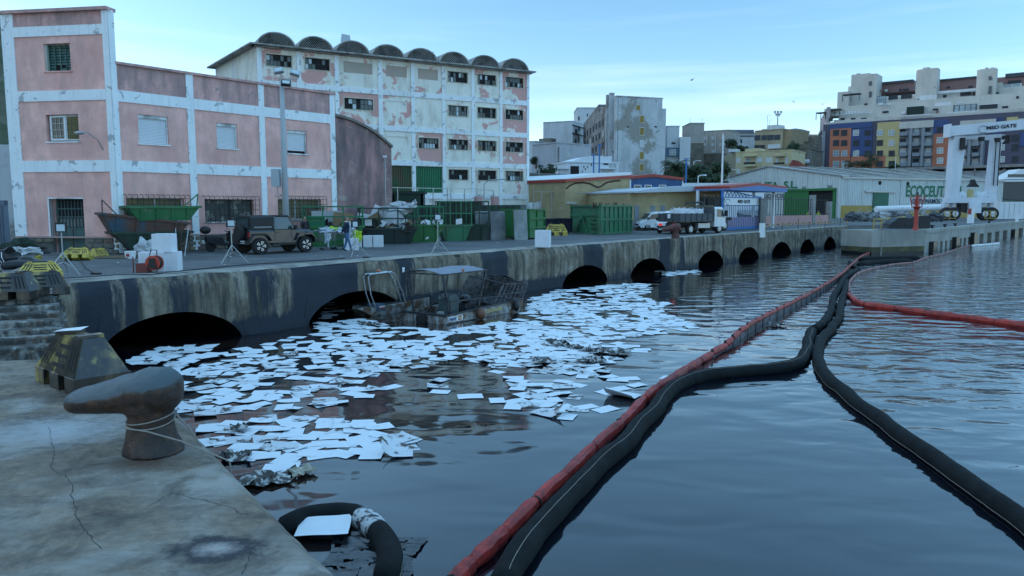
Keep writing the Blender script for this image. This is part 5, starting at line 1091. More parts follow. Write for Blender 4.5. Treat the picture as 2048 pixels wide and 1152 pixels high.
for i in range(nb):
 f0, f1 = i / nb, (i + 1) / nb - .004
 for (a_, b_) in ((0, 1),):
  e0 = P0 + fs_.U * Ls * f0; e1 = P0 + fs_.U * Ls * f1; r0 = Rg + fs_.U * Ls * f0 + fr_.Nn * 0; r1 = Rg + fs_.U * Ls * f1
  rf.quad((e0.x, e0.y, QZ + hs + .25), (e1.x, e1.y, QZ + hs + .25), (r1.x, r1.y, QZ + pk[1] + .2 + .1 * (i % 2)), (r0.x, r0.y, QZ + pk[1] + .2 + .1 * (i % 2)))
o = rf.build('roof', SHEETROOF, t_); o.matrix_basis = Matrix.LocRotScale(fr_.A, E3((0, 0, fr_.rz)), None).inverted()
for k in range(5):
 f = .12 + k * .19; a_ = P0 + fs_.U * Ls * f; r_ = Rg + fs_.U * Ls * f
 mb = MB().bar(a_.lerp(r_, .15) + Vector((0, 0, hs + .5 + .15 * (pk[1] - hs))), a_.lerp(r_, .8) + Vector((0, 0, hs + .5 + .8 * (pk[1] - hs))), .5, .12); o = mb.build('roof_light', STEEL, t_); o.matrix_basis = Matrix.LocRotScale(fr_.A, E3((0, 0, fr_.rz)), None).inverted()
def mast(label, v, h, r, m, name='flag_mast', cat='mast', lamp=0, up=None):
 t_ = thing(name, label, cat, v); q = MB().tube([(0, 0, 0), (0, 0, h)], [r, r * .6], 8).build('pole', m, t_)
 if lamp: MB().tube([(0, 0, h * .9), (lamp * .3, 0, h), (lamp, 0, h + .1)], .05, 5).build('arm', m, t_); MB().box(lamp, lamp + (.5 if lamp > 0 else -.5), -.12, .12, h, h + .14).build('lamp_head', WHITE, t_)
 return t_
v = G(1441, 459); Yv = v.y; mast('tall white mast beside the blue gate', v, D(1441, 268, Yv).z - QZ, .13, WHITE)
for px_, pb, pt_, Y, lab, lm in [(1387, 350, 322, 150, 'white street lamp behind the grey retaining wall', .9), (1396, 366, 351, 118, 'small white street lamp by the flat white roof', .8), (1457, 372, 340, 160, 'street lamp beside the yellow apartment house', .9), (1685, 354, 325, 176, 'slim white lamp post above the warehouse corner', 0), (1790, 345, 315, 186, 'white lamp post before the yellow facade panel', 0)]:
 v = D(px_, pb, Y); mast(lab, v - Vector((0, 0, 1)), D(px_, pt_, Y).z - v.z + 1, .08, WHITE, 'street_lamp', 'street lamp', lm)
gA = G(1446, 461); gB = G(1521, 457.5); fr_ = Fr(gA, gB); w_ = fr_.len
t_ = at_fr('port_gate', 'blue barred gate with a white MED GATE sign and red edged canopy', 'gate', fr_)
BG = BLUEP
def gu(x, y): return fr_.uz(*Z9(x, y))
us = [gu(255, 400)[0], gu(690, 400)[0]]; zt = gu(470, 325)[1]; zs = gu(470, 405)[1]; zp = gu(470, 545)[1]
for u in us: MB().box(u - .12, u + .12, -.1, .1, 0, gu(262, 235)[1] if u < 1 else zt + .2).build('post', BG, t_)
MB().box(us[0], us[1], -.06, .06, zs - .08, zs).box(us[0], us[1], -.06, .06, 0.05, .3).build('rail', BG, t_)
MB().box(us[0] + .3, us[1] - .12, -.04, .04, .3, zp).build('lower_panel', mat('mauve_gate_panel', (.30, .22, .30), .6, var=.06), t_)
n_ = 21
for i in range(n_): u = us[0] + .3 + (us[1] - us[0] - .5) * i / (n_ - 1); piece('bar', BG if i % 2 else CORRB, t_, u - .035, u + .035, -.08, -.045, .2, zs)
sg = MB().box(us[0] + .25, us[1] - .05, -.12, -.07, zs, zt).build('sign_board', WHITE, t_)
text('MED GATE', sg, (zt - zs) * .62, (us[0] + (us[1] - us[0]) * .36, -.13, zs + (zt - zs) * .32), LDARK, sx=1.3, bold=.02, shear=.1)
MB().tube([(us[0] + .9 + .42 * math.cos(t / 3) * (1 + .3 * math.sin(t / 3)), -.13, zs + (zt - zs) * .45 + .28 * math.sin(t / 3)) for t in range(17)], .025, 4).build('logo_swirl', LDARK, sg)
tr = MB(); a0 = gu(345, 240); a1 = gu(690, 315);
tr.bar((a0[0], 0, a0[1]), (a1[0], 0, a1[1]), .1).bar((us[0], 0, zt + .06), (us[1], 0, zt + .06), .1)
tr.build('truss_chord', BG, t_)
for i in range(7): f = i / 7; x0 = us[0] + .6 + f * 5.2; zz = a0[1] + (a1[1] - a0[1]) * max(0, (x0 + .4 - a0[0]) / (a1[0] - a0[0])); MB().bar((x0, 0, zt + .1), (x0 + .4, 0, max(zt + .15, zz)), .06).bar((x0 + .4, 0, max(zt + .15, zz)), (x0 + .8, 0, zt + .1), .06).build('truss_brace', BG, t_)
rz_ = [gu(265, 185), gu(600, 150), gu(930, 190)]; lo = [gu(265, 215), gu(600, 180), gu(930, 215)]; bt = gu(600, 245)[1]
MB().prism([(lo[0][0], bt), (lo[2][0], bt), lo[2], lo[1], lo[0]], -.75, 3).build('canopy_fascia', mat('dusty_blue_fascia', (.10, .19, .42), .6, var=.05), t_)
MB().prism([lo[0], lo[1], lo[2], rz_[2], rz_[1], rz_[0]], -.7, 3.1).build('canopy_edge', REDP, t_)
for u in (lo[2][0] - .8, us[0] + .1): MB().box(u - .12, u + .12, 2.6, 2.85, 0, bt).build('canopy_post', WHITE, t_)
MB().box(lo[2][0] - .95, lo[2][0] - .7, .3, .55, 0, bt).build('canopy_post', WHITE, t_)
t2 = thing('gate_pier', 'brown concrete gate pier left of the blue gate', 'pillar', G(1440, 461)); MB().box(-.28, .28, -.2, .3, 0, 3.0).build('shaft', mat('brown_concrete', (.22, .19, .14), .9, var=.15), t2); MB().box(-.34, .34, -.26, .36, 3.0, 3.15).build('cap', CONCG, t2)
t2 = thing('gate_pier', 'pale grey concrete gate pier right of the blue gate', 'pillar', G(1524.5, 458)); MB().box(-.3, .3, -.2, .3, 0, 3.1).build('shaft', CONCG, t2); MB().box(-.36, .36, -.26, .36, 3.1, 3.22).build('cap', CONCG, t2)
v = G(1524, 465); t2 = thing('notice_board', 'white notice board leaning at the quay edge below the gate', 'sign', v, .2); MB().box(-.28, .28, -.03, .03, 0, .85).box(-.22, .3, -.05, -.01, -.45, 0).build('board', WHITE, t2)
wA, wB = G(1529, 452.5), G(1657, 447.5); fr_ = Fr(wA, wB); w_ = fr_.len; t_ = at_fr('pink_boundary_wall', 'low pink block wall with concrete piers and fence bars right of the gate', 'wall', fr_)
zt = fr_.uz(1590, 431)[1]; MB().box(0, w_, 0, .3, 0, zt).build('wall', PINKW, t_)
for px_ in (1627, 1660): u = fr_.uz(px_, 430)[0]; zz = fr_.uz(px_, 390 if px_ < 1640 else 403)[1]; MB().box(u - .4, u + .4, -.1, .5, 0, zz).build('pier', CONCG, t_)
for i in range(26): u = i * w_ / 26; piece('fence_bar', IRON, t_, u, u + .05, .1, .15, zt, zt + 2.2)
for zz in (.1, 2.0): piece('fence_rail', IRON, t_, 0, w_, .08, .16, zt + zz, zt + zz + .06)
tp = thing('barrier_tape', 'striped tape strung between rods along the far quay edge', 'tape', (0, 0, 0))
prev = None
for i, (x, y) in enumerate([(1531, 461), (1564, 459.6), (1577, 459), (1596, 458), (1607, 457.3), (1618, 456.5), (1641, 455.5), (1650, 455), (1660, 454.5), (1680, 453.5), (1695, 453)]):
 v = G(x, y) ; MB().tube([v, v + Vector((0, 0, 1.05 if i % 3 == 0 else .75))], .03, 5).build('rod', IRON if i % 2 else OCHRE, tp)
 p_ = v + Vector((0, 0, .62))
 if prev is not None:
  k = 6
  for j in range(k):
   a = prev.lerp(p_, j / k); b = prev.lerp(p_, (j + 1) / k); sg_ = Vector((0, 0, -.1 * math.sin(math.pi * (j + .5) / k)))
   MB().bar(a + sg_, b + sg_, .03, .1).build('tape_band', YELLOW if j % 2 else FRD, tp)
 prev = p_
b0, b1 = G(1700, 451.3), G(1750, 459)
t_ = thing('basin_bridge', 'low concrete bridge over the dark basin mouth beside the pier block', 'bridge', (b0.x, b0.y, 0), 0)
L_ = b1 - b0; e = Vector((54, 97, 0)); f2 = Fr(Vector((b0.x - .2, b0.y + .4, 0)), Vector((PLX(b0.y + .4) + .3, b0.y + .4, 0)), 0)
t_.location = f2.A; t_.rotation_euler = (0, 0, f2.rz)
MB().box(0, f2.len, 0, 6, 1.15, QZ - .01).build('deck', CONCG, t_); MB().box(f2.len * .45, f2.len, .0, .4, .85, 1.15).build('drop_beam', CONCG, t_); MB().box(0, f2.len, 4, 5, -1.5, 1.1).build('rear_wall', DARKROOM, t_)
for f in (.48, .86): MB().box(f2.len * f, f2.len * f + .5, .2, 1, -1.5, 1.1).build('pile', CONCG, t_)
PB_ = thing('pier_block', 'pale concrete pier block with a green waterline carrying the red beacon', 'pier', (J0.x, J0.y, 0))
ff = Fr(Vector((J0.x, J0.y)), Vector((J1.x, J1.y)), 0); PB_.location = ff.A; PB_.rotation_euler = (0, 0, ff.rz)
PIERC = mat('pale_pier_concrete', (.36, .36, .33), .88, c2=(.26, .26, .24), s2=.35, t2=.5, w2=.12, c3=(.16, .15, .13), s3=1.4, t3=.68, w3=.04, streak=(.18, .17, .14), sst=.6, ss=(.8, .8, .2), var=.12, bump=.015)
ALGAE = mat('algae_band', (.10, .095, .04), .8, c2=(.05, .055, .03), s2=1.2, t2=.5, w2=.1, var=.3, vs=2)
MB().box(0, ff.len, 0, 4, .75, QZ - .006).build('front_block', PIERC, PB_)
fl_ = Fr(Vector((PLX(96), 96)), Vector((J0.x, J0.y)), 0); iv = Matrix.LocRotScale(ff.A, E3((0, 0, ff.rz)), None).inverted() @ Matrix.LocRotScale(fl_.A, E3((0, 0, fl_.rz)), None)
o = MB().box(0, fl_.len - .9, 0, .8, -1.5, QZ - .006).build('side_wall', PIERC, PB_); o.matrix_basis = iv; MB().box(.02, ff.len - .02, -.04, 3.9, .25, .75).build('waterline_band', ALGAE, PB_); MB().box(-.02, ff.len, -.02, 3.9, -2, .25).build('foot', BLACKOIL, PB_)
fq = Fr(Vector((J1.x, J1.y)), Vector((J3.x, J3.y)), 0); PW = at_fr('right_quay_wall', 'right quay wall with black fenders and rows of pocketed openings', 'wall', fq); PW['category'] = 'quay wall'
def qu(px_): return fq.uz(px_, 480)[0]
holes = []
for i in range(9): a = qu(1862 + i * 9.2); holes.append((a + .25, a + 1.05 + i * .12, -1, .95))
for i in range(7): a = qu(1958 + i * 15.5); holes.append((a + .3, a + (qu(1958 + i * 15.5 + 9) - a), -1, 1.15))
a = holes[-1][1] + 1.5
for i in range(12): holes.append((a, a + 2.4, -1, 1.15)); a += 4.2
MB().sheet(0, fq.len, -1.5, QZ, holes, 0, 1.2).build('wall', PIERC, PW); MB().box(0, fq.len, 1.2, 1.3, -1.5, 1.3).build('pocket_back', ALGAE, PW)
MB().box(-.02, fq.len, -.08, .6, QZ - .35, QZ + .02).build('coping', PIERC, PW)
for px_, yt in ((1862, 483), (1908, 474), (1944, 465), (2026, 460)): a = qu(px_); w0 = (qu(px_ + 3.5) - qu(px_ - 3.5)); z1_ = fq.uz(px_, yt)[1]; MB().box(a - w0 / 2, a + w0 / 2, -.45, 0, -.5, z1_).build('fender', BLACKOIL, PW)
for px_ in (1873, 1898, 1918, 1984): v = fq.A + fq.U * qu(px_) + fq.Nn * .5; tag(MB().lathe([(.16, 0), (.12, .25), (.24, .3), (.24, .38)], n=10).build('mooring_bollard', IRON, loc=(v.x, v.y, QZ)), {1873: 'small dark bollard nearest the pier corner on the right quay', 1898: 'second small dark bollard on the right quay edge', 1918: 'third small dark bollard on the right quay edge', 1984: 'farthest small dark bollard on the right quay edge'}[px_], 'bollard')
v = G(1831, 460.6); bc = thing('harbour_beacon', 'red lattice harbour beacon with a round gallery on the pier block', 'beacon', v)
def bz(y): return D(1831, y, v.y).z - QZ
RB = mat('beacon_red', (.42, .05, .035), .5, var=.12, streak=(.2, .03, .03), sst=.5)
MB().lathe([(.30, 0), (.24, .2), (.19, .5), (.19, bz(420)), (.34, bz(415)), (.46, bz(414))], n=12).build('column', RB, bc, smooth=False)
MB().lathe([(.5, bz(414.5)), (.52, bz(413))], n=16).build('gallery', RB, bc)
MB().tube([(0, 0, bz(413)), (0, 0, bz(391))], .14, 8).build('upper_column', RB, bc); MB().lathe([(.14, bz(391)), (.1, bz(388)), (.1, bz(384))], n=8).build('lantern', FRD, bc)
rr_ = 12 * v.y / 1500
for i in range(8): a = 2 * math.pi * i / 8; MB().bar((.45 * math.cos(a), .45 * math.sin(a), bz(414)), (rr_ * 1.15 * math.cos(a), rr_ * 1.15 * math.sin(a), bz(393)), .04).build('stay', RB, bc)
MB().tube([(rr_ * 1.15 * math.cos(2 * math.pi * i / 16), rr_ * 1.15 * math.sin(2 * math.pi * i / 16), bz(393)) for i in range(17)], .025, 4).build('ring_rail', RB, bc)
ra = G(1747, 459.5); rb = G(1866, 440); rl = thing('yellow_railing', 'yellow painted railing along the left edge of the pier block', 'railing', (0, 0, 0))
n_ = 14
for i in range(n_):
 q = ra.lerp(rb, i / (n_ - 1)); MB().bar(q, q + Vector((0, 0, 1.05)), .1).build('post', OCHRE, rl)
MB().bar(ra + Vector((0, 0, 1.05)), rb + Vector((0, 0, 1.05)), .1).build('rail', YELLOW, rl); MB().bar(ra + Vector((0, 0, .6)), rb + Vector((0, 0, .6)), .06).build('rail', YELLOW, rl)
v = G(1832, 458); tag(MB().prism([(-2.2, 0), (2.3, 0), (2.3, 1.35), (.6, 1.35), (.2, 1.1), (-1, 1.2), (-2, .5)], 0, 1.6).build('tarpaulined_stack', mat('black_tarpaulin', (.012, .013, .018), .5, var=.2, bump=.08, bs=3), loc=v + Vector((0, 1.5, 0))), 'black tarpaulin covered stack behind the red beacon', 'stack')
cb = AtY(1936, 441, 132); TLm = mat('crane_white_paint', (.62, .66, .72), .45, var=.05, streak=(.4, .42, .46), sst=.4, ss=(.6, .6, .15))
cr_ = thing('travel_lift', 'big white wheeled travel lift crane marked MED GATE', 'crane', cb)
def cz(y): return D(1936, y, cb.y).z - QZ
def cx(x): return (x - 1936) / 1500 * cb.y * 1.003
MB().prism([(cx(1891), cz(397)), (cx(1909), cz(397)), (cx(1918), cz(272)), (cx(1893), cz(272))], -.8, .8).build('leg', TLm, cr_)
MB().prism([(cx(1968), cz(397)), (cx(1984), cz(397)), (cx(1986), cz(290)), (cx(1993), cz(280)), (cx(1972), cz(280))], -.8, .6).build('leg', TLm, cr_)
for x in (1974, 1982): MB().box(cx(x) - .07, cx(x) + .07, -1.1, -1, cz(372), cz(285)).build('cable', IRON, cr_)
top = MB(); xl, xr = cx(1885), cx(2110)
top.add([(xl, -1, cz(273)), (xl, -1, cz(253)), (xl, .8, cz(253)), (xl, .8, cz(273)), (xr, -4, cz(254)), (xr, -4, cz(234)), (xr, -2.2, cz(234)), (xr, -2.2, cz(254))], [(0, 1, 5, 4), (1, 2, 6, 5), (3, 7, 6, 2), (0, 4, 7, 3), (0, 3, 2, 1), (4, 5, 6, 7)])
gd = top.build('top_girder', TLm, cr_); MB().box(xl - .25, xl, -1.1, .9, cz(275), cz(249)).build('end_plate', TLm, gd)
sl = math.atan2(-3, xr - xl); st_ = math.atan2(cz(234) - cz(253), xr - xl)
text('MED GATE', gd, .78, (cx(1947), -1.0 - 3 * (cx(1947) - xl) / (xr - xl) - .06, cz(261.5)), LDARK, (R(90), -st_, sl), sx=1.25, bold=.03, shear=.15)
MB().tube([(cx(1946) + .8 * math.cos(t / 3) - .5, -1.0 - 3 * (cx(1955) - xl) / (xr - xl) - .08, cz(261) + .6 * math.sin(t / 3)) for t in range(17)], .045, 4).build('logo_swirl', LDARK, gd)
MB().prism([(cx(1915), cz(272)), (cx(2003), cz(266)), (cx(2003), cz(279)), (cx(1940), cz(277)), (cx(1915), cz(275))], 1.5, 2.6).build('rear_girder', TLm, cr_)
MB().box(cx(2003), cx(2012), .5, 2.4, cz(286), cz(270)).build('hoist_drum', IRON, cr_)
for x, y0, y1 in ((1908, 298, 277), (1945, 283, 275), (1976, 285, 277)): MB().box(cx(x) - .35, cx(x) + .35, -1.4, -.6, cz(y0), cz(y1)).build('winch_block', IRON, cr_)
MB().prism([(cx(1902), cz(300)), (cx(1914), cz(300)), (cx(1911), cz(292)), (cx(1905), cz(292))], -1.5, -1).build('hook_block', IRON, cr_)
MB().prism([(cx(1930), cz(374)), (cx(1952), cz(374)), (cx(1945), cz(366)), (cx(1942), cz(359)), (cx(1938), cz(359)), (cx(1937), cz(366))], -.4, .4).build('hanging_hook_block', IRON, cr_)
MB().box(cx(1888), cx(1984), -1, 1, cz(406), cz(395)).build('bogie_beam', TLm, cr_); MB().box(cx(1928), cx(1952), -1.3, .8, cz(426), cz(405)).build('engine_housing', TLm, cr_); MB().box(cx(1915), cx(1928), -.8, .6, cz(424), cz(406)).build('tank', IRON, cr_)
MB().lathe([(.5, 0), (.5, 1.4)], (cx(1935), -.3, cz(395)), 10).build('yellow_canister', YELF, cr_)
for x in (1911, 1920, 1953, 1966): MB().lathe([(.01, -.7), (.6, -.5), (.75, 0), (.6, .5), (.01, .7)], (cx(x), 0, cz(391.5)), 12, axis='y').build('cable_drum', TLm, cr_)
for x in (1888, 1904, 1963, 1979):
 wl_ = MB().lathe([(.5, -.45), (1.05, -.42), (1.15, -.2), (1.15, .2), (1.05, .42), (.5, .45)], (cx(x), -.5 if x in (1888, 1963) else -.4, 1.15), 20, axis='y').build('wheel', mat('crane_tyre', (.02, .02, .022), .8, var=.2) if 'crane_tyre' not in bpy.data.materials else bpy.data.materials['crane_tyre'], cr_)
 MB().lathe([(.1, -.5), (.5, -.47), (.52, .47)], (cx(x), -.5, 1.15), 14, axis='y').build('rim', TLm, wl_); MB().box(cx(x) - .3, cx(x) + .3, -.3, .6, 1.4, cz(404)).build('wheel_fork', TLm, cr_)
for x0, x1 in ((1878, 1900), (1958, 1978)):
 g_ = MB(); z1 = cz(422)
 for zz in (.4, z1 / 2 + .2, z1): g_.bar((cx(x0), -1.6, zz), (cx(x1), -1.6, zz), .1)
 for xx in (x0, (x0 + x1) / 2, x1): g_.bar((cx(xx), -1.6, .3), (cx(xx), -1.6, z1), .12)
 g_.build('yellow_guard', OCHRE, cr_)
for px_, lab in ((1937.5, 'short white post at the foot of the travel lift'), (1944, 'taller white post with a red panel at the foot of the travel lift'), (2034, 'white post near the right edge of the quay')):
 v = G(px_, 446.5 if px_ < 2000 else 443.5); t_ = thing('marker_post', lab, 'post', v); MB().box(-.22, .22, -.1, .1, 0, 1.25 if px_ != 1944 else 2.1).build('post', WHITE, t_)
 if px_ == 1944: MB().box(-.65, -.2, -.05, .05, 1.0, 2.1).build('panel', REDP, t_)
v0, v1 = D(1752, 419, 140), D(1885, 414.5, 146); tag(MB().tube([v0, v0.lerp(v1, .01), v1], [.5, .62, .6], 14).build('long_pipe', WHITE), 'long white pipe lying in front of the ochre band', 'pipe')
rnd = random.Random(21); CL = mat('grey_plastic_clutter', (.20, .21, .22), .7, c2=(.08, .08, .085), s2=1.5, t2=.5, var=.3, bump=.1, bs=2)
labs = ['dark covered machinery heap at the foot of the ochre band, leftmost', 'grey tarpaulined heap below the green side door', 'grey covered pallets under the long white pipe', 'pale sheeted stack right of the green side door', 'dark machinery heap left of the crane wheels', 'low grey heap behind the red beacon', 'covered stack between the beacon and the crane', 'dark heap beside the left crane wheels']
for i, px_ in enumerate((1706, 1724, 1742, 1765, 1784, 1803, 1842, 1868)):
 v = G(px_, 443.0); t_ = thing('covered_heap', labs[i], 'heap', v, 0); m_ = [FRD, CL, CL, simple('pale_sheeting', (.36, .37, .37)) if 'pale_sheeting' not in bpy.data.materials else bpy.data.materials['pale_sheeting'], FRD, CL, CL, FRD][i]
 MB().blob((0, 0, .6), 1.3 + rnd.random() * .6, 1.0, .9, nu=16, nv=10, jit=.22, seed=i * 3.1).build('cover', m_, t_)
 for k in range(3): MB().bar((rnd.uniform(-1.5, 1.5), -.8, 0), (rnd.uniform(-1.5, 1.5), -.6, rnd.uniform(1.2, 2.4)), .06).build('prop', STEEL, t_)
t_ = thing('laid_up_yacht', 'dark hulled motor yacht laid up behind the crane at the right edge', 'yacht', D(2040, 398, 178));
MB().prism([(-5, 0), (16, -1), (16, 4.2), (-5.2, 4.0)], 0, 5).build('hull', simple('dark_hull', (.03, .045, .06), rough=.3), t_); MB().prism([(-5.5, 4.0), (16, 4.2), (16, 4.6), (-5.6, 4.4)], -.2, 5.2).build('rub_rail', WHITE, t_)
MB().prism([(-4, 4.6), (16, 4.8), (16, 7.2), (0, 7.0), (-2.5, 5.6)], .4, 4.6).build('deckhouse', WHITE, t_); MB().box(-3, 16, .35, .4, 5.1, 5.8).build('dark_window_band', WG, t_)
t_ = thing('white_container_row', 'row of white container panels at the right edge behind the quay', 'container', D(1998, 425, 140));
for i in range(8): piece('panel', WHITE, t_, i * .95, i * .95 + .88, 0, .3, -1.2, 1.9)
MB().box(0, 16, .3, 2.4, -1.2, 1.95).build('body', WHITE, t_)
# ================================================================== THINGS ON THE QUAY
QU = Vector((math.cos(QA), math.sin(QA), 0))
def barrier_mesh():
 L_, H_, tb, tt = 1.05, .52, .26, .10
 parts = []
 mb = MB()
 prof = lambda x, w: None
 xb, xt = L_ / 2, L_ / 2 - .17
 mb.add([(-xb, -tb, .16), (xb, -tb, .16), (xb, tb, .16), (-xb, tb, .16), (-xt, -tt, H_), (xt, -tt, H_), (xt, tt, H_), (-xt, tt, H_)],
           [(4, 5, 6, 7), (0, 1, 5, 4), (1, 2, 6, 5), (2, 3, 7, 6), (3, 0, 4, 7), (0, 3, 2, 1)])
 for x0, x1 in ((-xb, -.28), (-.12, .12), (.28, xb)): mb.box(x0, x1, -tb - .01, tb + .01, 0, .165)
 body = mb
 sl = MB()
 for s_ in (-1, 1):
  def P_(x, z): k = (z - .16) / (H_ - .16); return (x * (1 - .16 * k), s_ * (tb - (tb - tt) * k + .004), z)
  def slot(x0, z0, x1, z1, w):
   a, b = P_(x0, z0), P_(x1, z1); d = Vector((x1 - x0, 0, z1 - z0)).normalized(); n_ = Vector((-d.z, 0, d.x)) * w / 2
   pts = [P_(x0 - n_.x, z0 - n_.z), P_(x1 - n_.x, z1 - n_.z), P_(x1 + n_.x, z1 + n_.z), P_(x0 + n_.x, z0 + n_.z)]
   sl.quad(*(pts if s_ < 0 else pts[::-1]))
  for k in range(3): slot(-.43 + k * .075, .22, -.36 + k * .075, .46, .028); slot(.43 - k * .075, .22, .36 - k * .075, .46, .028)
  for k in range(3): slot(-.16, .24 + k * .09, .16, .24 + k * .09, .035)
 rb = MB()
 for x0 in (-.30, .19): rb.box(x0, x0 + .11, -tt - .02, tt + .02, H_ - .01, H_ + .03)
 return body.mesh('body', YELLOW), sl.mesh('slots', DARKROOM), rb.mesh('top_rib', YELLOW)
BMX = barrier_mesh()
def barrier(label, loc, rz, sc=1.0, tilt=(0, 0), m=None):
 t_ = thing('plastic_barrier', label, 'barrier', loc, 0); t_.rotation_euler = (tilt[0], tilt[1], rz)
 for nme, me in zip(('body', 'slots', 'top_rib'), BMX):
  if m and nme != 'slots': me = me.copy(); me.materials.clear(); me.materials.append(m)
  o = inst(nme, me, t_); o.scale = (sc, sc, sc)
 return t_
barrier('yellow lattice barrier lying before the green steel door', G(154, 521), R(8), 1.05, (R(-28), 0))
barrier('short yellow lattice barrier standing between the door and the stacked skips', G(197, 516), R(80), .8)
barrier('yellow lattice barrier in the rubbish heap left of the door', G(40, 527), R(20), 1.1, (R(-35), R(10)))
barrier('second yellow lattice barrier tipped over in the rubbish heap left of the door', G(54, 519), R(-30), .9, (R(-60), R(20)))
barrier('yellow lattice barrier in front of the black container', G(1112, 471), R(4), 1.7)
lz = QZ + .01
v = G(20, 597, lz); barrier('oil streaked barrier at the top of the stone steps, left one', v, R(4), 1.25, m=YELOIL)
v = G(72, 592, lz); barrier('oil streaked barrier with a clean lattice face at the top of the stone steps', v + Vector((0, .2, 0)), R(20), 1.15, (R(-8), 0), m=YELOIL)
v = G(60, 585, lz); barrier('yellow lattice barrier leaning behind the one at the top of the steps', v + Vector((0, .5, .25)), R(30), 1.0, (R(-30), 0))
v = G(166, 768, PZ); big = barrier('big oil smeared barrier on the mooring platform behind the near bollard', (v.x, v.y, PZ), R(-40), 1.72, m=YELOIL)
ex = MB().box(.36, .88, -.1, .1, .9, .955);
tag(MB().quad((-.25, -.16, 0), (.25, -.16, .03), (.22, .16, .05), (-.25, .16, .0)).build('paper_scrap', WHITE, loc=(v.x - .22, v.y + .14, PZ + .955)), 'white paper scrap on top of the big smeared barrier', 'paper')
BOLM = mat('oily_rusty_cast_iron', (.085, .04, .024), .6, .1, c2=(.022, .016, .014), s2=2.2, t2=.5, w2=.14, c3=(.11, .05, .02), s3=4, t3=.62, w3=.06, streak=(.015, .012, .012), sst=.8, ss=(7, 7, .8), bump=.022, bs=16, var=.4, vs=8, coat=.1)
BOLTOP = None
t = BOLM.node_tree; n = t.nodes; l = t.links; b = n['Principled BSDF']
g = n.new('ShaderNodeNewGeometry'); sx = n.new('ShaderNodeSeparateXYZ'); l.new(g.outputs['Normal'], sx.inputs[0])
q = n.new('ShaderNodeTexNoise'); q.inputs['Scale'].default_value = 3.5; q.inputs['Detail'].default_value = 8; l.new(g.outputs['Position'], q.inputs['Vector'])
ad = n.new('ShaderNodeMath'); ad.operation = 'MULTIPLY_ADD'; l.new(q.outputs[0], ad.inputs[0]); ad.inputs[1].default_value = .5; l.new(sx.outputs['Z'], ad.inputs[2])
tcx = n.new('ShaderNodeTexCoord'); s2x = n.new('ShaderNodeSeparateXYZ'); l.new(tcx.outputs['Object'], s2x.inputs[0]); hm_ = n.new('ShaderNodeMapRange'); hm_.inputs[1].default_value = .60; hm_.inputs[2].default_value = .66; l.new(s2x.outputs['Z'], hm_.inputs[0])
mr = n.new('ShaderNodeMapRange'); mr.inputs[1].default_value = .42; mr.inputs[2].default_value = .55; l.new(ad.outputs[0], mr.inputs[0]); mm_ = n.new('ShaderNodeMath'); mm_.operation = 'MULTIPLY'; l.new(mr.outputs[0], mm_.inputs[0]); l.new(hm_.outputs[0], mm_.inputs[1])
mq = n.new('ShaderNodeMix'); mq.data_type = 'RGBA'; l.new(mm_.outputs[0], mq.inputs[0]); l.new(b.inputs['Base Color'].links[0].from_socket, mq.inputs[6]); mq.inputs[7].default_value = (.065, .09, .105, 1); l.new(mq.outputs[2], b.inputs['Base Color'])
def bollard_mesh(m):
 """hook-shaped bollard: flared foot, neck, and a long head swept to -x"""
 bm = bmesh.new(); rings = []; n_ = 24
 spine = [((0.02, 0, 0), .345, .345, 0), ((0.01, 0, .06), .33, .33, 0), ((.0, 0, .2), .285, .285, 0), ((.0, 0, .38), .245, .245, 0), ((-.0, 0, .55), .25, .26, 0), ((-.02, 0, .66), .29, .29, 0)]
 for c, rx, ry, a in spine: rings.append([bm.verts.new((c[0] + rx * math.cos(2 * math.pi * i / n_), c[1] + ry * math.sin(2 * math.pi * i / n_), c[2])) for i in range(n_)])
 for a, b_ in zip(rings, rings[1:]):
  for i in range(n_): bm.faces.new((a[i], a[(i + 1) % n_], b_[(i + 1) % n_], b_[i]))
 hs = [(.36, .86, .05, .05), (.345, .86, .14, .17), (.30, .86, .235, .26), (.20, .86, .30, .315), (0, .84, .32, .32), (-.22, .80, .31, .275), (-.45, .755, .285, .235), (-.68, .71, .25, .20), (-.86, .675, .215, .175), (-.95, .66, .16, .135), (-.985, .655, .07, .06)]
 hr = []
 for x, zc_, ry, rz_ in hs: hr.append([bm.verts.new((x, ry * math.cos(2 * math.pi * i / n_), zc_ + rz_ * math.sin(2 * math.pi * i / n_))) for i in range(n_)])
 for a, b_ in zip(hr, hr[1:]):
  for i in range(n_): bm.faces.new((a[i], b_[i], b_[(i + 1) % n_], a[(i + 1) % n_]))
 bm.faces.new(hr[0]); bm.faces.new(hr[-1][::-1]); bm.faces.new(rings[0][::-1]); bm.faces.new(rings[-1])
 me = bpy.data.meshes.new('bollard_body'); bm.to_mesh(me); bm.free(); me.materials.append(m)
 o = bpy.data.objects.new('tmpb', me); COL.objects.link(o); md = o.modifiers.new('r', 'REMESH'); md.mode = 'VOXEL'; md.voxel_size = .022; md.use_smooth_shade = True
 ms = o.modifiers.new('s', 'SMOOTH'); ms.factor = .8; ms.iterations = 14
 bpy.context.view_layer.update(); dg = bpy.context.evaluated_depsgraph_get(); me2 = bpy.data.meshes.new_from_object(o.evaluated_get(dg)); bpy.data.objects.remove(o)
 for v_ in me2.vertices:
  q = v_.co; q += Vector((noise.noise(q * 5), noise.noise(q * 5 + Vector((9, 0, 0))), noise.noise(q * 5 + Vector((0, 7, 0))))) * .014 + q.normalized() * noise.noise(q * 14) * .004
 me2.polygons.foreach_set('use_smooth', [True] * len(me2.polygons)); me2.name = 'bollard_body'; return me2
BM_ = bollard_mesh(BOLM)
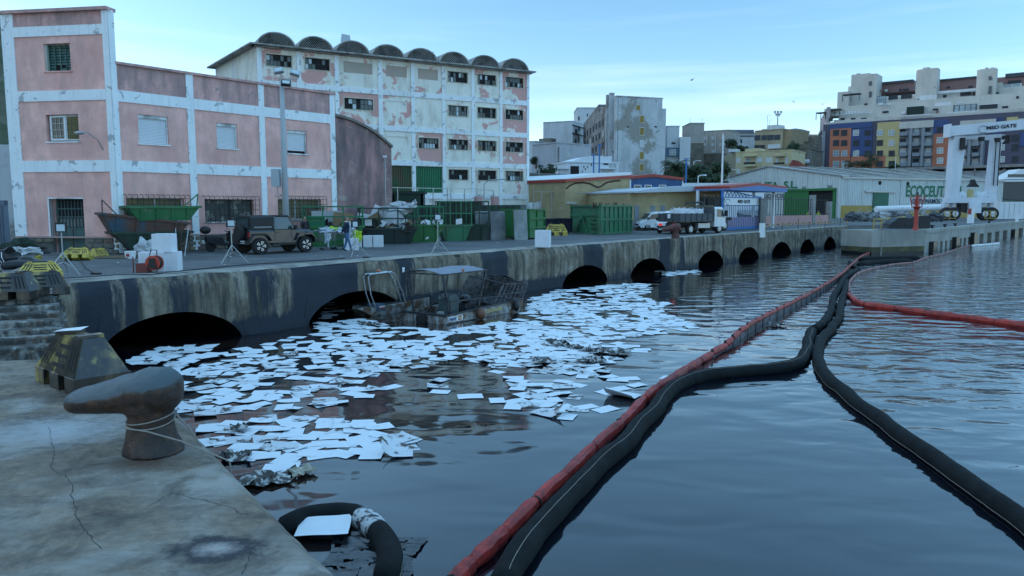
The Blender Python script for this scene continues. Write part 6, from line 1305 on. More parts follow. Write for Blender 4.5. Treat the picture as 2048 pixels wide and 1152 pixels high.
v = G(305, 903, PZ); t_ = thing('mooring_bollard', 'large rusty hook shaped mooring bollard with cord wound round its neck, on the near platform', 'bollard', (v.x, v.y, PZ), R(-6));
o = inst('bollard_body', BM_, t_); o.scale = (1.13, 1.1, .96)
CORD = mat('dirty_cord', (.26, .23, .20), .9, var=.2, vs=20)
cordt = thing('thin_rope', 'thin pale cord wound round the near bollard and run over the platform edge', 'rope', (v.x, v.y, PZ))
for k in range(2):
 z0 = .42 + k * .03; pts = [(.285 * math.cos(a / 12 * math.pi), .285 * math.sin(a / 12 * math.pi), z0 + .05 * math.sin(a / 12 * math.pi + k) + .02 * k) for a in range(25)]
 MB().tube(pts, .010, 5).build('loop', CORD, cordt)
e1 = G(440, 915, PZ) - Vector((v.x, v.y, 0)); MB().tube([(-.18, -.30, .40), (.1, -.31, .36), (.5, -.26, .22), (e1.x * .8, e1.y * .8, .06), (e1.x - .05, e1.y, .03), (e1.x + .12, e1.y, -.05), (e1.x + .2, e1.y, -.9)], .012, 5).build('tail', CORD, cordt)
MB().tube([(.38, -.1, .52), (.5, .0, .3), (.62, .05, .05)], .012, 5).build('tail', CORD, cordt)
GB = mat('grey_painted_iron', (.16, .16, .15), .7, .1, c2=(.08, .075, .07), s2=2, t2=.5, var=.2, bump=.01, bs=15)
me = BM_.copy(); me.materials.clear(); me.materials.append(GB); v = G(66, 577); t_ = thing('mooring_bollard', 'grey hook shaped bollard at the top of the stone steps', 'bollard', v, R(-8)); o = inst('bollard_body', me, t_); o.scale = (.62, .62, .62)
DKR = mat('dark_red_iron', (.09, .035, .03), .7, .1, var=.3)
me = BM_.copy(); me.materials.clear(); me.materials.append(DKR); v = G(1356, 477.2); t_ = thing('mooring_bollard', 'dark red hook shaped bollard on the quay edge below the tipper lorry', 'bollard', v + Vector((-.1, .4, 0)), R(0)); o = inst('bollard_body', me, t_); o.scale = (1.0, 1.0, .95)
vb = G(574, 501); t_ = thing('lighting_column', 'tall pale concrete lighting column with floodlights and a meter box before the pink wing', 'lamp post', vb)
hp = D(563, 160, vb.y).z - QZ
PCON = mat('pale_concrete_pole', (.38, .40, .42), .8, var=.1, streak=(.26, .26, .26), sst=.5, ss=(3, 3, .3))
MB().tube([(0, 0, 0), (0, 0, hp * .5), (0, 0, hp)], [.19, .15, .10], 14).build('pole', PCON, t_, smooth=True)
zb_ = D(558, 356, vb.y).z - QZ; MB().box(-.62, -.22, -.28, .1, zb_ - .45, zb_ + .45).build('meter_box', mat('light_grey_box', (.36, .40, .44), .5, var=.05), t_); MB().tube([(-.4, 0, zb_ - .45), (-.38, 0, zb_ - .8), (-.2, 0, zb_ - .9)], .03, 6).build('conduit', STEEL, t_)
MB().box(-.15, .7, -.05, .05, hp + .02, hp + .08).build('bracket', STEEL, t_)
for loc, ry, nme in (((.3, -.25, hp - .2), R(25), 0), ((-.1, -.1, hp + .45), R(-60), 1), ((.7, .0, hp + .35), R(80), 2)):
 f_ = MB().box(-.24, .24, -.08, .08, -.15, .15).build('floodlight', IRON if nme == 0 else STEEL, t_); f_.location = loc; f_.rotation_euler = (R(-35), ry * .2, R(15))
 MB().box(-.18, .18, -.095, -.081, -.1, .1).build('lens', GLASSL, f_)
MB().tube([(0, 0, hp), (0, 0, hp + .6)], .03, 6).build('spike', STEEL, t_)
def tripod(label, px_, pb, ph, rot=0, lit=True, half=1.0):
 v = G(px_, pb); h = D(px_, ph, v.y).z - QZ; t_ = thing('work_light', label, 'work light', v, rot)
 MB().tube([(0, 0, .5), (0, 0, h - .15)], .022, 6).build('pole', STEEL, t_)
 for k in range(3):
  a = R(90 + 120 * k + 20); MB().tube([(0, 0, .75), (.62 * math.cos(a), .62 * math.sin(a), 0.01)], .018, 5).build('leg', STEEL, t_)
  MB().bar((0, 0, .45), (.4 * math.cos(a), .4 * math.sin(a), .28), .02).build('brace', STEEL, t_)
 if lit:
  hd = MB().box(-.16, .16, -.03, .05, h - .16, h + .16).box(-.12, .12, .05, .1, h - .1, h + .1).build('lamp_head', IRON, t_); hd.rotation_euler = (0, 0, R(12)); MB().box(-.125, .125, -.036, -.031, h - .12, h + .10).build('lens', GLASSL, hd)
  MB().bar((-.18, 0, h), (-.18, 0, h - .25), .02).bar((.18, 0, h), (.18, 0, h - .25), .02).bar((-.18, 0, h - .25), (.18, 0, h - .25), .02).build('yoke', IRON, t_)
tripod('tripod work light standing before the green steel door', 128, 551, 455); tripod('tripod work light behind the parked jeep', 465, 527, 446, .3)
tripod('tripod work light beside the man in jeans', 711, 514, 448, .6); tripod('bare tripod pole in front of the green skips', 876, 510, 434, .2, True)
CART = mat('white_carton', (.66, .68, .72), .8, var=.04, vs=4, streak=(.4, .38, .36), sst=.3, ss=(3, 3, 1), coord='O')
def carton(label, v, s=(.45, .4, .4), rz=R(20), group=None, z=0.0):
 t_ = thing('carton', label, 'box', Vector(v) + Vector((0, 0, z)), rz, group); a, b, c = s
 MB().box(-a / 2, a / 2, -b / 2, b / 2, 0, c).build('box_body', CART, t_); MB().box(-.025, .025, -b / 2 - .003, b / 2 + .003, c * .6, c + .003).build('tape_strip', SHUT, t_)
s_ = .46
v = G(309, 542); k = 1.5
carton('lower left white carton behind the red cable reel', v, (.85, .6, .68), R(8)); v2 = G(340, 541); carton('lower right white carton beside the red cable reel', v2 + Vector((.06, 0, 0)), (.60, .6, .68), R(8))
v3 = v.lerp(v2, .42); carton('upper white carton stacked on two cartons behind the cable reel', v3 + Vector((.15, .05, 0)), (.66, .6, .64), R(5), z=.682)
v = G(1086, 494); carton('tall white carton alone on the quay before the bright green container', v, (.8, .8, .62), R(-12)); carton('white carton stacked on the lone carton on the quay', v, (.8, .78, .34), R(-12), z=.622)
v = G(734, 494);
for i, (dx, w_) in enumerate(((-.55, .55), (.05, .5), (.62, .55))): carton(['left white carton of the low row behind the man in jeans', 'middle white carton of the low row behind the man in jeans', 'right white carton of the low row behind the man in jeans'][i], v + Vector((dx, .1 * i, 0)), (w_, .5, .66 - .04 * (i == 0)), R(6))
carton('white carton standing behind the legs of the man in jeans', G(703, 500), (.75, .5, .62), R(10))
RR = mat('reel_red_plastic', (.45, .04, .02), .45, var=.1)
v = G(310, 545); t_ = thing('cable_reel', 'red cable reel standing before the white cartons', 'cable reel', v)
MB().lathe([(.02, -.18), (.25, -.17), (.25, -.13), (.02, -.13)], (-.0, 0, .34), 18, axis='y').build('flange', RR, t_); MB().lathe([(.02, .13), (.25, .13), (.25, .17), (.02, .18)], (0, 0, .34), 18, axis='y').build('flange', RR, t_)
MB().lathe([(.22, -.13), (.22, .13)], (0, 0, .34), 14, axis='y').build('cable_coil', IRON, t_); MB().box(-.1, .12, -.22, -.18, .15, .5).build('socket_panel', IRON, t_)
MB().tube([(-.16, -.2, 0), (-.16, -.15, .4), (-.1, 0, .78), (.1, 0, .78), (.16, -.15, .4), (.16, -.2, 0)], .02, 6).build('stand', IRON, t_)
v = G(289, 545); tag(MB().box(-.22, .18, -.15, .15, 0, .32).box(-.4, -.37, 0, .03, 0, .55).build('red_toolbox', mat('dull_red_box', (.16, .035, .03), .6, var=.2), loc=v), 'small dull red box left of the cable reel', 'box')
v = G(292, 515); t_ = thing('rubble_sack', 'crumpled translucent white sack in front of the stacked skips', 'sack', v); SACK = mat('white_plastic_sack', (.52, .54, .56), .35, c2=(.40, .42, .44), s2=5, t2=.5, w2=.1, var=.15, bump=.12, bs=5)
mb = MB().blob((0, 0, .35), .45, .35, .42, nu=18, nv=12, jit=.32, seed=4).tube([(-.1, 0, .65), (-.2, 0, .95)], [.2, .04], 8); mb.build('sack_body', SACK, t_)
v = G(261, 517); t_ = thing('bucket', 'white bucket with a red mark beside the white sack', 'bucket', v); MB().lathe([(.2, 0), (.24, .3), (.25, .3), (.25, .33)], n=16).build('pail', WHITE, t_); MB().box(-.06, .08, -.255, -.235, .1, .22).build('label_patch', REDP, t_)
v = G(225, 506); tag(MB().lathe([(.22, 0), (.2, .35)], n=12).build('concrete_drum', CONCG, loc=v), 'small grey concrete drum between the barrier and the stacked skips', 'drum')
v = G(228, 517); pl = thing('timber_pile', 'loose wooden slats lying before the stacked skips', 'timber', v, R(5)); WOOD = mat('weathered_wood', (.20, .155, .10), .9, var=.3, vs=5)
for i in range(6): MB().box(-.8, .7 + .1 * i, 0, .1, 0, .03).build('plank', WOOD, pl, loc=(0, -.25 + i * .12, .02 + .03 * (i % 3)), rz=R(-4 + 3 * i))
def tub(parent, L_, W_, H_, m, slope=.45, name='tub', lip=True, inner=None):
 mb = MB(); b0 = L_ / 2 - slope; w0 = W_ / 2 - .12
 o_ = [(-b0, -w0, 0), (b0, -w0, 0), (b0, w0, 0), (-b0, w0, 0), (-L_ / 2, -W_ / 2, H_), (L_ / 2, -W_ / 2, H_), (L_ / 2, W_ / 2, H_), (-L_ / 2, W_ / 2, H_)]
 mb.add(o_, [(0, 3, 2, 1), (0, 1, 5, 4), (1, 2, 6, 5), (2, 3, 7, 6), (3, 0, 4, 7)])
 i_ = [(x * .96, y * .95, z + .05 if z == 0 else z) for x, y, z in o_]; mb.add(i_, [(0, 1, 2, 3), (0, 4, 5, 1), (1, 5, 6, 2), (2, 6, 7, 3), (3, 7, 4, 0)])
 t_ = mb.build(name, m, parent)
 if lip: MB().box(-L_ / 2 - .06, L_ / 2 + .06, -W_ / 2 - .05, -W_ / 2 + .04, H_ - .06, H_ + .05).box(-L_ / 2 - .06, L_ / 2 + .06, W_ / 2 - .04, W_ / 2 + .05, H_ - .06, H_ + .05).box(-L_ / 2 - .1, -L_ / 2 + .05, -W_ / 2 + .04, W_ / 2 - .04, H_ - .06, H_ + .05).box(L_ / 2 - .05, L_ / 2 + .1, -W_ / 2 + .04, W_ / 2 - .04, H_ - .06, H_ + .05).build('rim', m, parent)
 nr = max(2, int(L_ / .8))
 for k in range(nr):
  x = -b0 + .1 + (2 * b0 - .2) * k / (nr - 1)
  for s in (-1, 1): MB().add([(x - .04, s * (w0 + .01), .05), (x + .04, s * (w0 + .01), .05), (x + .04, s * (w0 + .07), .05), (x - .04, s * (w0 + .07), .05), (x - .04, s * (W_ / 2 + .0), H_ - .06), (x + .04, s * (W_ / 2), H_ - .06), (x + .04, s * (W_ / 2 + .05), H_ - .06), (x - .04, s * (W_ / 2 + .05), H_ - .06)], [(0, 1, 5, 4), (1, 2, 6, 5), (2, 3, 7, 6), (3, 0, 4, 7)]).build('rib', m, parent)
 return t_
RUSTBLUE = mat('rusty_blue_skip_paint', (.035, .085, .12), .7, c2=(.10, .05, .035), s2=1.0, t2=.47, w2=.08, c3=(.20, .16, .13), s3=2.4, t3=.66, w3=.05, var=.25, streak=(.07, .04, .03), sst=.7, ss=(2, 2, .6), coord='O')
GREENSK = mat('chipped_green_skip_paint', (.02, .135, .045), .55, c2=(.22, .22, .18), s2=2.4, t2=.64, w2=.05, var=.2, coord='O', streak=(.10, .10, .08), sst=.5, ss=(2, 2, 1))
sa = R(45)
v = G(310, 507)
def lug(parent, L_, H_, m, side=-1):
 MB().bar((side * (L_ / 2 - .02), -.5, H_), (side * (L_ / 2 + .05), -.5, H_ + .6), .05).bar((side * (L_ / 2 + .05), -.5, H_ + .6), (side * (L_ / 2 - .6), -.5, H_ + .02), .05).build('lifting_lug', m, parent)
t_ = thing('waste_skip', 'dark green skip at the bottom of the nested stack by the pink wing', 'skip', v + Vector((-.3, .2, .05)), R(38)); tub(t_, 3.5, 1.8, 1.0, GREEND, .9)
t_ = thing('waste_skip', 'rusty blue skip tilted across the middle of the nested stack', 'skip', v + Vector((-.6, .0, .92)), R(38)); t_.rotation_euler = (0, R(7.5), R(38)); tub(t_, 3.8, 1.8, .8, RUSTBLUE, .5); lug(t_, 3.8, .85, RUSTBLUE)
t_ = thing('waste_skip', 'bright green chipped skip on top of the nested stack', 'skip', v + Vector((.15, .4, 1.62)), R(40)); tub(t_, 3.3, 1.8, .66, GREENSK, .5); lug(t_, 3.3, .7, GREENSK, 1)
pr = thing('prop_bars', 'thin rusty bars leaning against the nested skips', 'bars', G(352, 513))
for i in range(4): MB().tube([(i * .2 - .2, 0, 0), (i * .2 - .5 + .1 * i, .55, 1.5 - .2 * (i % 2))], .018, 5).build('bar', STEEL if i % 2 else RUST, pr)
def skip_at(px_, py_, label, L_, W_, H_, m, rz, cage=0, mc=None, slope=.4, panel=None):
 v = G(px_, py_); t_ = thing('waste_skip', label, 'skip', v, rz); tub(t_, L_, W_, H_, m, slope)
 mc = mc or m
 if cage:
  xs_ = [-L_ / 2 + .02, -L_ / 6, L_ / 6, L_ / 2 - .02]
  for x in xs_:
   for s in (-1, 1): MB().box(x - .035, x + .035, s * W_ / 2 - .035, s * W_ / 2 + .035, H_, H_ + cage).build('cage_post', mc, t_)
  for zz in (H_ + cage * .5, H_ + cage):
   for s in (-1, 1): MB().box(-L_ / 2, L_ / 2, s * W_ / 2 - .045, s * W_ / 2 + .045, zz - .04, zz + .04).build('cage_rail', mc, t_)
   for s in (-1, 1): MB().box(s * L_ / 2 - .045, s * L_ / 2 + .045, -W_ / 2 + .05, W_ / 2 - .05, zz - .04, zz + .04).build('cage_rail', mc, t_)
 if panel: MB().box(-L_ / 2 + .1, L_ / 2 - .1, W_ / 2 + .01, W_ / 2 + .04, H_, H_ + cage).build('back_panel', panel, t_)
 return t_
sk1 = skip_at(668, 492, 'green caged skip behind the shopping trolleys and the man in jeans', 3.4, 1.9, 1.15, GREENB, R(12), 1.15, GREENP)
sk2 = skip_at(775, 487, 'near black caged skip heaped with white bulk bags', 3.5, 1.9, .95, mat('near_black_green_skip', (.010, .022, .022), .55, var=.3), R(14), 1.25, GREEND)
sk3 = skip_at(846, 483, 'green caged skip full of cardboard and scrap', 2.5, 1.9, 1.1, GREENB, R(14), 1.2, GREENP)
sk4 = skip_at(907, 481, 'mid green skip with a tall framed front and papers stuck on it', 2.2, 1.9, 1.05, GREENM, R(14), 1.6, GREENM, panel=GREEND)
sk5 = skip_at(944, 480, 'dark green skip with a solid back panel beside the grey sheets', 2.0, 1.9, 1.1, GREEND, R(14), 1.55, GREEND, panel=GREEND)
for px_, py_, w_, h_, lab in ((903, 438, 1.5, 1.3, 0),): pass
for (px_, py_, l_, lab) in ((870, 470, 3.4, 'long dark green container behind the caged skips'), (985, 470, 4.0, 'dark green container behind the grey steel sheets')):
 v = G(px_, py_); t_ = thing('waste_container', lab, 'container', v, R(14)); MB().box(-l_ * .6, l_ * .6, 0, 2, .1, 2.45).build('body', GREEND, t_)
 for i in range(8): piece('rib', GREEND, t_, -l_ * .6 + i * l_ * 1.2 / 8, -l_ * .6 + i * l_ * 1.2 / 8 + .08, -.08, 0, .15, 2.4)
BAG = mat('bulk_bag_fabric', (.50, .53, .56), .8, var=.08, vs=3, bump=.06, bs=4, streak=(.36, .38, .40), sst=.4, ss=(3, 3, 1)); CBD = mat('cardboard', (.27, .19, .11), .9, var=.15, vs=3)
rnd = random.Random(4)
def bulk_bag(label, v, s=(.9, .8, 1.0), rz=.3, m=BAG):
 t_ = thing('bulk_bag', label, 'bag', v, rz); mb = MB(); n_ = 12
 vs = []; fs = []
 for j in range(9):
  f = j / 8
  for i in range(20):
   a = 2 * math.pi * i / 20; c, s_ = math.cos(a), math.sin(a); q = max(abs(c), abs(s_)); k = (.85 / q ** .6) * (.9 + .14 * math.sin(f * math.pi)) + .05 * noise.noise(Vector((c * 3, s_ * 3, f * 4 + v[0])))
   vs.append((c * k * s[0] / 2, s_ * k * s[1] / 2, f * s[2] * (1 + .06 * noise.noise(Vector((c * 2, s_ * 2, v[1]))))))
 for j in range(8):
  for i in range(20): fs.append((j * 20 + i, j * 20 + (i + 1) % 20, (j + 1) * 20 + (i + 1) % 20, (j + 1) * 20 + i))
 fs.append(tuple(range(160, 180))); mb.add(vs, fs); mb.build('bag_body', m, t_, smooth=True)
 for c, d in ((-1, -1), (1, -1), (1, 1), (-1, 1)): MB().tube([(c * s[0] * .38, d * s[1] * .38, s[2] * .95), (c * s[0] * .3, d * s[1] * .3, s[2] * 1.15), (c * s[0] * .15, d * s[1] * .38, s[2] * .97)], .02, 5).build('handle', m, t_)
S2 = G(775, 487); S3 = G(846, 483); S1 = G(668, 492)
bulk_bag('grey white bulk bag in the middle of the near black caged skip', S2 + Vector((.35, .2, .75)), (1.5, 1.1, 1.25));
t_ = thing('folded_bags', 'crumpled white bags with a red cloth lying on the bulk bag', 'bags', S2 + Vector((.75, .3, 2.0)), .2)
MB().blob((0, 0, .2), .95, .5, .3, nu=20, nv=10, jit=.5, seed=2).build('white_bag', BAG, t_); MB().blob((.5, 0, .35), .45, .35, .2, nu=14, nv=8, jit=.5, seed=7).build('white_bag', BAG, t_); MB().blob((.25, 0, .5), .3, .2, .1, nu=12, nv=6, jit=.4, seed=9).build('red_cloth', REDP, t_)
def card(label, v, w_, h_, rot, m=CBD, name='cardboard_sheet'): o = MB().box(-w_ / 2, w_ / 2, -.02, .02, 0, h_).build(name, m); o.location = v; o.rotation_euler = rot; tag(o, label, 'sheet')
card('large pale board leaning up out of the near black caged skip', S2 + Vector((-.75, .5, 1.55)), .9, .8, (0, R(25), R(10)), WHITE, 'white_board'); card('brown cardboard sheet in front of the pale board in the black skip', S2 + Vector((-.6, .35, 1.2)), .8, .7, (0, R(-30), R(10)))
card('white board lying in the left end of the black caged skip', S2 + Vector((-1.45, .4, 1.5)), 1.0, .35, (0, R(8), R(10)), WHITE, 'white_board');
card('tan cardboard box panel in the green caged skip by the man', S1 + Vector((.45, .3, 1.1)), 1.15, .85, (0, R(6), R(12))); card('pale sheet at the back of the green caged skip by the man', S1 + Vector((-.5, .6, 1.1)), 1.8, .95, (0, 0, R(12)), simple('pale_grey_board', (.42, .45, .46)), 'white_board')
v = S1 + Vector((-.85, -.9, 1.0)); t_ = thing('sign_crate', 'green crate front with faint pale lettering on the caged skip by the man', 'crate', v, R(12)); MB().box(-.55, .55, -.03, .3, 0, .75).build('crate_front', GREENP, t_); text('RECICLAJE', t_, .16, (-.42, -.04, .45), simple('faded_green_letter', (.16, .30, .18)), sx=1)
v = S2 + Vector((-1.0, -1.0, 1.05)); t_ = thing('black_sign', 'black box with a small white notice on the near black skip', 'sign', v, R(14)); MB().box(-.5, .5, -.05, .2, 0, .55).build('black_box', IRON, t_); MB().box(-.2, .22, -.07, -.052, .1, .48).build('notice', WHITE, t_)
heap = MB();
for i in range(120):
 c = S2 if i < 45 else S3 if i < 90 else S1; L_ = (3.2, 2.2, 3.0)[0 if i < 45 else 1 if i < 90 else 2]
 q = c + Vector((rnd.uniform(-L_ / 2, L_ / 2), rnd.uniform(-.7, .6), rnd.uniform(.85, 1.35))); a = Vector((rnd.uniform(-1, 1), rnd.uniform(-1, 1), rnd.uniform(-.6, .6))).normalized() * rnd.uniform(.12, .4); b = a.orthogonal().normalized() * rnd.uniform(.06, .3)
 heap.quad(q - a - b, q + a - b, q + a + b, q - a + b, rnd.choice([0, 0, 1, 2, 2, 3, 4]))
tag(heap.build('scrap_and_cardboard', [CBD, WHITE, IRON, simple('dull_scrap', (.10, .11, .11)), OLIVE]), kind='stuff')
for i, (px_, py_, w_, h_) in enumerate(((918, 443, .42, .42), (801, 468, .2, .2), (854, 476, .2, .2))):
 v = D(px_, py_, S3.y - 1.1 + (1.4 if i == 0 else 0) - (.9 if i == 1 else 0));
 o = MB().quad((-w_ / 2, 0, -h_ / 2), (w_ / 2, .02, -h_ / 2 + .05), (w_ / 2, 0, h_ / 2), (-w_ / 2, .03, h_ / 2 - .06)).build('notice_paper', WHITE); o.location = v; tag(o, ['white paper stuck on the framed front of the mid green skip', 'small pale tag on the end of the near black skip', 'small white label low on the dark green container'][i], 'notice')
SHT = mat('galvanised_sheet_stained', (.27, .30, .31), .55, .3, c2=(.16, .17, .17), s2=.9, t2=.5, w2=.12, c3=(.08, .07, .06), s3=3, t3=.68, w3=.05, var=.15, streak=(.14, .13, .11), sst=.5, ss=(2, 2, .5))
for px_, x1, h_, lab in ((953, 981, 2.0, 'left leaning grey steel sheet beside the green skips'), (983, 1012, 2.0, 'middle grey steel sheet left of the stacked cartons'), (1030, 1056, 2.1, 'right grey steel sheet between the cartons and the bright green container')):
 a = G(px_, 480.5); b = G(x1, 479.5); f_ = Fr(a, b); t_ = at_fr('steel_sheet', lab, 'steel sheet', f_); o = MB().box(0, f_.len, 0, .06, 0, h_).build('sheet', SHT if px_ != 983 else mat('dark_steel_sheet', (.12, .13, .14), .5, .3, var=.2, c2=(.2, .2, .2), s2=.8, t2=.55), t_); o.rotation_euler = (R(-4), 0, 0)
a, b = G(1009, 478), G(1031, 477); f_ = Fr(a, b); W3 = f_.len
labs = ['bottom left carton of the white stack between the grey sheets', 'bottom right carton of the white stack between the grey sheets', 'second level carton of the white stack between the grey sheets', 'third level carton of the white stack between the grey sheets', 'top carton of the white stack between the grey sheets', 'side carton halfway up the white stack between the grey sheets']
for i, (x, z, w_, h_) in enumerate(((.22, 0, .42, .52), (.66, 0, .42, .52), (.62, .525, .45, .45), (.60, .98, .48, .42), (.62, 1.405, .42, .40), (.20, .9, .25, .45))):
 p_ = f_.A + f_.U * x; carton(labs[i], p_ + f_.Nn * (.25), (w_, .45, h_), f_.rz + R(random.uniform(-3, 3)), z=z if i != 5 else .53)
def rib_container(label, px0, py0, px1, py1, depth, h, m, ncol, rows=3, name='waste_container', top=0, pm=None):
 a, b = G(px0, py0), G(px1, py1); f_ = Fr(a, b); t_ = at_fr(name, label, 'container', f_); L_ = f_.len
 mb = MB().box(0, L_, 0, .05, .12, h).box(0, L_, depth - .05, depth, .12, h).box(0, .05, .05, depth - .05, .12, h).box(L_ - .05, L_, .05, depth - .05, .12, h).box(0, L_, .05, depth - .05, .12, .2); mb.build('body', m, t_)
 for i in range(ncol + 1): x = L_ * i / ncol; piece('rib', m, t_, max(0, x - .05), min(L_, x + .05), -.1, 0, .12, h)
 for j in range(rows): zz = .12 + (h - .2) * j / (rows - 1) if rows > 1 else h; piece('rail', m, t_, -.05, L_ + .05, -.13, -.02 if j else 0, zz, zz + .12)
 for i in range(max(2, int(depth / .8))): y = depth * i / max(1, int(depth / .8) - 1) if int(depth / .8) > 1 else 0; piece('rib', m, t_, -.1, 0, max(0, y - .05), y + .05, .12, h); piece('rib', m, t_, L_, L_ + .1, max(0, y - .05), y + .05, .12, h)
 for s in (-.08, L_): piece('rail', m, t_, s, s + .08, 0, depth, h - .1, h + .03)
 return t_, f_
rib_container('bright green ribbed container at the end of the grey sheets', 1057, 479, 1088, 476, 2.2, 2.12, GREENB, 2, 4)
rib_container('black open container behind the yellow barrier', 1092, 469, 1143, 468, 2.4, 1.3, simple('black_blue_steel', (.012, .014, .03)), 5, 2)
a, c_, b = G(1142, 466), G(1199, 470.5), G(1262, 466); f_ = Fr(c_, b); hgt = f_.uz(1199, 411)[1]; L_ = f_.len
t_ = at_fr('hook_container', 'large mid green roll off container with a rust streak, hook frame on its end', 'container', f_)
MB().box(0, L_, 0, .05, .15, hgt).build('side_panel', GREENM, t_); MB().box(-.06, L_ + .06, -.12, .1, .05, .2).box(-.06, L_ + .06, -.14, .08, hgt - .1, hgt + .06).box(0, L_, -.09, -.001, hgt * .48, hgt * .55).build('rail', GREENM, t_)
for i in range(8): x = .02 + (L_ - .14) * i / 7; piece('rib', GREENM, t_, x, x + .1, -.1, 0, .15, hgt)
fe = Fr(a, c_); iv = Matrix.LocRotScale(f_.A, E3((0, 0, f_.rz)), None).inverted() @ Matrix.LocRotScale(fe.A, E3((0, 0, fe.rz)), None); Le = fe.len
def ep(name, mb, m=GREENM): o = mb.build(name, m, t_); o.matrix_basis = iv; return o
ep('end_panel', MB().box(0, Le - .02, 0, .05, .15, hgt)); ep('rail', MB().box(-.04, Le, -.1, .05, .05, .2).box(-.04, Le, -.12, .05, hgt - .1, hgt + .06).box(0, Le, -.08, -.001, hgt * .62, hgt * .68))
ep('hook_frame', MB().bar((Le * .45, -.14, hgt * .62), (Le * .25, -.14, .2), .12).bar((Le * .45, -.14, hgt * .62), (Le * .65, -.14, .2), .12).box(Le * .41, Le * .49, -.25, -.02, hgt * .52, hgt * .68))
ep('rib', MB().box(0, .1, -.09, 0, .2, hgt - .1)); ep('rib', MB().box(Le - .12, Le - .02, -.09, 0, .2, hgt - .1))
for zz in (.5, .85, 1.2, 1.55): ep('ladder_rung', MB().box(Le * .72, Le * .9, -.1, -.05, zz, zz + .06), GREEND)
bk = [(0, .05), (L_, .05)]; far_a = iv @ Vector((0, 0, 0))
MB().add([(L_, .05, .15), (L_, .05, hgt), (L_ + far_a.x, far_a.y + .05, hgt), (L_ + far_a.x, far_a.y + .05, .15), (far_a.x, far_a.y, .15), (far_a.x, far_a.y, hgt)], [(0, 1, 2, 3), (3, 2, 5, 4)]).build('rear_panel', GREENM, t_)
sc_ = MB();
for i in range(26): x = rnd.uniform(.2, L_ - .3); y = rnd.uniform(.3, 1.2); sc_.bar((x, y, hgt - .2), (x + rnd.uniform(-.5, .5), y, hgt + rnd.uniform(.05, .3)), .05)
tag(sc_.build('scrap_bars', RUST, loc=f_.A, rz=f_.rz), kind='stuff')
fa, fb = G(676, 470), G(1060, 457); f_ = Fr(fa, fb); t_ = at_fr('wire_fence', 'tall thin steel fence on pink concrete piers behind the skips', 'fence', f_)
for px_, yt in ((702, 372), (715, 372), (741, 372), (752, 318), (795, 374), (828, 376), (835, 376), (866, 377), (895, 376), (902, 378), (929, 378), (954, 378), (987, 381)):
 u, z = f_.uz(px_, yt); piece('post', STEEL, t_, u - .035, u + .035, -.03, .03, 0, z)
for (x0, y0, x1, y1) in ((782, 375, 954, 378), (676, 411, 1000, 413), (954, 379, 987, 381)): a, b = f_.uz(x0, y0), f_.uz(x1, y1); MB().bar((a[0], 0, a[1]), (b[0], 0, b[1]), .06).build('rail', STEEL, t_)
for px_, yt, w_ in ((758, 407, .5), (831, 407, .5), (898, 407, .6), (957, 393, .8), (990, 393, .8), (1066, 405, .9), (1080, 403, .9)):
 u, z = f_.uz(px_, yt); MB().box(u - w_ / 2, u + w_ / 2, -.2, .25, 0, z).build('pier', PINKW if px_ < 1000 else TRIMOLD, t_)
f2_ = Fr(G(1060, 457), G(1440, 459)); t_ = at_fr('wire_fence', 'thin steel mesh fence in front of the brick depot and store', 'fence', f2_)
for px_ in (1067, 1083, 1104, 1123, 1146, 1201, 1240, 1267, 1290, 1330, 1372, 1410): u, z = f2_.uz(px_, 383 if px_ < 1200 else 388); piece('post', STEEL, t_, u - .03, u + .03, -.03, .03, 0, z)
a, b = f2_.uz(1067, 383), f2_.uz(1438, 391); MB().bar((a[0], 0, a[1]), (b[0], 0, b[1]), .05).build('rail', STEEL, t_)
f3 = Fr(AtY(780, 455, 68), AtY(848, 455, 68)); t_ = at_fr('green_hopper', 'dark green steel chute and frame standing before the rusty green shutter', 'hopper', f3)
q = [f3.uz(*p) for p in [(784, 388), (846, 388), (846, 412), (838, 412), (828, 394), (812, 412), (806, 412)]]
MB().prism([q[0], q[1], q[2], q[3], q[4], q[5], (q[0][0], q[5][1])][::-1], 0, 1.6).build('chute', OLIVE if False else GREEND, t_); MB().box(q[0][0] - .2, q[1][0] + .2, -.1, 1.7, q[0][1], q[0][1] + .25).build('frame_head', GREEND, t_)
for u in (q[0][0], q[1][0] - .2): MB().box(u, u + .2, 0, .2, 0, q[0][1]).build('frame_post', GREEND, t_)
v = G(968, 458); t_ = street_lamp('curved arm street lamp before the right bays of the derelict warehouse', v + Vector((0, 1, 0)), D(963, 360, v.y).z - QZ, 2.0, .07)
v = D(1078, 430, 99); t_ = street_lamp('curved lamp on the grey retaining wall', v, 6.2, .9, .05)
v = D(777, 432, 66); t_ = thing('roof_aerial', 'thin pole with a small head at the right end of the vaulted shed', 'pole', (v.x, v.y, QZ)); MB().tube([(0, 0, 0), (0, 0, D(777, 313, 60).z - QZ)], .05, 6).build('pole', FRD, t_)
v = Bend + FB.U * (lC * .72) - FB.Nn * .5; t_ = thing('thin_pole', 'thin pole with a pale head in front of the vaulted shed wall', 'pole', (v.x, v.y, QZ)); MB().tube([(0, 0, 0), (0, 0, D(753, 313, v.y).z - QZ)], .04, 6).build('pole', STEEL, t_); MB().box(-.12, .12, -.1, .1, D(753, 315, v.y).z - QZ, D(753, 311, v.y).z - QZ).build('head', WHITE, t_)
BC = mat('pale_blue_container_paint', (.20, .27, .35), .5, .1, var=.08, streak=(.12, .14, .16), sst=.5, ss=(2, 2, .3))
a, b = G(-60, 502), G(21, 499); f_ = Fr(a, b); hC = f_.uz(15, 401)[1]; t_ = at_fr('shipping_container', 'pale blue grey container at the left edge beside the pink block', 'container', f_)
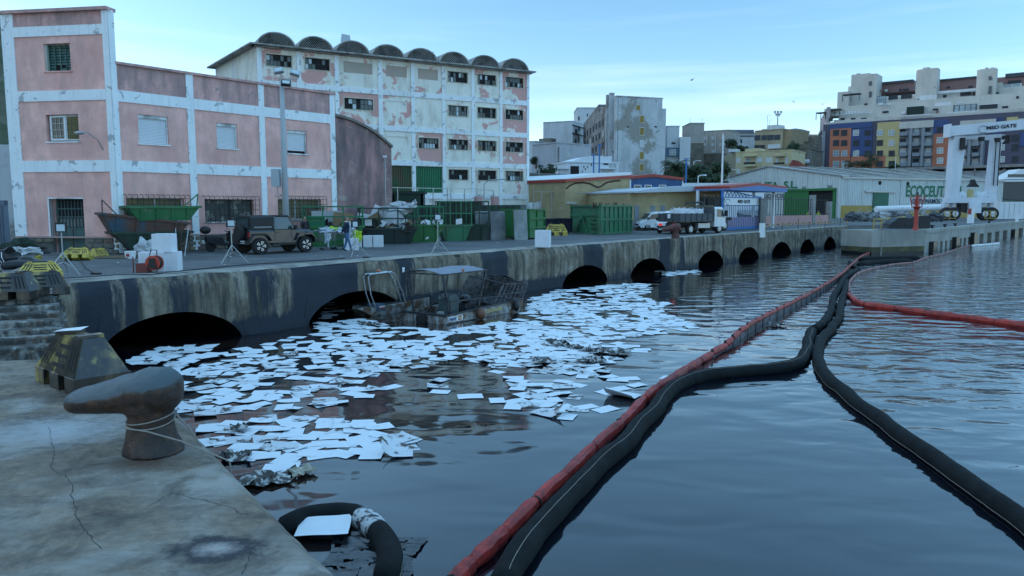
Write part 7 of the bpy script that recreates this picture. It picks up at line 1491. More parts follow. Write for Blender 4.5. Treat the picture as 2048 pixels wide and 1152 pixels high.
MB().box(0, f_.len, 0, 6, .1, hC - .25).build('body', BC, t_); MB().box(0, f_.len, -.1, 6, hC - .25, hC).box(f_.len - .2, f_.len, -.1, .1, .1, hC).build('frame', BC, t_)
for i in range(14): piece('corrugation', BC, t_, i * f_.len / 14, i * f_.len / 14 + .1, -.07, 0, .15, hC - .25)
MB().box(f_.len - .75, f_.len - .45, -.09, -.075, hC * .78, hC * .86).build('label_plate', WHITE, t_)
v = G(-20, 495); MB().box(-3, 2.5, 2, 10, 0, 6.4).build('wall', DECAY, thing('old_side_house', 'old decayed low house behind the container at the left edge', 'house', v + Vector((-2.0, 6, 0))))
NET = mat('dark_green_net', (.018, .035, .025), .95, var=.3, bump=.1, bs=6)
tag(MB().blob((0, 0, .1), .95, .5, .62, nu=16, nv=10, jit=.25, seed=3).build('net_heap', NET, loc=G(44, 508)), 'dark green heap of netting against the corner of the pink block', 'netting')
jt = thing('junk_heap', 'heap of black plastic, buckets and pale sheeting at the left edge of the quay', 'junk', G(8, 528))
MB().blob((0, 0, .25), .7, .5, .35, nu=14, nv=8, jit=.4, seed=1).build('black_sheet', BLACKOIL, jt); MB().blob((.55, .5, .45), .6, .4, .2, nu=14, nv=8, jit=.5, seed=6).build('pale_sheet', SACK, jt); MB().blob((.9, -.1, .12), .5, .3, .2, nu=12, nv=7, jit=.5, seed=8).build('grey_bag', CL, jt)
for i in range(3): MB().tube([(.1 * i, -.4, .7 - .1 * i), (.15 * i, -.55, .3), (.2 + .1 * i, -.5, 0)], .015, 5).build('cable', WHITE, jt)
hz2 = [G(x, y) + Vector((0, 0, .14)) for x, y in ((8, 540), (30, 538), (60, 538), (92, 535))]
tag(MB().tube(hz2, [.14, .17, .16, .12], 10).build('oil_hose_offcut', mat('hose_black', (.012, .014, .018), .55, var=.3, bump=.01, bs=30), smooth=True), 'black hose length lying on the quay left of the work light', 'hose')
bd = thing('wooden_stake', 'pale stake leaning from the left edge by the grey bollard', 'stake', G(28, 572)); MB().bar((-.9, .5, .55), (0, 0, .1), .05).build('stake', WOOD, bd)
cb2 = [G(x, y) + Vector((0, 0, .02)) for x, y in [(100, 559), (160, 556), (235, 551), (300, 550), (355, 544), (420, 537), (480, 531), (560, 526), (640, 521), (690, 517)]]
tag(MB().tube(cb2, .018, 5).build('power_cable', IRON), 'black power cable lying along the quay edge between the work lights', 'cable')
cb2 = [G(x, y) + Vector((0, 0, .02)) for x, y in [(156, 513), (162, 525), (172, 538), (186, 546), (194, 549)]]
tag(MB().tube(cb2, .014, 5).build('power_cable', IRON), 'thin cable curling from the barrier to a plug near the first work light', 'cable')
for i, (x, y) in enumerate(((192, 549), (733, 516), (914, 513), (1085 - 170, 512))):
 if i < 3: tag(MB().box(-.16, .16, -.06, .06, 0, .06).build('socket_block', IRON, loc=G(x, y)), ['black socket block near the first work light', 'black socket block right of the work light beside the man', 'small dark block on the quay edge above the work boat'][i], 'socket')
lt = MB(); rnd = random.Random(12)
for i in range(70):
 px_ = rnd.uniform(30, 1300); yb = 565 - (px_ - 97) * .0735; yt = 512 - px_ * .033; q = G(px_, rnd.uniform(max(yt, 475), yb - 4)) ; a = rnd.uniform(0, 6); s = rnd.uniform(.02, .07)
 q.z += .01; lt.add([q + Vector((math.cos(a + k * 1.57) * s, math.sin(a + k * 1.57) * s, .004 * k)) for k in range(4)], [(0, 1, 2, 3)], rnd.choice([0, 1, 1]))
tag(lt.build('litter', [WHITE, IRON]), kind='stuff')
# ================================================================== VEHICLES AND PEOPLE
def wheel(parent, c, r, w_, rimm, tyre, name='wheel', side=-1, holes=0):
 wl = MB().lathe([(r * .55, -w_ / 2), (r * .93, -w_ / 2), (r, -w_ / 2 + .04), (r, w_ / 2 - .04), (r * .93, w_ / 2), (r * .55, w_ / 2)], c, 24, axis='y').build(name, tyre, parent)
 y = c[1] + side * (w_ / 2 - .01)
 if holes:
  q = MB()
  for k in range(holes):
   a = 2 * math.pi * k / holes;
   for d in (-.26, .26): q.bar((c[0] + .07 * math.cos(a), y + side * .012, c[2] + .07 * math.sin(a)), (c[0] + r * .56 * math.cos(a + d), y + side * .012, c[2] + r * .56 * math.sin(a + d)), .045, .03)
   q.bar((c[0] + r * .56 * math.cos(a - .26), y + side * .012, c[2] + r * .56 * math.sin(a - .26)), (c[0] + r * .56 * math.cos(a + .26), y + side * .012, c[2] + r * .56 * math.sin(a + .26)), .05, .03)
  q.build('rim', rimm, wl); MB().lathe([(.01, 0), (r * .57, 0)], (c[0], y, c[2]), 20, axis='y').build('rim_back', IRON, wl)
 else: MB().lathe([(.03, .02), (r * .35, .03), (r * .5, 0), (r * .6, .01)], (c[0], y - (.03 if side < 0 else 0), c[2]), 18, axis='y').build('rim', rimm, wl)
 return wl
TYRE = mat('tyre_rubber', (.015, .015, .016), .85, var=.2, vs=5); CARG = mat('dark_grey_car_paint', (.028, .033, .042), .28, .4, var=.05, coat=.6); BLKP = mat('black_plastic', (.014, .015, .017), .6, var=0)
CGLASS = mat('car_glass', (.05, .07, .08), .06, var=0, spec=.8); CHR = mat('machined_alloy', (.55, .57, .60), .3, .7, var=0); TAIL = mat('tail_lamp_red', (.35, .02, .02), .3, var=0)
rw = G(528, 509); fw = G(604, 504.5); dv = (fw - rw); hd = math.atan2(dv.y, dv.x); hd = R(47)
ux = Vector((math.cos(hd), math.sin(hd), 0)); uy = Vector((-math.sin(hd), math.cos(hd), 0)); mid = (rw + fw) / 2
J = thing('off_road_car', 'dark grey two door off road car with black hard top parked on the quay', 'car', mid + uy * .80, hd)
wb = 2.46; hw = .78
def yb(l, y0, y1, name, m, parent=J): return MB().prism(l, y0, y1).build(name, m, parent)
body = MB()
def loft(mb, secs, m=0, cap=True):       # sections: list of (x, [(y,z)...])
 n_ = len(secs[0][1]); vs = [(x, y, z) for x, s in secs for y, z in s]; fs = []
 for i in range(len(secs) - 1):
  for j in range(n_): a = i * n_ + j; b = i * n_ + (j + 1) % n_; fs.append((a, b, b + n_, a + n_))
 if cap: fs.append(tuple(range(n_ - 1, -1, -1))); fs.append(tuple(range((len(secs) - 1) * n_, len(secs) * n_)))
 mb.add(vs, fs, m); return mb
def sec(w_, z0, z1, r_=.06, wt=None): wt = wt or w_; return [(-w_, z0), (w_, z0), (w_, z1 - r_ * 1.5), (wt - r_, z1), (-wt + r_, z1), (-w_, z1 - r_ * 1.5)]
loft(body, [(-1.72, sec(.76, .58, 1.16)), (-1.66, sec(.78, .55, 1.17)), (.72, sec(.78, .52, 1.17)), (.80, sec(.76, .55, 1.20, .07)), (1.55, sec(.62, .58, 1.14, .08)), (1.88, sec(.56, .60, 1.05, .06))])
bd_ = body.build('body', CARG, J)
ht_ = MB(); loft(ht_, [(-1.64, sec(.72, 1.17, 1.83, .07, .66)), (-1.60, sec(.74, 1.17, 1.86, .07, .67)), (-.42, sec(.74, 1.17, 1.88, .07, .67))]); ht_.build('hard_top', BLKP, J)
MB().prism([(-.42, 1.80), (.42, 1.80), (.36, 1.87), (-.42, 1.88)], -.68, .68).build('front_roof', BLKP, J)
for s in (-1, 1):
 q = MB(); q.bar((.78, s * .70, 1.18), (.40, s * .66, 1.82), .07).bar((-.40, s * .73, 1.17), (-.40, s * .66, 1.82), .09).build('pillar', CARG, J)
 MB().add([(-.36, s * .73, 1.20), (.70, s * .715, 1.20), (.40, s * .665, 1.78), (-.36, s * .67, 1.78)], [(0, 1, 2, 3) if s < 0 else (3, 2, 1, 0)]).build('side_window', CGLASS, J)
 MB().add([(-1.48, s * .745, 1.27), (-.55, s * .745, 1.27), (-.55, s * .715, 1.70), (-1.44, s * .715, 1.70)], [(0, 1, 2, 3) if s < 0 else (3, 2, 1, 0)]).build('rear_side_window', mat('tinted_side_glass', (.10, .12, .13), .15, var=.2, vs=3) if 'tinted_side_glass' not in bpy.data.materials else bpy.data.materials['tinted_side_glass'], J)
 dq = MB().prism([(-.42, .62), (.66, .62), (.70, 1.165), (-.42, 1.165)], s * .782, s * .795).build('door', CARG, J); MB().box(-.36, -.22, s * .795, s * .83, 1.02, 1.06).build('handle', BLKP, dq)
 for cx_ in (-wb / 2, wb / 2):
  q = MB(); pts = [(-.56, .62), (-.50, .80), (-.36, .98), (.30, .98), (.46, .86), (.58, .62)]
  for (xa, za), (xb_, zb__) in zip(pts, pts[1:]): q.add([(cx_ + xa, s * (.55 if cx_ > 0 else .76), za + .03), (cx_ + xb_, s * (.55 if cx_ > 0 else .76), zb__ + .03), (cx_ + xb_, s * .94, zb__), (cx_ + xa, s * .94, za), (cx_ + xa, s * .94, za - .07), (cx_ + xb_, s * .94, zb__ - .07)], [(0, 1, 2, 3), (3, 2, 5, 4)])
  q.build('wheel_arch', CARG if cx_ > 0 else BLKP, J)
 MB().box(-.62, .66, s * .70, s * .90, .43, .50).build('side_step', BLKP, J)
 mq_ = MB().bar((.62, s * .72, 1.2), (.62, s * .92, 1.22), .04).box(.56, .68, s * .86, s * 1.06, 1.16, 1.38).build('mirror', BLKP, J)
 MB().box(-1.74, -1.70, s * .60, s * .76, .82, 1.06).build('tail_lamp', TAIL, J)
 for cx_ in (-wb / 2, wb / 2): wheel(J, (cx_, s * hw, .405), .405, .26, CHR, TYRE, side=s, holes=5)
MB().add([(.82, -.68, 1.2), (.82, .68, 1.2), (.46, .62, 1.80), (.46, -.62, 1.80)], [(0, 1, 2, 3)]).build('windscreen', CGLASS, J)
MB().box(-1.90, -1.72, -.76, .76, .48, .68).build('rear_bumper', BLKP, J); MB().box(1.86, 2.06, -.70, .70, .50, .68).build('front_bumper', BLKP, J); MB().box(-1.665, -1.655, -.55, .55, 1.28, 1.72).build('rear_window', CGLASS, J)
sp = MB().lathe([(.1, -.12), (.36, -.12), (.40, -.06), (.40, .1), (.36, .13), (.1, .13)], (-1.86, 0, 1.0), 24, axis='x').build('spare_wheel', TYRE, J)
pq = MB().box(-1.925, -1.905, -.62, -.20, .54, .66).build('number_plate', WHITE, J); text('8071 LHG', pq, .1, (-1.93, -.23, .565), IRON, (R(90), 0, R(-90)))
MB().lathe([(.06, 1.88), (.55, 1.9)], (0, 0, 0), 4).build('grille', BLKP, J).scale = (.001, .001, .001)
bpy.data.objects.remove([o for o in J.children if o.name.startswith('grille')][0])
MB().box(1.86, 1.90, -.5, .5, .72, 1.02).build('grille', BLKP, J)
v = G(444, 503); t_ = thing('scooter', 'dark scooter with a top box parked behind the off road car', 'scooter', v, R(50))
for x in (-.6, .6): MB().lathe([(.12, -.06), (.26, -.05), (.26, .05), (.12, .06)], (x, 0, .26), 16, axis='y').build('wheel', TYRE, t_)
b2 = MB(); loft(b2, [(-.85, sec(.12, .55, .80, .03)), (-.5, sec(.17, .40, .82, .04)), (0, sec(.15, .30, .78, .04)), (.15, sec(.14, .28, .42, .03)), (.4, sec(.16, .28, .45, .03))]); b2.build('body', BLKP, t_)
MB().bar((.62, 0, .3), (.42, 0, 1.05), .09).box(.38, .5, -.2, .2, .5, .95).build('fork_shield', BLKP, t_); MB().tube([(.38, -.34, 1.05), (.42, 0, 1.0), (.38, .34, 1.05)], .025, 6).build('handlebar', BLKP, t_); MB().blob((-.85, 0, 1.12), .27, .25, .2, nu=14, nv=9).build('top_box', BLKP, t_, smooth=True); MB().box(-1.0, -.98, -.1, .1, .45, .62).build('number_plate', WHITE, t_)
VANW = mat('white_van_paint', (.62, .65, .68), .35, var=.04, coat=.3); LRY = mat('lorry_dark_grey', (.055, .065, .075), .6, var=.15, streak=(.12, .12, .12), sst=.4, ss=(2, 2, .5))
def van(label, loc, rz, L_=4.4, W_=1.8, H_=1.85, nose=1.1, m=None, s=1, blue=False):
 m = m or VANW; t_ = thing('parked_van', label, 'van', loc, rz); h = W_ / 2
 mb = MB(); loft(mb, [(-L_ / 2, sec(h - .05, .35, H_ * .95, .1, h - .12)), (-L_ / 2 + .15, sec(h, .3, H_, .12, h - .1)), (L_ / 2 - nose - .5, sec(h, .3, H_, .12, h - .1)), (L_ / 2 - nose, sec(h, .3, H_ * .93, .12, h - .14)), (L_ / 2 - nose + .55, sec(h, .3, H_ * .58, .1, h - .06)), (L_ / 2 - .15, sec(h - .06, .3, H_ * .48, .1, h - .14)), (L_ / 2, sec(h - .14, .35, H_ * .36, .06))]); mb.build('body', m, t_)
 xa, xb_ = L_ / 2 - nose + .02, L_ / 2 - nose + .5
 MB().add([(xb_ + .03, -h + .16, H_ * .61), (xb_ + .03, h - .16, H_ * .61), (xa + .03, h - .2, H_ * .91), (xa + .03, -h + .2, H_ * .91)], [(0, 1, 2, 3)]).build('windscreen', CGLASS, t_)
 for q in (-1, 1):
  MB().prism([(xa - .75, H_ * .60), (xb_ - .1, H_ * .60), (xa - .05, H_ * .86), (xa - .75, H_ * .88)], q * (h + .004), q * (h - .02)).build('side_window', CGLASS, t_)
  MB().box(xb_ - .15, xb_ - .02, q * h, q * (h + .2), H_ * .58, H_ * .70).build('mirror', BLKP, t_)
  MB().box(L_ / 2 - .12, L_ / 2 - .02, q * (h - .45), q * (h - .12), .62, .85).build('headlight', GLASSL, t_)
  for x in (-L_ / 2 + .8, L_ / 2 - .8): wheel(t_, (x, q * (h - .1), .32), .32, .2, STEEL, TYRE, side=q)
 MB().box(L_ / 2 - .06, L_ / 2 + .06, -h + .1, h - .1, .28, .46).build('bumper', BLKP, t_); MB().box(L_ / 2 + .06, L_ / 2 + .075, -.26, .26, .32, .43).build('number_plate', WHITE, t_)
 MB().box(L_ / 2 - .02, L_ / 2 + .02, -h + .4, h - .4, .52, .68).build('grille', BLKP, t_)
 if blue: MB().box(-L_ / 2 + .1, xb_, -h - .01, -h + .01, H_ * .50, H_ * .62).box(-L_ / 2 + .1, xb_, h - .01, h + .01, H_ * .50, H_ * .62).box(xb_ + .1, xb_ + .13, -h + .2, h - .2, H_ * .5, H_ * .6).build('blue_stripe', BLUEF, t_)
 return t_
van('small white van parked against the brick store, leftmost', G(1315, 461) + Vector((0, .6, 0)), R(195), 4.3, 1.75, 1.85, 1.2)
vv_ = van('white van facing the water beside the tipper lorry', G(1357, 466.5) + Vector((0, .6, 0)), R(222), 4.5, 1.8, 1.95, 1.1); pq = vv_
van('tall white high roof van behind the tipper lorry', G(1372, 458) + Vector((1.2, 4.0, 0)), R(200), 5.5, 2.0, 2.75, 1.2, blue=True)
van('white high roof van between the tipper lorry and the gate', AtY(1428, 459, 88), R(210), 5.2, 2.0, 2.65, 1.2)
v = G(1396, 468.2); hd = R(38); TR = thing('tipper_lorry', 'dark grey tipper lorry with white cab loaded with white bags', 'lorry', v + Vector((-.2, 1.4, 0)), hd)
MB().box(-3.1, 1.6, -1.15, 1.15, 1.05, 1.15).box(-3.1, 1.6, -1.15, -1.08, 1.15, 1.75).box(-3.1, 1.6, 1.08, 1.15, 1.15, 1.75).box(-3.1, -3.03, -1.08, 1.08, 1.15, 1.75).box(1.53, 1.6, -1.08, 1.08, 1.15, 2.3).build('tipper_body', LRY, TR)
for i in range(7): piece('body_rib', LRY, TR, -3.05 + i * .74, -2.97 + i * .74, -1.2, -1.15, 1.1, 1.78)
for y in (-1.1, -.4, .35, 1.05): piece('body_rib', LRY, TR, -3.16, -3.1, y - .04, y + .04, 1.1, 1.78)
MB().box(-3.0, 3.2, -.4, .4, .55, .95).build('chassis', IRON, TR); MB().box(-3.2, -3.05, -1.0, 1.0, .5, .68).build('rear_bar', LRY, TR)
for s in (-1, 1): MB().box(-3.24, -3.18, s * .6, s * .95, .72, .9).build('tail_lamp', mat('lit_tail_lamp', (.6, .03, .02), .4, var=0, emit=(1, .05, .03, .03)) if 'lit_tail_lamp' not in bpy.data.materials else bpy.data.materials['lit_tail_lamp'], TR)
MB().box(-3.22, -3.2, -.3, .25, .5, .62).build('number_plate', WHITE, TR); MB().box(-3.17, -3.16, -.25, .05, 1.35, 1.7).build('notice', WHITE, TR)
cab = MB(); loft(cab, [(1.75, sec(1.05, .6, 2.3, .1, .98)), (2.9, sec(1.05, .6, 2.3, .1, .98)), (3.3, sec(1.05, .55, 1.6, .1))]); cab.build('cab', VANW, TR)
MB().prism([(2.05, 1.45), (3.1, 1.40), (2.85, 2.05), (2.05, 2.12)], -1.065, -1.04).build('side_window', CGLASS, TR); MB().box(2.05, 2.9, -1.07, -1.05, .75, 1.4).build('door', VANW, TR); MB().box(3.05, 3.2, -1.35, -1.1, 1.5, 2.0).build('mirror', BLKP, TR)
for x in (-1.4, 2.5):
 for s in (-1, 1): wheel(TR, (x, s * .85, .42), .42, .3, STEEL, TYRE, side=s)
MB().box(-.4, 1.2, -1.0, -.6, .5, .9).build('fuel_tank', STEEL, TR); MB().box(1.55, 1.75, -.9, .9, 1.2, 2.45).build('headboard', simple('ochre_grey_steel', (.15, .13, .09)), TR)
cr2 = MB().bar((1.6, .2, 2.45), (1.6, .2, 2.7), .2).bar((1.7, .2, 2.72), (-.8, .0, 2.62), .16).bar((-.8, 0, 2.62), (-1.0, 0, 2.45), .1).build('crane_arm', IRON, TR)
TM = Matrix.LocRotScale(TR.location, TR.rotation_euler, None)
LB = mat('printed_white_bag', (.60, .62, .66), .8, var=.05, c2=(.35, .05, .08), s2=2.6, t2=.70, w2=.02, c3=(.08, .12, .35), s3=2.2, t3=.71, w3=.02, bump=.05, bs=4)
for i, (x, y, z) in enumerate(((-2.2, -.4, 1.2), (-.8, -.3, 1.2), (.5, -.2, 1.15), (-1.5, .55, 1.2), (.1, .6, 1.2))): bulk_bag(['rearmost printed white bag on the tipper lorry', 'middle printed white bag on the tipper lorry', 'foremost printed white bag by the lorry cab', 'far rear white bag on the tipper lorry', 'far front white bag on the tipper lorry'][i], TM @ Vector((x, y, z)), (1.25, .95, .95 - .1 * (i % 2)), hd + .1 * i, LB)
v = AtY(1430, 461, 74); t_ = thing('trailer', 'dark trailer with double wheels standing before the gate pier', 'trailer', v, R(30)); MB().box(-1.3, 1.6, -.6, .6, 1.0, 1.3).build('bed', IRON, t_); MB().box(-.6, .3, -.5, .5, 1.3, 3.2).build('frame_box', IRON, t_); MB().tube([(.7, 0, 1.3), (.7, 0, 4.3)], .12, 8).build('upright_post', IRON, t_)
for x in (-.7, .4): wheel(t_, (x, -.7, .5), .5, .3, STEEL, TYRE)
TRM = mat('trolley_wire', (.18, .21, .22), .4, .6, var=0)
def trolley(label, v, rz, s=1.0):
 t_ = thing('shopping_trolley', label, 'trolley', v, rz); q = MB();
 A_ = [(-.45, -.26), (.45, -.2), (.45, .2), (-.45, .26)]
 for zz, k in ((.95, 1.0), (.8, .97), (.65, .93), (.52, .9)):
  pts = [(x * k, y * k, zz) for x, y in A_];
  for a, b in zip(pts, pts[1:] + pts[:1]): q.bar(a, b, .016)
 q.build('basket_ring', TRM, t_); b_ = MB()
 for s_ in (-1, 1):
  for i in range(12): f = i / 11; b_.bar((-.45 + .9 * f, s_ * (.26 - .06 * f), .95), (-.40 + .8 * f, s_ * (.235 - .055 * f), .52), .01)
 for i in range(6): y = -.2 + .08 * i; b_.bar((.45, y, .95), (.4, y * .9, .52), .01); b_.bar((-.45, y * 1.2, .95), (-.4, y, .52), .01); b_.bar((-.4, y, .52), (.4, y * .8, .52), .01)
 o = b_.build('basket_wire', TRM, t_)
 MB().tube([(-.5, -.24, 1.02), (-.5, .24, 1.02)], .02, 6).build('handle', GREEN, t_)
 for s_ in (-1, 1): MB().tube([(-.45, s_ * .24, .95), (-.3, s_ * .22, .25), (.42, s_ * .22, .2)], .014, 5).build('frame', TRM, t_)
 for x in (-.3, .4):
  for s_ in (-1, 1): MB().lathe([(.03, -.02), (.06, -.015), (.06, .015), (.03, .02)], (x, s_ * .22, .065), 10, axis='y').build('castor', BLKP, t_)
v1, v2 = G(655, 500), G(676, 499); trolley('left shopping trolley heaped with white and yellow overalls', v1, R(30)); trolley('right shopping trolley beside the man in jeans', v2 + Vector((0, .1, 0)), R(-15))
HIV = mat('hi_vis_yellow', (.42, .62, .03), .7, var=.1, vs=5); CLO = mat('white_overalls', (.55, .6, .66), .85, var=.1, vs=4, bump=.05, bs=8)
def cloth(label, v, s, m, seed): t_ = MB().blob((0, 0, 0), *s, nu=18, nv=10, jit=.6, seed=seed).build('work_clothes', m); t_.location = v; tag(t_, label, 'clothes')
cloth('white overalls heaped on the left shopping trolley', v1 + Vector((0, 0, 1.0)), (.5, .32, .14), CLO, 2); cloth('hi vis yellow jacket lying on the trolleys', v1 + Vector((.25, 0, 1.12)), (.24, .2, .09), HIV, 5); cloth('white overalls on the right shopping trolley', v2 + Vector((0, .1, 1.0)), (.45, .3, .13), CLO, 8); cloth('white overall sleeve hanging down the trolley front', v1 + Vector((.1, -.32, .78)), (.13, .07, .36), CLO, 11)
cloth('hi vis yellow jacket hung on the skip corner right of the man', D(716, 473, G(711, 497).y + .2), (.22, .1, .32), HIV, 14); cloth('crumpled white overalls hanging left of the yellow jacket', D(702, 460, G(702, 497).y + .5), (.2, .15, .35), CLO, 17)
def limb_body(joints, edges, radii, name):
 me = bpy.data.meshes.new(name); me.from_pydata(joints, edges, []); o = bpy.data.objects.new(name, me); COL.objects.link(o)
 sk = o.modifiers.new('skin', 'SKIN'); sk.use_smooth_shade = True; sb = o.modifiers.new('sub', 'SUBSURF'); sb.levels = 2
 for i, r_ in enumerate(radii): sv_ = me.skin_vertices[0].data[i]; sv_.radius = r_ if isinstance(r_, tuple) else (r_, r_); sv_.use_root = (i == 0)
 bpy.context.view_layer.update(); dg = bpy.context.evaluated_depsgraph_get(); m2 = bpy.data.meshes.new_from_object(o.evaluated_get(dg)); bpy.data.objects.remove(o); m2.name = name; return m2
def person(label, loc, rz, arms, legs, mats, head_turn=0, h=1.75):
 """arms: [(elbow, wrist, hand)] per side, legs: [(knee, ankle, toe)] per side in body space, +x forward"""
 t_ = thing('person', label, 'person', loc, rz); s = h / 1.75
 J_ = [(0, 0, .95), (0, 0, 1.10), (.01, 0, 1.28), (0, 0, 1.42), (0, 0, 1.50)]; E_ = [(0, 1), (1, 2), (2, 3), (3, 4)]; R_ = [(.17, .125), (.165, .12), (.185, .125), (.15, .10), (.06, .06)]
 for i, sd_ in enumerate((-1, 1)):
  b0 = len(J_); J_.append((0, sd_ * .19, 1.42)); E_.append((3, b0)); R_.append(.065); p_ = b0
  for q, r_ in zip(arms[i], (.05, .036, .034)): J_.append(q); E_.append((p_, len(J_) - 1)); p_ = len(J_) - 1; R_.append(r_)
  b0 = len(J_); J_.append((0, sd_ * .10, .86)); E_.append((0, b0)); R_.append(.095); p_ = b0
  for q, r_ in zip(legs[i], (.068, .045, .045)): J_.append(q); E_.append((p_, len(J_) - 1)); p_ = len(J_) - 1; R_.append(r_)
 me = limb_body([tuple(Vector(j) * s) for j in J_], E_, [tuple(x * s for x in r_) if isinstance(r_, tuple) else r_ * s for r_ in R_], 'body')
 for m in mats[:4]: me.materials.append(m)       # top, trousers, skin, shoes
 hands = [Vector(a[2]) * s for a in arms]
 for p_ in me.polygons:
  c = p_.center; k = 0 if c.z > .93 * s else 1
  if min((c - h_).length for h_ in hands) < .085 * s: k = 2
  if c.z > 1.475 * s and abs(c.y) < .1: k = 2
  if c.z < .10 * s: k = 3
  p_.material_index = k
 inst('body', me, t_)
 hm = MB().blob((.015, 0, 1.625), .10, .078, .125, nu=18, nv=14); hm.blob((.115, 0, 1.615), .02, .016, .025, nu=8, nv=6); hm.blob((.0, -.08, 1.615), .02, .012, .032, nu=8, nv=6); hm.blob((.0, .08, 1.615), .02, .012, .032, nu=8, nv=6)
 hm.tube([(-.0, 0, 1.46), (.01, 0, 1.56)], .055, 10)
 hme = hm.mesh('head', mats[2], True); ho = inst('head', hme, t_, rz=head_turn); ho.scale = (s, s, s)
 hr = MB().blob((-.012, 0, 1.655), .105, .084, .105, nu=18, nv=12).mesh('hair', mats[4], True); o = inst('hair', hr, ho)
 o.location = (-.012, 0, .004)
 for y in (-.03, .03): MB().blob((.105, y, 1.64), .008, .012, .007, nu=8, nv=5).build('eye', FRD, ho)
 MB().box(.108, .114, -.025, .025, 1.565, 1.572).build('mouth', mat('lip', (.28, .11, .09), .6, var=0) if 'lip' not in bpy.data.materials else bpy.data.materials['lip'], ho)
 for i, a in enumerate(arms):
  w0, hd_ = Vector(a[1]) * s, Vector(a[2]) * s; d = (hd_ - w0).normalized(); sd2 = d.cross(Vector((0, 0, 1) if abs(d.z) < .8 else (1, 0, 0))).normalized(); up = sd2.cross(d)
  q = MB()
  for k in range(4): b0 = hd_ + d * .02 + sd2 * (.03 - .02 * k) ; L_ = (.065, .075, .07, .055)[k] * s; q.tube([b0, b0 + d * L_ * .55 + up * .004, b0 + d * L_ * .85 - up * .02], [.009, .008, .006], 6)
  q.tube([hd_ - d * .02 + sd2 * .035, hd_ + d * .02 + sd2 * .06, hd_ + d * .05 + sd2 * .055], [.011, .009, .007], 6); q.build('fingers', mats[2], t_, smooth=True)
 return t_
SKIN = mat('skin', (.36, .20, .14), .6, var=.05, vs=8); NAVY = mat('navy_jumper', (.012, .022, .05), .9, var=.1, vs=6, bump=.01, bs=12); JEAN = mat('blue_jeans', (.06, .13, .25), .9, var=.2, vs=5, bump=.01, bs=14); SHOE = mat('dark_shoe', (.02, .018, .016), .6, var=0); HAIRG = mat('grey_hair', (.09, .085, .08), .8, var=.2, vs=20); HAIRD = mat('dark_hair', (.02, .017, .015), .8, var=0); PLUM = mat('plum_jacket', (.045, .03, .045), .85, var=.15, vs=5)
v = G(694, 503)
pm = person('man in a navy jumper and blue jeans standing by the skips, hands behind his back', v, R(8), [[(-.14, -.25, 1.17), (-.22, -.12, .98), (-.24, -.04, .95)], [(-.12, .27, 1.17), (-.20, .14, .99), (-.24, .06, .98)]],
       [[(.13, -.11, .50), (.22, -.12, .09), (.36, -.13, .05)], [(-.03, .11, .49), (-.16, .12, .09), (-.02, .14, .05)]], [NAVY, JEAN, SKIN, SHOE, HAIRG], 0, 1.78)
MB().lathe([(.065, 1.495), (.085, 1.50), (.06, 1.53)], (0, 0, .03), 12).build('shirt_collar', WHITE, pm)
v = G(600, 496); pm2 = person('man in a dark plum jacket holding a hand to his face behind the car bonnet', v + Vector((.1, .7, 0)), R(-50), [[(.08, -.27, 1.22), (.2, -.08, 1.46), (.17, -.03, 1.54)], [(-.02, .29, 1.18), (.14, .2, 1.02), (.22, .16, 1.0)]],
       [[(.02, -.11, .49), (0, -.11, .09), (.13, -.12, .05)], [(.02, .11, .49), (0, .12, .09), (.13, .13, .05)]], [PLUM, simple('dark_trousers', (.03, .03, .035)), SKIN, SHOE, HAIRD], 0, 1.74)
STD = [[(0, -.27, 1.17), (.08, -.26, .92), (.12, -.25, .84)], [(0, .27, 1.17), (.08, .26, .92), (.12, .25, .84)]]; STL = [[(.02, -.11, .49), (0, -.11, .09), (.13, -.12, .05)], [(.02, .11, .49), (0, .12, .09), (.13, .13, .05)]]
for px_, lab in ((1616, 'hi vis worker behind the pink wall, left of the concrete pier'), (1636, 'hi vis worker behind the pink wall, right of the concrete pier')):
 v = AtY(px_, 446, 108); person(lab, v, R(-90), STD, STL, [HIV, NAVY, SKIN, SHOE, HAIRD], 0, 1.78)
# ================================================================== ON THE WATER
def W0(x, y, z=0): return G(x, y, z)
HULLW = mat('rusty_white_hull', (.42, .45, .46), .5, c2=(.13, .07, .035), s2=1.8, t2=.53, w2=.05, c3=(.03, .025, .02), s3=3, t3=.58, w3=.05, streak=(.10, .05, .025), sst=.9, ss=(4, 4, .8), var=.12, ts=.5)
DECKM = mat('oily_black_deck', (.02, .024, .03), .4, var=.4, vs=3, bump=.02, bs=8); FRAMEM = mat('oily_steel_frame', (.07, .075, .085), .45, .4, c2=(.02, .02, .022), s2=4, t2=.5, var=.2)
P0, P1 = W0(893, 650), W0(1046, 620); fb = Fr(P0, P1, 0); Lb = fb.len; Wb = 2.3
B = at_fr('work_barge', 'rusty white and black flat work barge with a grey canopy frame and mesh basket', 'work boat', fb)
q = MB().prism([(0.0, -.15), (Lb - .5, -.15), (Lb, .20), (Lb, .52), (0, .36)], 0, .07).prism([(0.0, -.15), (Lb - .5, -.15), (Lb, .20), (Lb, .52), (0, .36)], Wb - .07, Wb).box(0, .07, .07, Wb - .07, -.15, .36).box(Lb - .07, Lb, .07, Wb - .07, .1, .52); q.build('hull', HULLW, B)
MB().box(.07, Lb - .07, .07, Wb - .07, -.1, .12).build('deck', DECKM, B); MB().prism([(-.03, .34), (Lb + .02, .50), (Lb + .02, .55), (-.03, .40)], -.04, .03).box(-.05, .03, .03, Wb, .33, .40).build('rub_rail', DECKM, B); MB().prism([(-.02, -.15), (Lb - .5, -.15), (Lb - .3, .0), (-.02, .05)], -.02, -.001).build('boot_top', BLACKOIL, B)
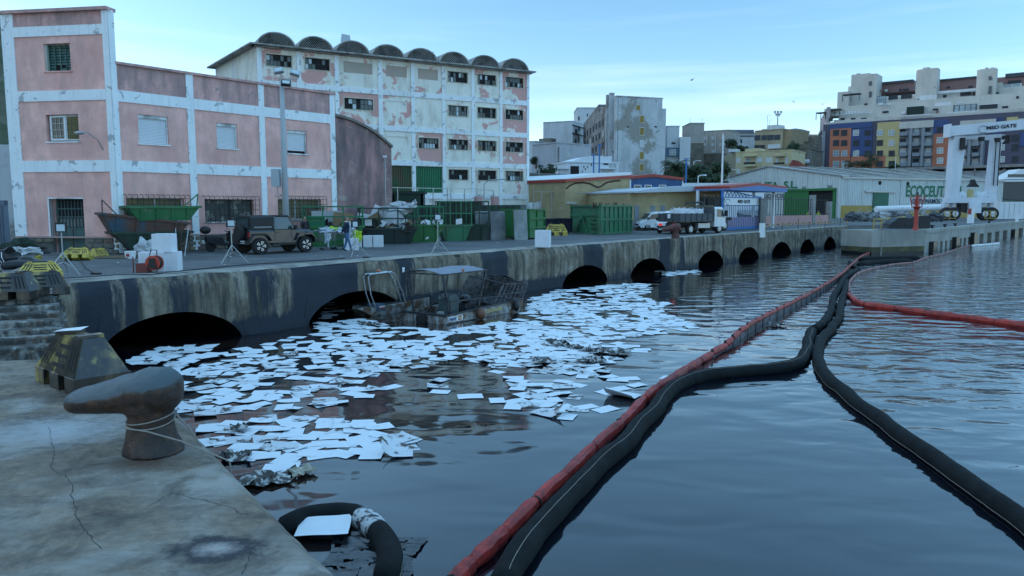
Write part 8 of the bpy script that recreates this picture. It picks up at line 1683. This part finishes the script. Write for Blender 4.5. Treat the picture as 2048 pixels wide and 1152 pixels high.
pl_ = MB().box(.12, 1.02, -.012, -.003, .09, .30).build('name_board', WHITE, B); text('FANY', pl_, .2, (.16, -.016, .12), BLUEF, sx=.9, bold=.006); MB().box(.72, .94, -.016, -.013, .11, .29).build('flag_red', REDP, pl_); MB().box(.72, .94, -.02, -.017, .155, .245).build('flag_yellow', YELF, pl_)
o = text('ecoceuta', B, .27, (2.35, -.012, .17), YELF, sx=1.4, bold=.006); o.rotation_euler = (R(90), R(-1.8), 0)
MB().blob((2.0, -.2, .24), .2, .2, .24, nu=16, nv=12).build('buoy_fender', mat('rust_brown_buoy', (.16, .07, .04), .5, var=.2, vs=3), B, smooth=True); MB().blob((Lb - .75, -.15, .3), .17, .14, .26, nu=14, nv=10).build('buoy_fender', BLACKOIL, B, smooth=True)
MB().lathe([(.12, -.09), (.26, -.07), (.26, .07), (.12, .09)], (-.08, Wb * .55, .14), 16, axis='x').build('tyre_fender', TYRE, B)
cp = [(.55, .35), (3.0, .35), (3.0, 2.0), (.55, 2.0)]; zc_ = 2.0
mb = MB(); g_ = 8; vs = []
for i in range(g_ + 1):
 for j in range(g_ + 1): x = -.1 + 2.9 * i / g_; y = .1 + 2.1 * j / g_; vs.append((x, y, zc_ + .16 * math.sin(math.pi * j / g_) + .02 * math.sin(i * 1.3)))
mb.add(vs, [(i * (g_ + 1) + j, (i + 1) * (g_ + 1) + j, (i + 1) * (g_ + 1) + j + 1, i * (g_ + 1) + j + 1) for i in range(g_) for j in range(g_)]); mb.build('canopy', mat('grey_canvas', (.20, .22, .27), .7, var=.1, streak=(.08, .08, .09), sst=.5), B)
for (x0, y0, x1, y1) in ((-.05, .12, .4, .2), (2.75, .12, 2.2, .15), (-.05, 2.15, .4, 2.1), (2.75, 2.15, 2.2, 2.1)): MB().bar((x1, y1, .3), (x0, y0, zc_), .06).build('canopy_post', FRAMEM, B)
MB().bar((-.1, .1, zc_), (2.8, .1, zc_), .05).bar((-.1, 2.2, zc_), (2.8, 2.2, zc_), .05).bar((-.1, .1, zc_), (-.1, 2.2, zc_), .05).bar((2.8, .1, zc_), (2.8, 2.2, zc_), .05).build('canopy_frame', FRAMEM, B)
MB().blob((1.25, .15, zc_ + .1), .07, .07, .07).build('orange_lamp', ORANGE, B); MB().lathe([(.04, 0), (.05, .2)], (-.1, 2.2, zc_), 8).build('mast_light', WHITE, B)
MB().bar((.3, .05, .9), (4.0, .05, .78), .05).bar((.3, .05, .9), (.3, .05, .3), .05).bar((4.0, .05, .78), (4.6, .05, .5), .05).build('handrail', FRAMEM, B); MB().bar((.2, 2.25, 1.0), (3.2, 2.25, 1.0), .05).bar((1.6, 2.25, .3), (1.6, 2.25, 1.0), .05).build('handrail', FRAMEM, B)
MB().box(1.15, 1.75, .8, 1.4, .12, .85).prism([(1.1, .85), (1.8, .85), (1.6, 1.05), (1.2, 1.0)], .8, 1.4).build('console', mat('grey_green_console', (.06, .09, .09), .5, var=.3, vs=3), B); MB().tube([(1.1, 1.1 + .16 * math.cos(a / 10 * math.tau), 1.02 + .16 * math.sin(a / 10 * math.tau)) for a in range(11)], .015, 5).build('steering_wheel', IRON, B)
MB().lathe([(.13, 0), (.16, .3)], (.45, .7, .12), 12).build('bucket', CONCG, B); MB().box(2.3, 3.0, .9, 1.8, .12, .55).blob((2.7, 1.2, .7), .3, .25, .2).build('engine', FRAMEM, B); MB().tube([(.9, 1.9, .2), (1.2, 1.7, .7), (1.7, 1.9, .55), (2.2, 1.6, .35)], .05, 8).build('suction_hose', BLACKOIL, B)
MB().bar((3.2, .4, .2), (3.5, .8, .75), .04).bar((3.5, .8, .75), (3.7, 1.4, .3), .05).build('lever', FRAMEM, B); MB().quad((3.3, .5, .14), (4.1, .4, .14), (4.2, 1.1, .16), (3.4, 1.2, .15)).quad((4.6, .4, .13), (5.1, .5, .14), (5.0, .9, .13), (4.5, .8, .15)).build('paper_on_deck', WHITE, B)
bs_ = MB(); xA, xB = Lb - 2.1, Lb + .25
def bask(f, j, back=0): return None
cor = {'bl': (xA, .1, .45), 'br': (Lb - .1, .0, .42), 'tl': (xA + .75, .1, 1.30), 'tr': (xB + .1, .0, 1.20)}
y2 = Wb - .1
F4 = [Vector(cor[k]) for k in ('bl', 'br', 'tr', 'tl')]; K4 = [Vector((v_.x + .15, y2, v_.z + .25)) for v_ in F4]
fm = MB()
for a, b in zip(F4, F4[1:] + F4[:1]): fm.bar(a, b, .05)
for a, b in zip(K4, K4[1:] + K4[:1]): fm.bar(a, b, .05)
for a, b in zip(F4, K4): fm.bar(a, b, .05)
bk_ = fm.build('basket_frame', FRAMEM, B); ms_ = MB()
def grid(c, nx, ny, w_=.012):
 for i in range(1, nx): f = i / nx; ms_.bar(c[0].lerp(c[1], f), c[3].lerp(c[2], f), w_)
 for j in range(1, ny): f = j / ny; ms_.bar(c[0].lerp(c[3], f), c[1].lerp(c[2], f), w_)
grid(K4, 34, 14, .016); grid([F4[1], K4[1], K4[2], F4[2]], 30, 16, .016); grid([F4[0], F4[1], K4[1], K4[0]], 24, 24, .018); grid(F4, 6, 2, .03)
o = ms_.build('basket_mesh', FRAMEM, bk_); o['kind'] = 'stuff'
f2 = Fr(W0(752, 632), W0(905, 606), 0); B2 = at_fr('skiff', 'small white skiff with a bent tubular arch moored between the barge and the quay wall', 'boat', f2)
q = MB(); loft(q, [(-.55, [(.35, .30), (.85, .30), (.85, .36), (.35, .36)]), (0, [(.05, -.1), (1.3, -.1), (1.4, .38), (-.02, .38)]), (1.4, [(.0, -.1), (1.4, -.1), (1.5, .40), (-.08, .40)]), (3.6, [(.0, -.1), (1.4, -.1), (1.5, .45), (-.08, .45)])]); q.build('hull', HULLW, B2)
MB().box(.1, 3.5, .1, 1.35, .405, .46).build('deck', DECKM, B2); MB().box(.0, .45, -.12, .5, .2, .50).build('outboard_cowl', simple('blue_grey_cowl', (.06, .09, .13)), B2); MB().box(.1, .42, -.13, -.12, .30, .36).build('red_stripe', REDP, B2); MB().box(.1, .42, -.13, -.12, .37, .42).build('white_stripe', WHITE, B2)
for y in (.0, .28): MB().tube([(.0, y, .35), (-.28, y, .95), (-.42, y, 1.7), (-.3, y, 1.82), (1.0, y, 1.84), (1.25, y, 1.72), (1.75, y, .8), (1.9, y, .42)], .028, 8).build('arch_tube', CHR, B2)
for x, z in ((1.4, 1.45), (1.6, 1.1), (1.78, .75)): MB().bar((x, 0, z), (x, .28, z), .03).build('arch_rung', CHR, B2)
MB().blob((.35, .14, 1.92), .13, .09, .07).build('orange_beacon', ORANGE, B2); MB().box(1.9, 2.6, .4, 1.0, .46, .7).build('crate', BLUEP if False else simple('pale_blue_crate', (.2, .26, .33)), B2)
MB().tube([(2.2, 1.5, .4), (1.8, 1.55, .9), (2.9, 2.2, 1.9)], .03, 6).build('mooring_line', IRON, B2)
def catmull(pts, step):
 out = []; P_ = [pts[0] + (pts[0] - pts[1])] + pts + [pts[-1] + (pts[-1] - pts[-2])]
 for i in range(1, len(P_) - 2):
  a, b, c, d = P_[i - 1:i + 3]; n_ = max(1, int((c - b).length / step))
  for k in range(n_):
   t = k / n_; out.append(.5 * ((2 * b) + (c - a) * t + (2 * a - 5 * b + 4 * c - d) * t * t + (3 * b - a - 3 * c + d) * t ** 3))
 out.append(pts[-1]); return out
BRED = mat('boom_red_fabric', (.40, .03, .02), .5, c2=(.16, .015, .014), s2=2.5, t2=.52, w2=.14, c3=(.05, .03, .03), s3=3, t3=.66, w3=.07, var=.2, bump=.02, bs=9); BGREY = mat('boom_grey_skirt', (.15, .13, .135), .6, c2=(.07, .06, .065), s2=2, t2=.5, var=.25); HOSE = mat('black_sorbent_hose', (.007, .010, .011), .85, spec=.25, c2=(.003, .004, .005), s2=3, t2=.5, w2=.1, var=.35, vs=9, bump=.012, bs=70)
def boom(label, px, sec_, rfun, hfun, col=BRED, name='oil_boom', w0=1.0):
 pts = catmull([W0(*p) for p in px], sec_); t_ = thing(name, label, 'boom');
 for i in range(len(pts) - 1):
  a, b = pts[i], pts[i + 1]; d = (b - a).normalized(); n_ = Vector((-d.y, d.x, 0)); r_ = rfun(i / len(pts)); h = hfun(i / len(pts)); ring = 10; vs = []; m_ = 7
  for k in range(m_ + 1):
   f = k / m_; pinch = .74 + .26 * math.sin(math.pi * min(1, max(0, f))) ** .35; c = a.lerp(b, f) + n_ * .06 * noise.noise(Vector((i * .7 + f, 3, 1))) ; wob = 1 + .3 * noise.noise(Vector((i * 3 + f * 4, 0, 5)))
   for j in range(ring):
    t = math.tau * j / ring; vs.append(c + n_ * math.cos(t) * r_ * pinch * wob * .8 + Vector((0, 0, h + r_ * .35 + math.sin(t) * r_ * pinch * (1 + .3 * noise.noise(Vector((i, f * 5, j * .9)))))))
  q = MB(); q.add(vs, [(k * ring + j, k * ring + (j + 1) % ring, (k + 1) * ring + (j + 1) % ring, (k + 1) * ring + j) for k in range(m_) for j in range(ring)])
  s_ = q.build('float', col, t_, smooth=False)
  if h > .06:
   e = n_ * .02; q = MB(); q.quad(a - e + Vector((0, 0, -.1)), b - e + Vector((0, 0, -.1)), b - e + Vector((0, 0, h + .05)), a - e + Vector((0, 0, h + .05))); q.build('skirt', BGREY, s_); MB().bar(a + Vector((0, 0, -.05)), a + Vector((0, 0, h + r_ * 1.4)), .05, .07).build('joint_strap', IRON, s_)
  else: MB().tube([a + n_ * math.cos(k) * r_ * .66 + Vector((0, 0, h + r_ * .35 + math.sin(k) * r_ * .75)) for k in (0, .8, 1.6, 2.4, 3.14)], .018, 5).build('joint_strap', BRED if i % 3 else IRON, s_)
 return t_
boom('long red containment boom with grey skirt running from the foreground to the pier block', [(905, 1180), (945, 1140), (1008, 1078), (1072, 1016), (1130, 962), (1188, 905), (1240, 855), (1290, 805), (1345, 762), (1400, 728), (1450, 700), (1510, 658), (1580, 620), (1640, 586), (1680, 558), (1702, 536), (1722, 517), (1745, 507)], 1.15, lambda f: .14 - .04 * sm(f, .1, .3), lambda f: .04 + .24 * sm(f, .16, .26) * (1 - .5 * sm(f, .5, .9)))
boom('thick red containment boom crossing the right edge of the open water', [(1697, 592), (1712, 606), (1730, 613), (1790, 621), (1850, 630), (1920, 638), (1990, 648), (2060, 658), (2160, 670)], 1.1, lambda f: .165, lambda f: .03)
boom('thin faded pink grey boom running from the hoses to the right quay wall', [(1699, 590), (1699, 572), (1712, 553), (1745, 541), (1790, 532), (1825, 529), (1850, 519), (1885, 511), (1915, 500), (1940, 492.5)], 1.6, lambda f: .08, lambda f: .12, mat('faded_boom', (.30, .15, .15), .8, var=.2))
boom('short white boom floating along the foot of the right quay wall', [(1942, 492), (1970, 490), (1999, 487)], 2.2, lambda f: .12, lambda f: .0, WHITE)
def hose(label, px, r0, seam=None, name='sorbent_hose', z=.10, m=HOSE, step=.12, mod=0.085):
 pts = [p + Vector((0, 0, z)) for p in catmull([W0(*p) for p in px], step)]; t_ = thing(name, label, 'hose'); rs = []
 for i, p_ in enumerate(pts):
  s_ = i * step; rs.append(r0 * (1 + mod * noise.noise(Vector((s_ * 1.6, 0, r0 * 50))) + mod * .9 * noise.noise(Vector((s_ * 4, 3, 0)))));
  if 0 < i < len(pts) - 1: d = (pts[i + 1] - pts[i - 1]).normalized(); n_ = Vector((-d.y, d.x, 0)); pts[i] = p_ + n_ * .05 * noise.noise(Vector((s_ * .8, 8, 1)))
 rs[0] *= .5; rs[-1] *= .5; MB().tube(pts, rs, 16).build('hose_body', m, t_, smooth=True)
 if seam is not None:
  sp_ = []
  for i in range(1, len(pts) - 1): d = (pts[i + 1] - pts[i - 1]).normalized(); n_ = Vector((-d.y, d.x, 0)); sp_.append(pts[i] + n_ * math.cos(seam) * rs[i] * 1.0 + Vector((0, 0, math.sin(seam) * rs[i])))
  MB().tube(sp_, .005, 4).build('seam', CORD, t_)
 return t_
hose('thick black hose beside the long red boom, bending right to a rounded end', [(1005, 1190), (1022, 1148), (1060, 1092), (1125, 1018), (1195, 945), (1258, 886), (1305, 832), (1345, 785), (1395, 762), (1465, 752), (1540, 745), (1592, 735), (1612, 712), (1618, 685), (1622, 668)], .185, 1.9)
hose('black hose sweeping from the hose junction to the lower right corner', [(2090, 1095), (2040, 1052), (1960, 994), (1865, 925), (1785, 868), (1705, 806), (1655, 762), (1636, 722), (1640, 690), (1662, 662), (1678, 638), (1682, 612), (1690, 585), (1694, 566)], .165, -.35)
hose('short kinked black hose joining the bent hose to the far hose end', [(1628, 664), (1642, 655), (1655, 640), (1664, 618), (1668, 596), (1682, 573), (1688, 560), (1706, 548), (1716, 540), (1702, 534), (1700, 527)], .17)
for i, (px, lab) in enumerate((([(1716, 531), (1745, 528), (1790, 526), (1828, 525)], 'nearer flat black float below the pier block'), ([(1718, 521), (1750, 520), (1800, 519), (1840, 518)], 'farther flat black float below the pier block'))): hose(lab, px, .32, name='black_float', z=.02, step=.5)
nh = hose('black hose loop with a white tape band below the edge of the mooring platform', [(560, 1075), (600, 1052), (640, 1043), (690, 1041), (725, 1050), (756, 1076), (775, 1105), (780, 1135), (770, 1175)], .165, -.2)
tb_ = [p + Vector((0, 0, .10)) for p in catmull([W0(*p) for p in [(722, 1049), (740, 1060), (756, 1077)]], .05)]; MB().tube(tb_, [.172 + .006 * (i % 2) for i in range(len(tb_))], 16).build('tape_band', mat('smeared_white_tape', (.5, .53, .55), .5, c2=(.03, .03, .035), s2=7, t2=.52, w2=.03, var=.1, bump=.02, bs=20), nh)
fl_ = MB(); n_ = 34; c0_, c1_, c2_, c3_ = W0(640, 1165), W0(800, 1180), W0(850, 1080), W0(670, 1068); vs = []
for i in range(n_ + 1):
 for j in range(n_ + 1):
  p_ = c0_.lerp(c1_, i / n_).lerp(c3_.lerp(c2_, i / n_), j / n_); e = min(i, j, n_ - i, n_ - j) / n_; vs.append(p_ + Vector((noise.noise(p_ * 2) * .15, noise.noise(p_ * 2 + Vector((5, 5, 5))) * .15, .012 + .05 * abs(noise.fractal(Vector((p_.x * 1.6, p_.y * 5, 2)), 1, 2, 4)))))
fl_.add(vs, [(i * (n_ + 1) + j, (i + 1) * (n_ + 1) + j, (i + 1) * (n_ + 1) + j + 1, i * (n_ + 1) + j + 1) for i in range(n_) for j in range(n_) if noise.noise(Vector((i * .35, j * .35, 7))) < .38])
tag(fl_.build('plastic_film', mat('black_plastic_film', (.012, .014, .018), .12, var=0, bump=.01, bs=14, spec=.8), smooth=True), 'crumpled black plastic film floating inside the hose loop', 'film')
PAP = mat('wet_white_paper', (.66, .70, .74), .65, var=.03, vs=5); PAPD = mat('oil_stained_paper', (.55, .57, .60), .6, c2=(.07, .05, .04), s2=3.4, t2=.56, w2=.04, var=.06)
def sheet_mesh(w_, h_, curl, seed, m, n_=4):
 rn = random.Random(seed); q = MB(); a = rn.uniform(0, 6.28); cx_, sx_ = math.cos(a), math.sin(a); vs = []
 for i in range(n_ + 1):
  for j in range(n_ + 1): x, y = (i / n_ - .5) * w_, (j / n_ - .5) * h_; d = x * cx_ + y * sx_; z = curl * max(0, d - .05) ** 1.5 * 1.4 + .004 * math.sin(x * 9 + seed); vs.append((x * (1 - .1 * curl), y, z))
 q.add(vs, [(i * (n_ + 1) + j, (i + 1) * (n_ + 1) + j, (i + 1) * (n_ + 1) + j + 1, i * (n_ + 1) + j + 1) for i in range(n_) for j in range(n_)]); return q.mesh('sheet', m)
def crumple(s, seed, m):
 rn = random.Random(seed); q = MB(); n_ = 7; vs = [((i / n_ - .5) * s * (1 + rn.uniform(-.2, .2)), (j / n_ - .5) * s * .8 * (1 + rn.uniform(-.2, .2)), .02 + abs(rn.gauss(0, .055))) for i in range(n_ + 1) for j in range(n_ + 1)]
 q.add(vs, [(i * (n_ + 1) + j, (i + 1) * (n_ + 1) + j, (i + 1) * (n_ + 1) + j + 1, i * (n_ + 1) + j + 1) for i in range(n_) for j in range(n_)]); return q.mesh('crumple', m)
SH = [sheet_mesh(.55, .41, c * .6, k, m) for k, (c, m) in enumerate([(0, PAP)] * 5 + [(.25, PAP), (.5, PAP), (.9, PAPD), (.1, PAPD), (.4, PAPD)])]
def inpoly(x, y, P_):
 r_ = False; j = len(P_) - 1
 for i in range(len(P_)):
  if (P_[i][1] > y) != (P_[j][1] > y) and x < (P_[j][0] - P_[i][0]) * (y - P_[i][1]) / (P_[j][1] - P_[i][1]) + P_[i][0]: r_ = not r_
  j = i
 return r_
REG = [([(205, 705), (330, 688), (480, 694), (600, 672), (660, 640), (735, 636), (770, 652), (900, 662), (1045, 636), (1058, 598), (1120, 580), (1220, 570), (1295, 566), (1300, 582), (1275, 594), (1340, 606), (1320, 622), (1395, 656), (1330, 668), (1240, 676), (1290, 700), (1240, 715), (1200, 735), (1290, 770), (1305, 790), (1260, 800), (1230, 822), (1140, 842), (1075, 835), (1000, 812), (935, 800), (880, 792), (830, 770), (760, 780), (700, 812), (560, 822), (480, 828), (362, 838), (300, 740)], .80),
       ([(372, 862), (440, 842), (560, 836), (690, 838), (770, 848), (818, 868), (812, 905), (720, 918), (620, 912), (560, 932), (480, 905), (405, 885)], 1.25), ([(1320, 543), (1395, 541), (1405, 548), (1335, 552)], .55), ([(1722, 512), (1742, 512), (1745, 522), (1722, 522)], .9), ([(700, 560), (740, 600), (700, 640), (630, 650), (650, 610)], .25)]
VOID = [([(820, 728), (900, 722), (1010, 738), (1000, 752), (880, 760), (800, 765), (770, 775), (700, 768), (740, 748)], .12), ([(1010, 735), (1110, 728), (1150, 745), (1080, 765), (960, 760)], .25), ([(360, 752), (400, 748), (430, 765), (370, 775)], .15), ([(560, 790), (690, 780), (700, 800), (580, 808)], .35), ([(870, 665), (960, 660), (1010, 680), (900, 690)], .35), ([(830, 800), (1000, 812), (940, 840), (820, 850)], .0), ([(570, 668), (700, 660), (720, 690), (600, 700)], .55), ([(780, 600), (1060, 600), (1052, 622), (893, 656), (810, 642), (735, 640)], .0)]
rn = random.Random(11); cand = []; x0, x1, y0, y1 = -11.5, 17, 13.2, 72; st = .46; yy = y0
while yy < y1:
 xx = x0
 while xx < x1:
  x, y = xx + rn.uniform(-.2, .2), yy + rn.uniform(-.2, .2); px_, py_ = proj((x, y, 0)); dn = 0
  for P_, k in REG:
   if inpoly(px_, py_, P_): dn = k
  for P_, k in VOID:
   if inpoly(px_, py_, P_): dn = min(dn, k)
  if py_ < 690 and px_ < 640: dn *= .6
  nn_ = .5 + .95 * noise.noise(Vector((x * .38, y * .30, 3))) + .25 * noise.noise(Vector((x, y, 8)))
  if dn and rn.random() < dn * (.35 + 1.15 * max(0, min(1, nn_))): cand.append((y, x, rn.random(), rn.randrange(10)))
  xx += st
 yy += st * .86
cand.sort(); print('sheets', len(cand)); mrest = MB(); nrm = 0
for i, (y, x, r_, k) in enumerate(cand):
 rz = R(90 * (rn.random() < .3)) + rn.gauss(.15, .45); z = .006 + .003 * (i % 5) + .002 * rn.random(); s = rn.uniform(.88, 1.14)
 if i < 285:
  o = inst('paper_sheet', SH[k], None, (x, y, z), rot=(rn.gauss(0, .006), rn.gauss(0, .006), rz)); o.scale = (s, s * rn.uniform(.85, 1.05), s); tag(o, 'white paper sheet floating among hundreds of others on the oily water', 'paper', 'paper sheets floating on the water')
 else:
  c, s_ = math.cos(rz), math.sin(rz); tz_ = rn.gauss(0, .012); hw_, hh_ = .275 * s, .205 * s; cu_ = .05 * (rn.random() < .12)
  mrest.quad(*[(x + a * c - b * s_, y + a * s_ + b * c, z + a * tz_ + (cu_ if (a > 0 and b > 0) else 0)) for a, b in ((-hw_, -hh_), (hw_, -hh_), (hw_, hh_), (-hw_, hh_))], 1 if rn.random() < .08 else 0)
tag(mrest.build('floating_paper', [PAP, PAPD]), kind='stuff')
def one(me, px, py, rz, s, label, name='paper_sheet', z=.03, rot=None): v = W0(px, py); o = inst(name, me, None, (v.x, v.y, z), rot=rot or (0, 0, rz)); o.scale = (s, s, s); tag(o, label, 'paper' if 'sheet' in name else 'debris')
one(SH[0], 562, 938, .12, 1.15, 'lone flat white paper sheet nearest the platform edge, apart from the cluster'); one(sheet_mesh(.9, .62, .35, 3, PAP, 8), 648, 1070, .1, .85, 'large curled white paper sheet lying on the black hose loop', z=.12)
one(sheet_mesh(.6, .5, 1.0, 8, PAP, 8), 1245, 793, 2.6, 1.4, 'big curled white sheet at the right end of the floating paper'); one(sheet_mesh(.7, .45, .9, 5, PAPD, 8), 1095, 828, 2.4, 1.1, 'curled stained sheet at the lower edge of the floating paper'); one(sheet_mesh(.6, .3, 1.2, 9, PAPD, 8), 795, 911, .15, 1.1, 'folded paper with a black oily edge right of the lower cluster'); one(SH[7], 800, 880, .8, 1.2, 'upturned curved sheet at the right end of the lower paper cluster'); one(SH[1], 1335, 802 - 45, 1, .8, 'small paper scrap against the long red boom')
DEB = mat('oily_black_debris', (.03, .026, .024), .5, c2=(.45, .45, .44), s2=6, t2=.55, w2=.03, var=.3); WD = mat('pale_driftwood', (.40, .36, .29), .7, var=.2, vs=6, c2=(.04, .035, .03), s2=5, t2=.6)
one(crumple(.75, 3, DEB), 535, 962, .3, 1.1, 'crumpled black and white debris below the platform edge', 'floating_debris', .0); one(crumple(.4, 4, WD), 603, 950, .9, 1.0, 'chunk of pale wood floating below the lower paper cluster', 'floating_debris', .02); one(crumple(.55, 5, DEB), 468, 918, .2, 1.0, 'oily crumpled scrap beside the platform edge under the cord', 'floating_debris', .0); one(crumple(.35, 6, DEB), 478, 862, .2, 1.0, 'oily brown clump in the lower paper cluster', 'floating_debris', .04); one(crumple(.5, 9, DEB), 1553, 652, .2, 1.2, 'dark debris with a white scrap right of the long red boom', 'floating_debris', .0)
for k, (x, y) in enumerate(((1120, 690), (1150, 697), (1178, 702), (1205, 705), (1228, 708), (1085, 725), (1185, 725), (575, 712), (1112, 686), (740, 650), (1320, 545))):
 v = W0(x, y); o = inst('floating_debris', crumple(rn.uniform(.5, .9), 20 + k, DEB), None, (v.x, v.y, .01), rz=rn.uniform(0, 3)); tag(o, 'oily black clump of debris among the floating paper', 'debris', 'debris clumps among the paper')
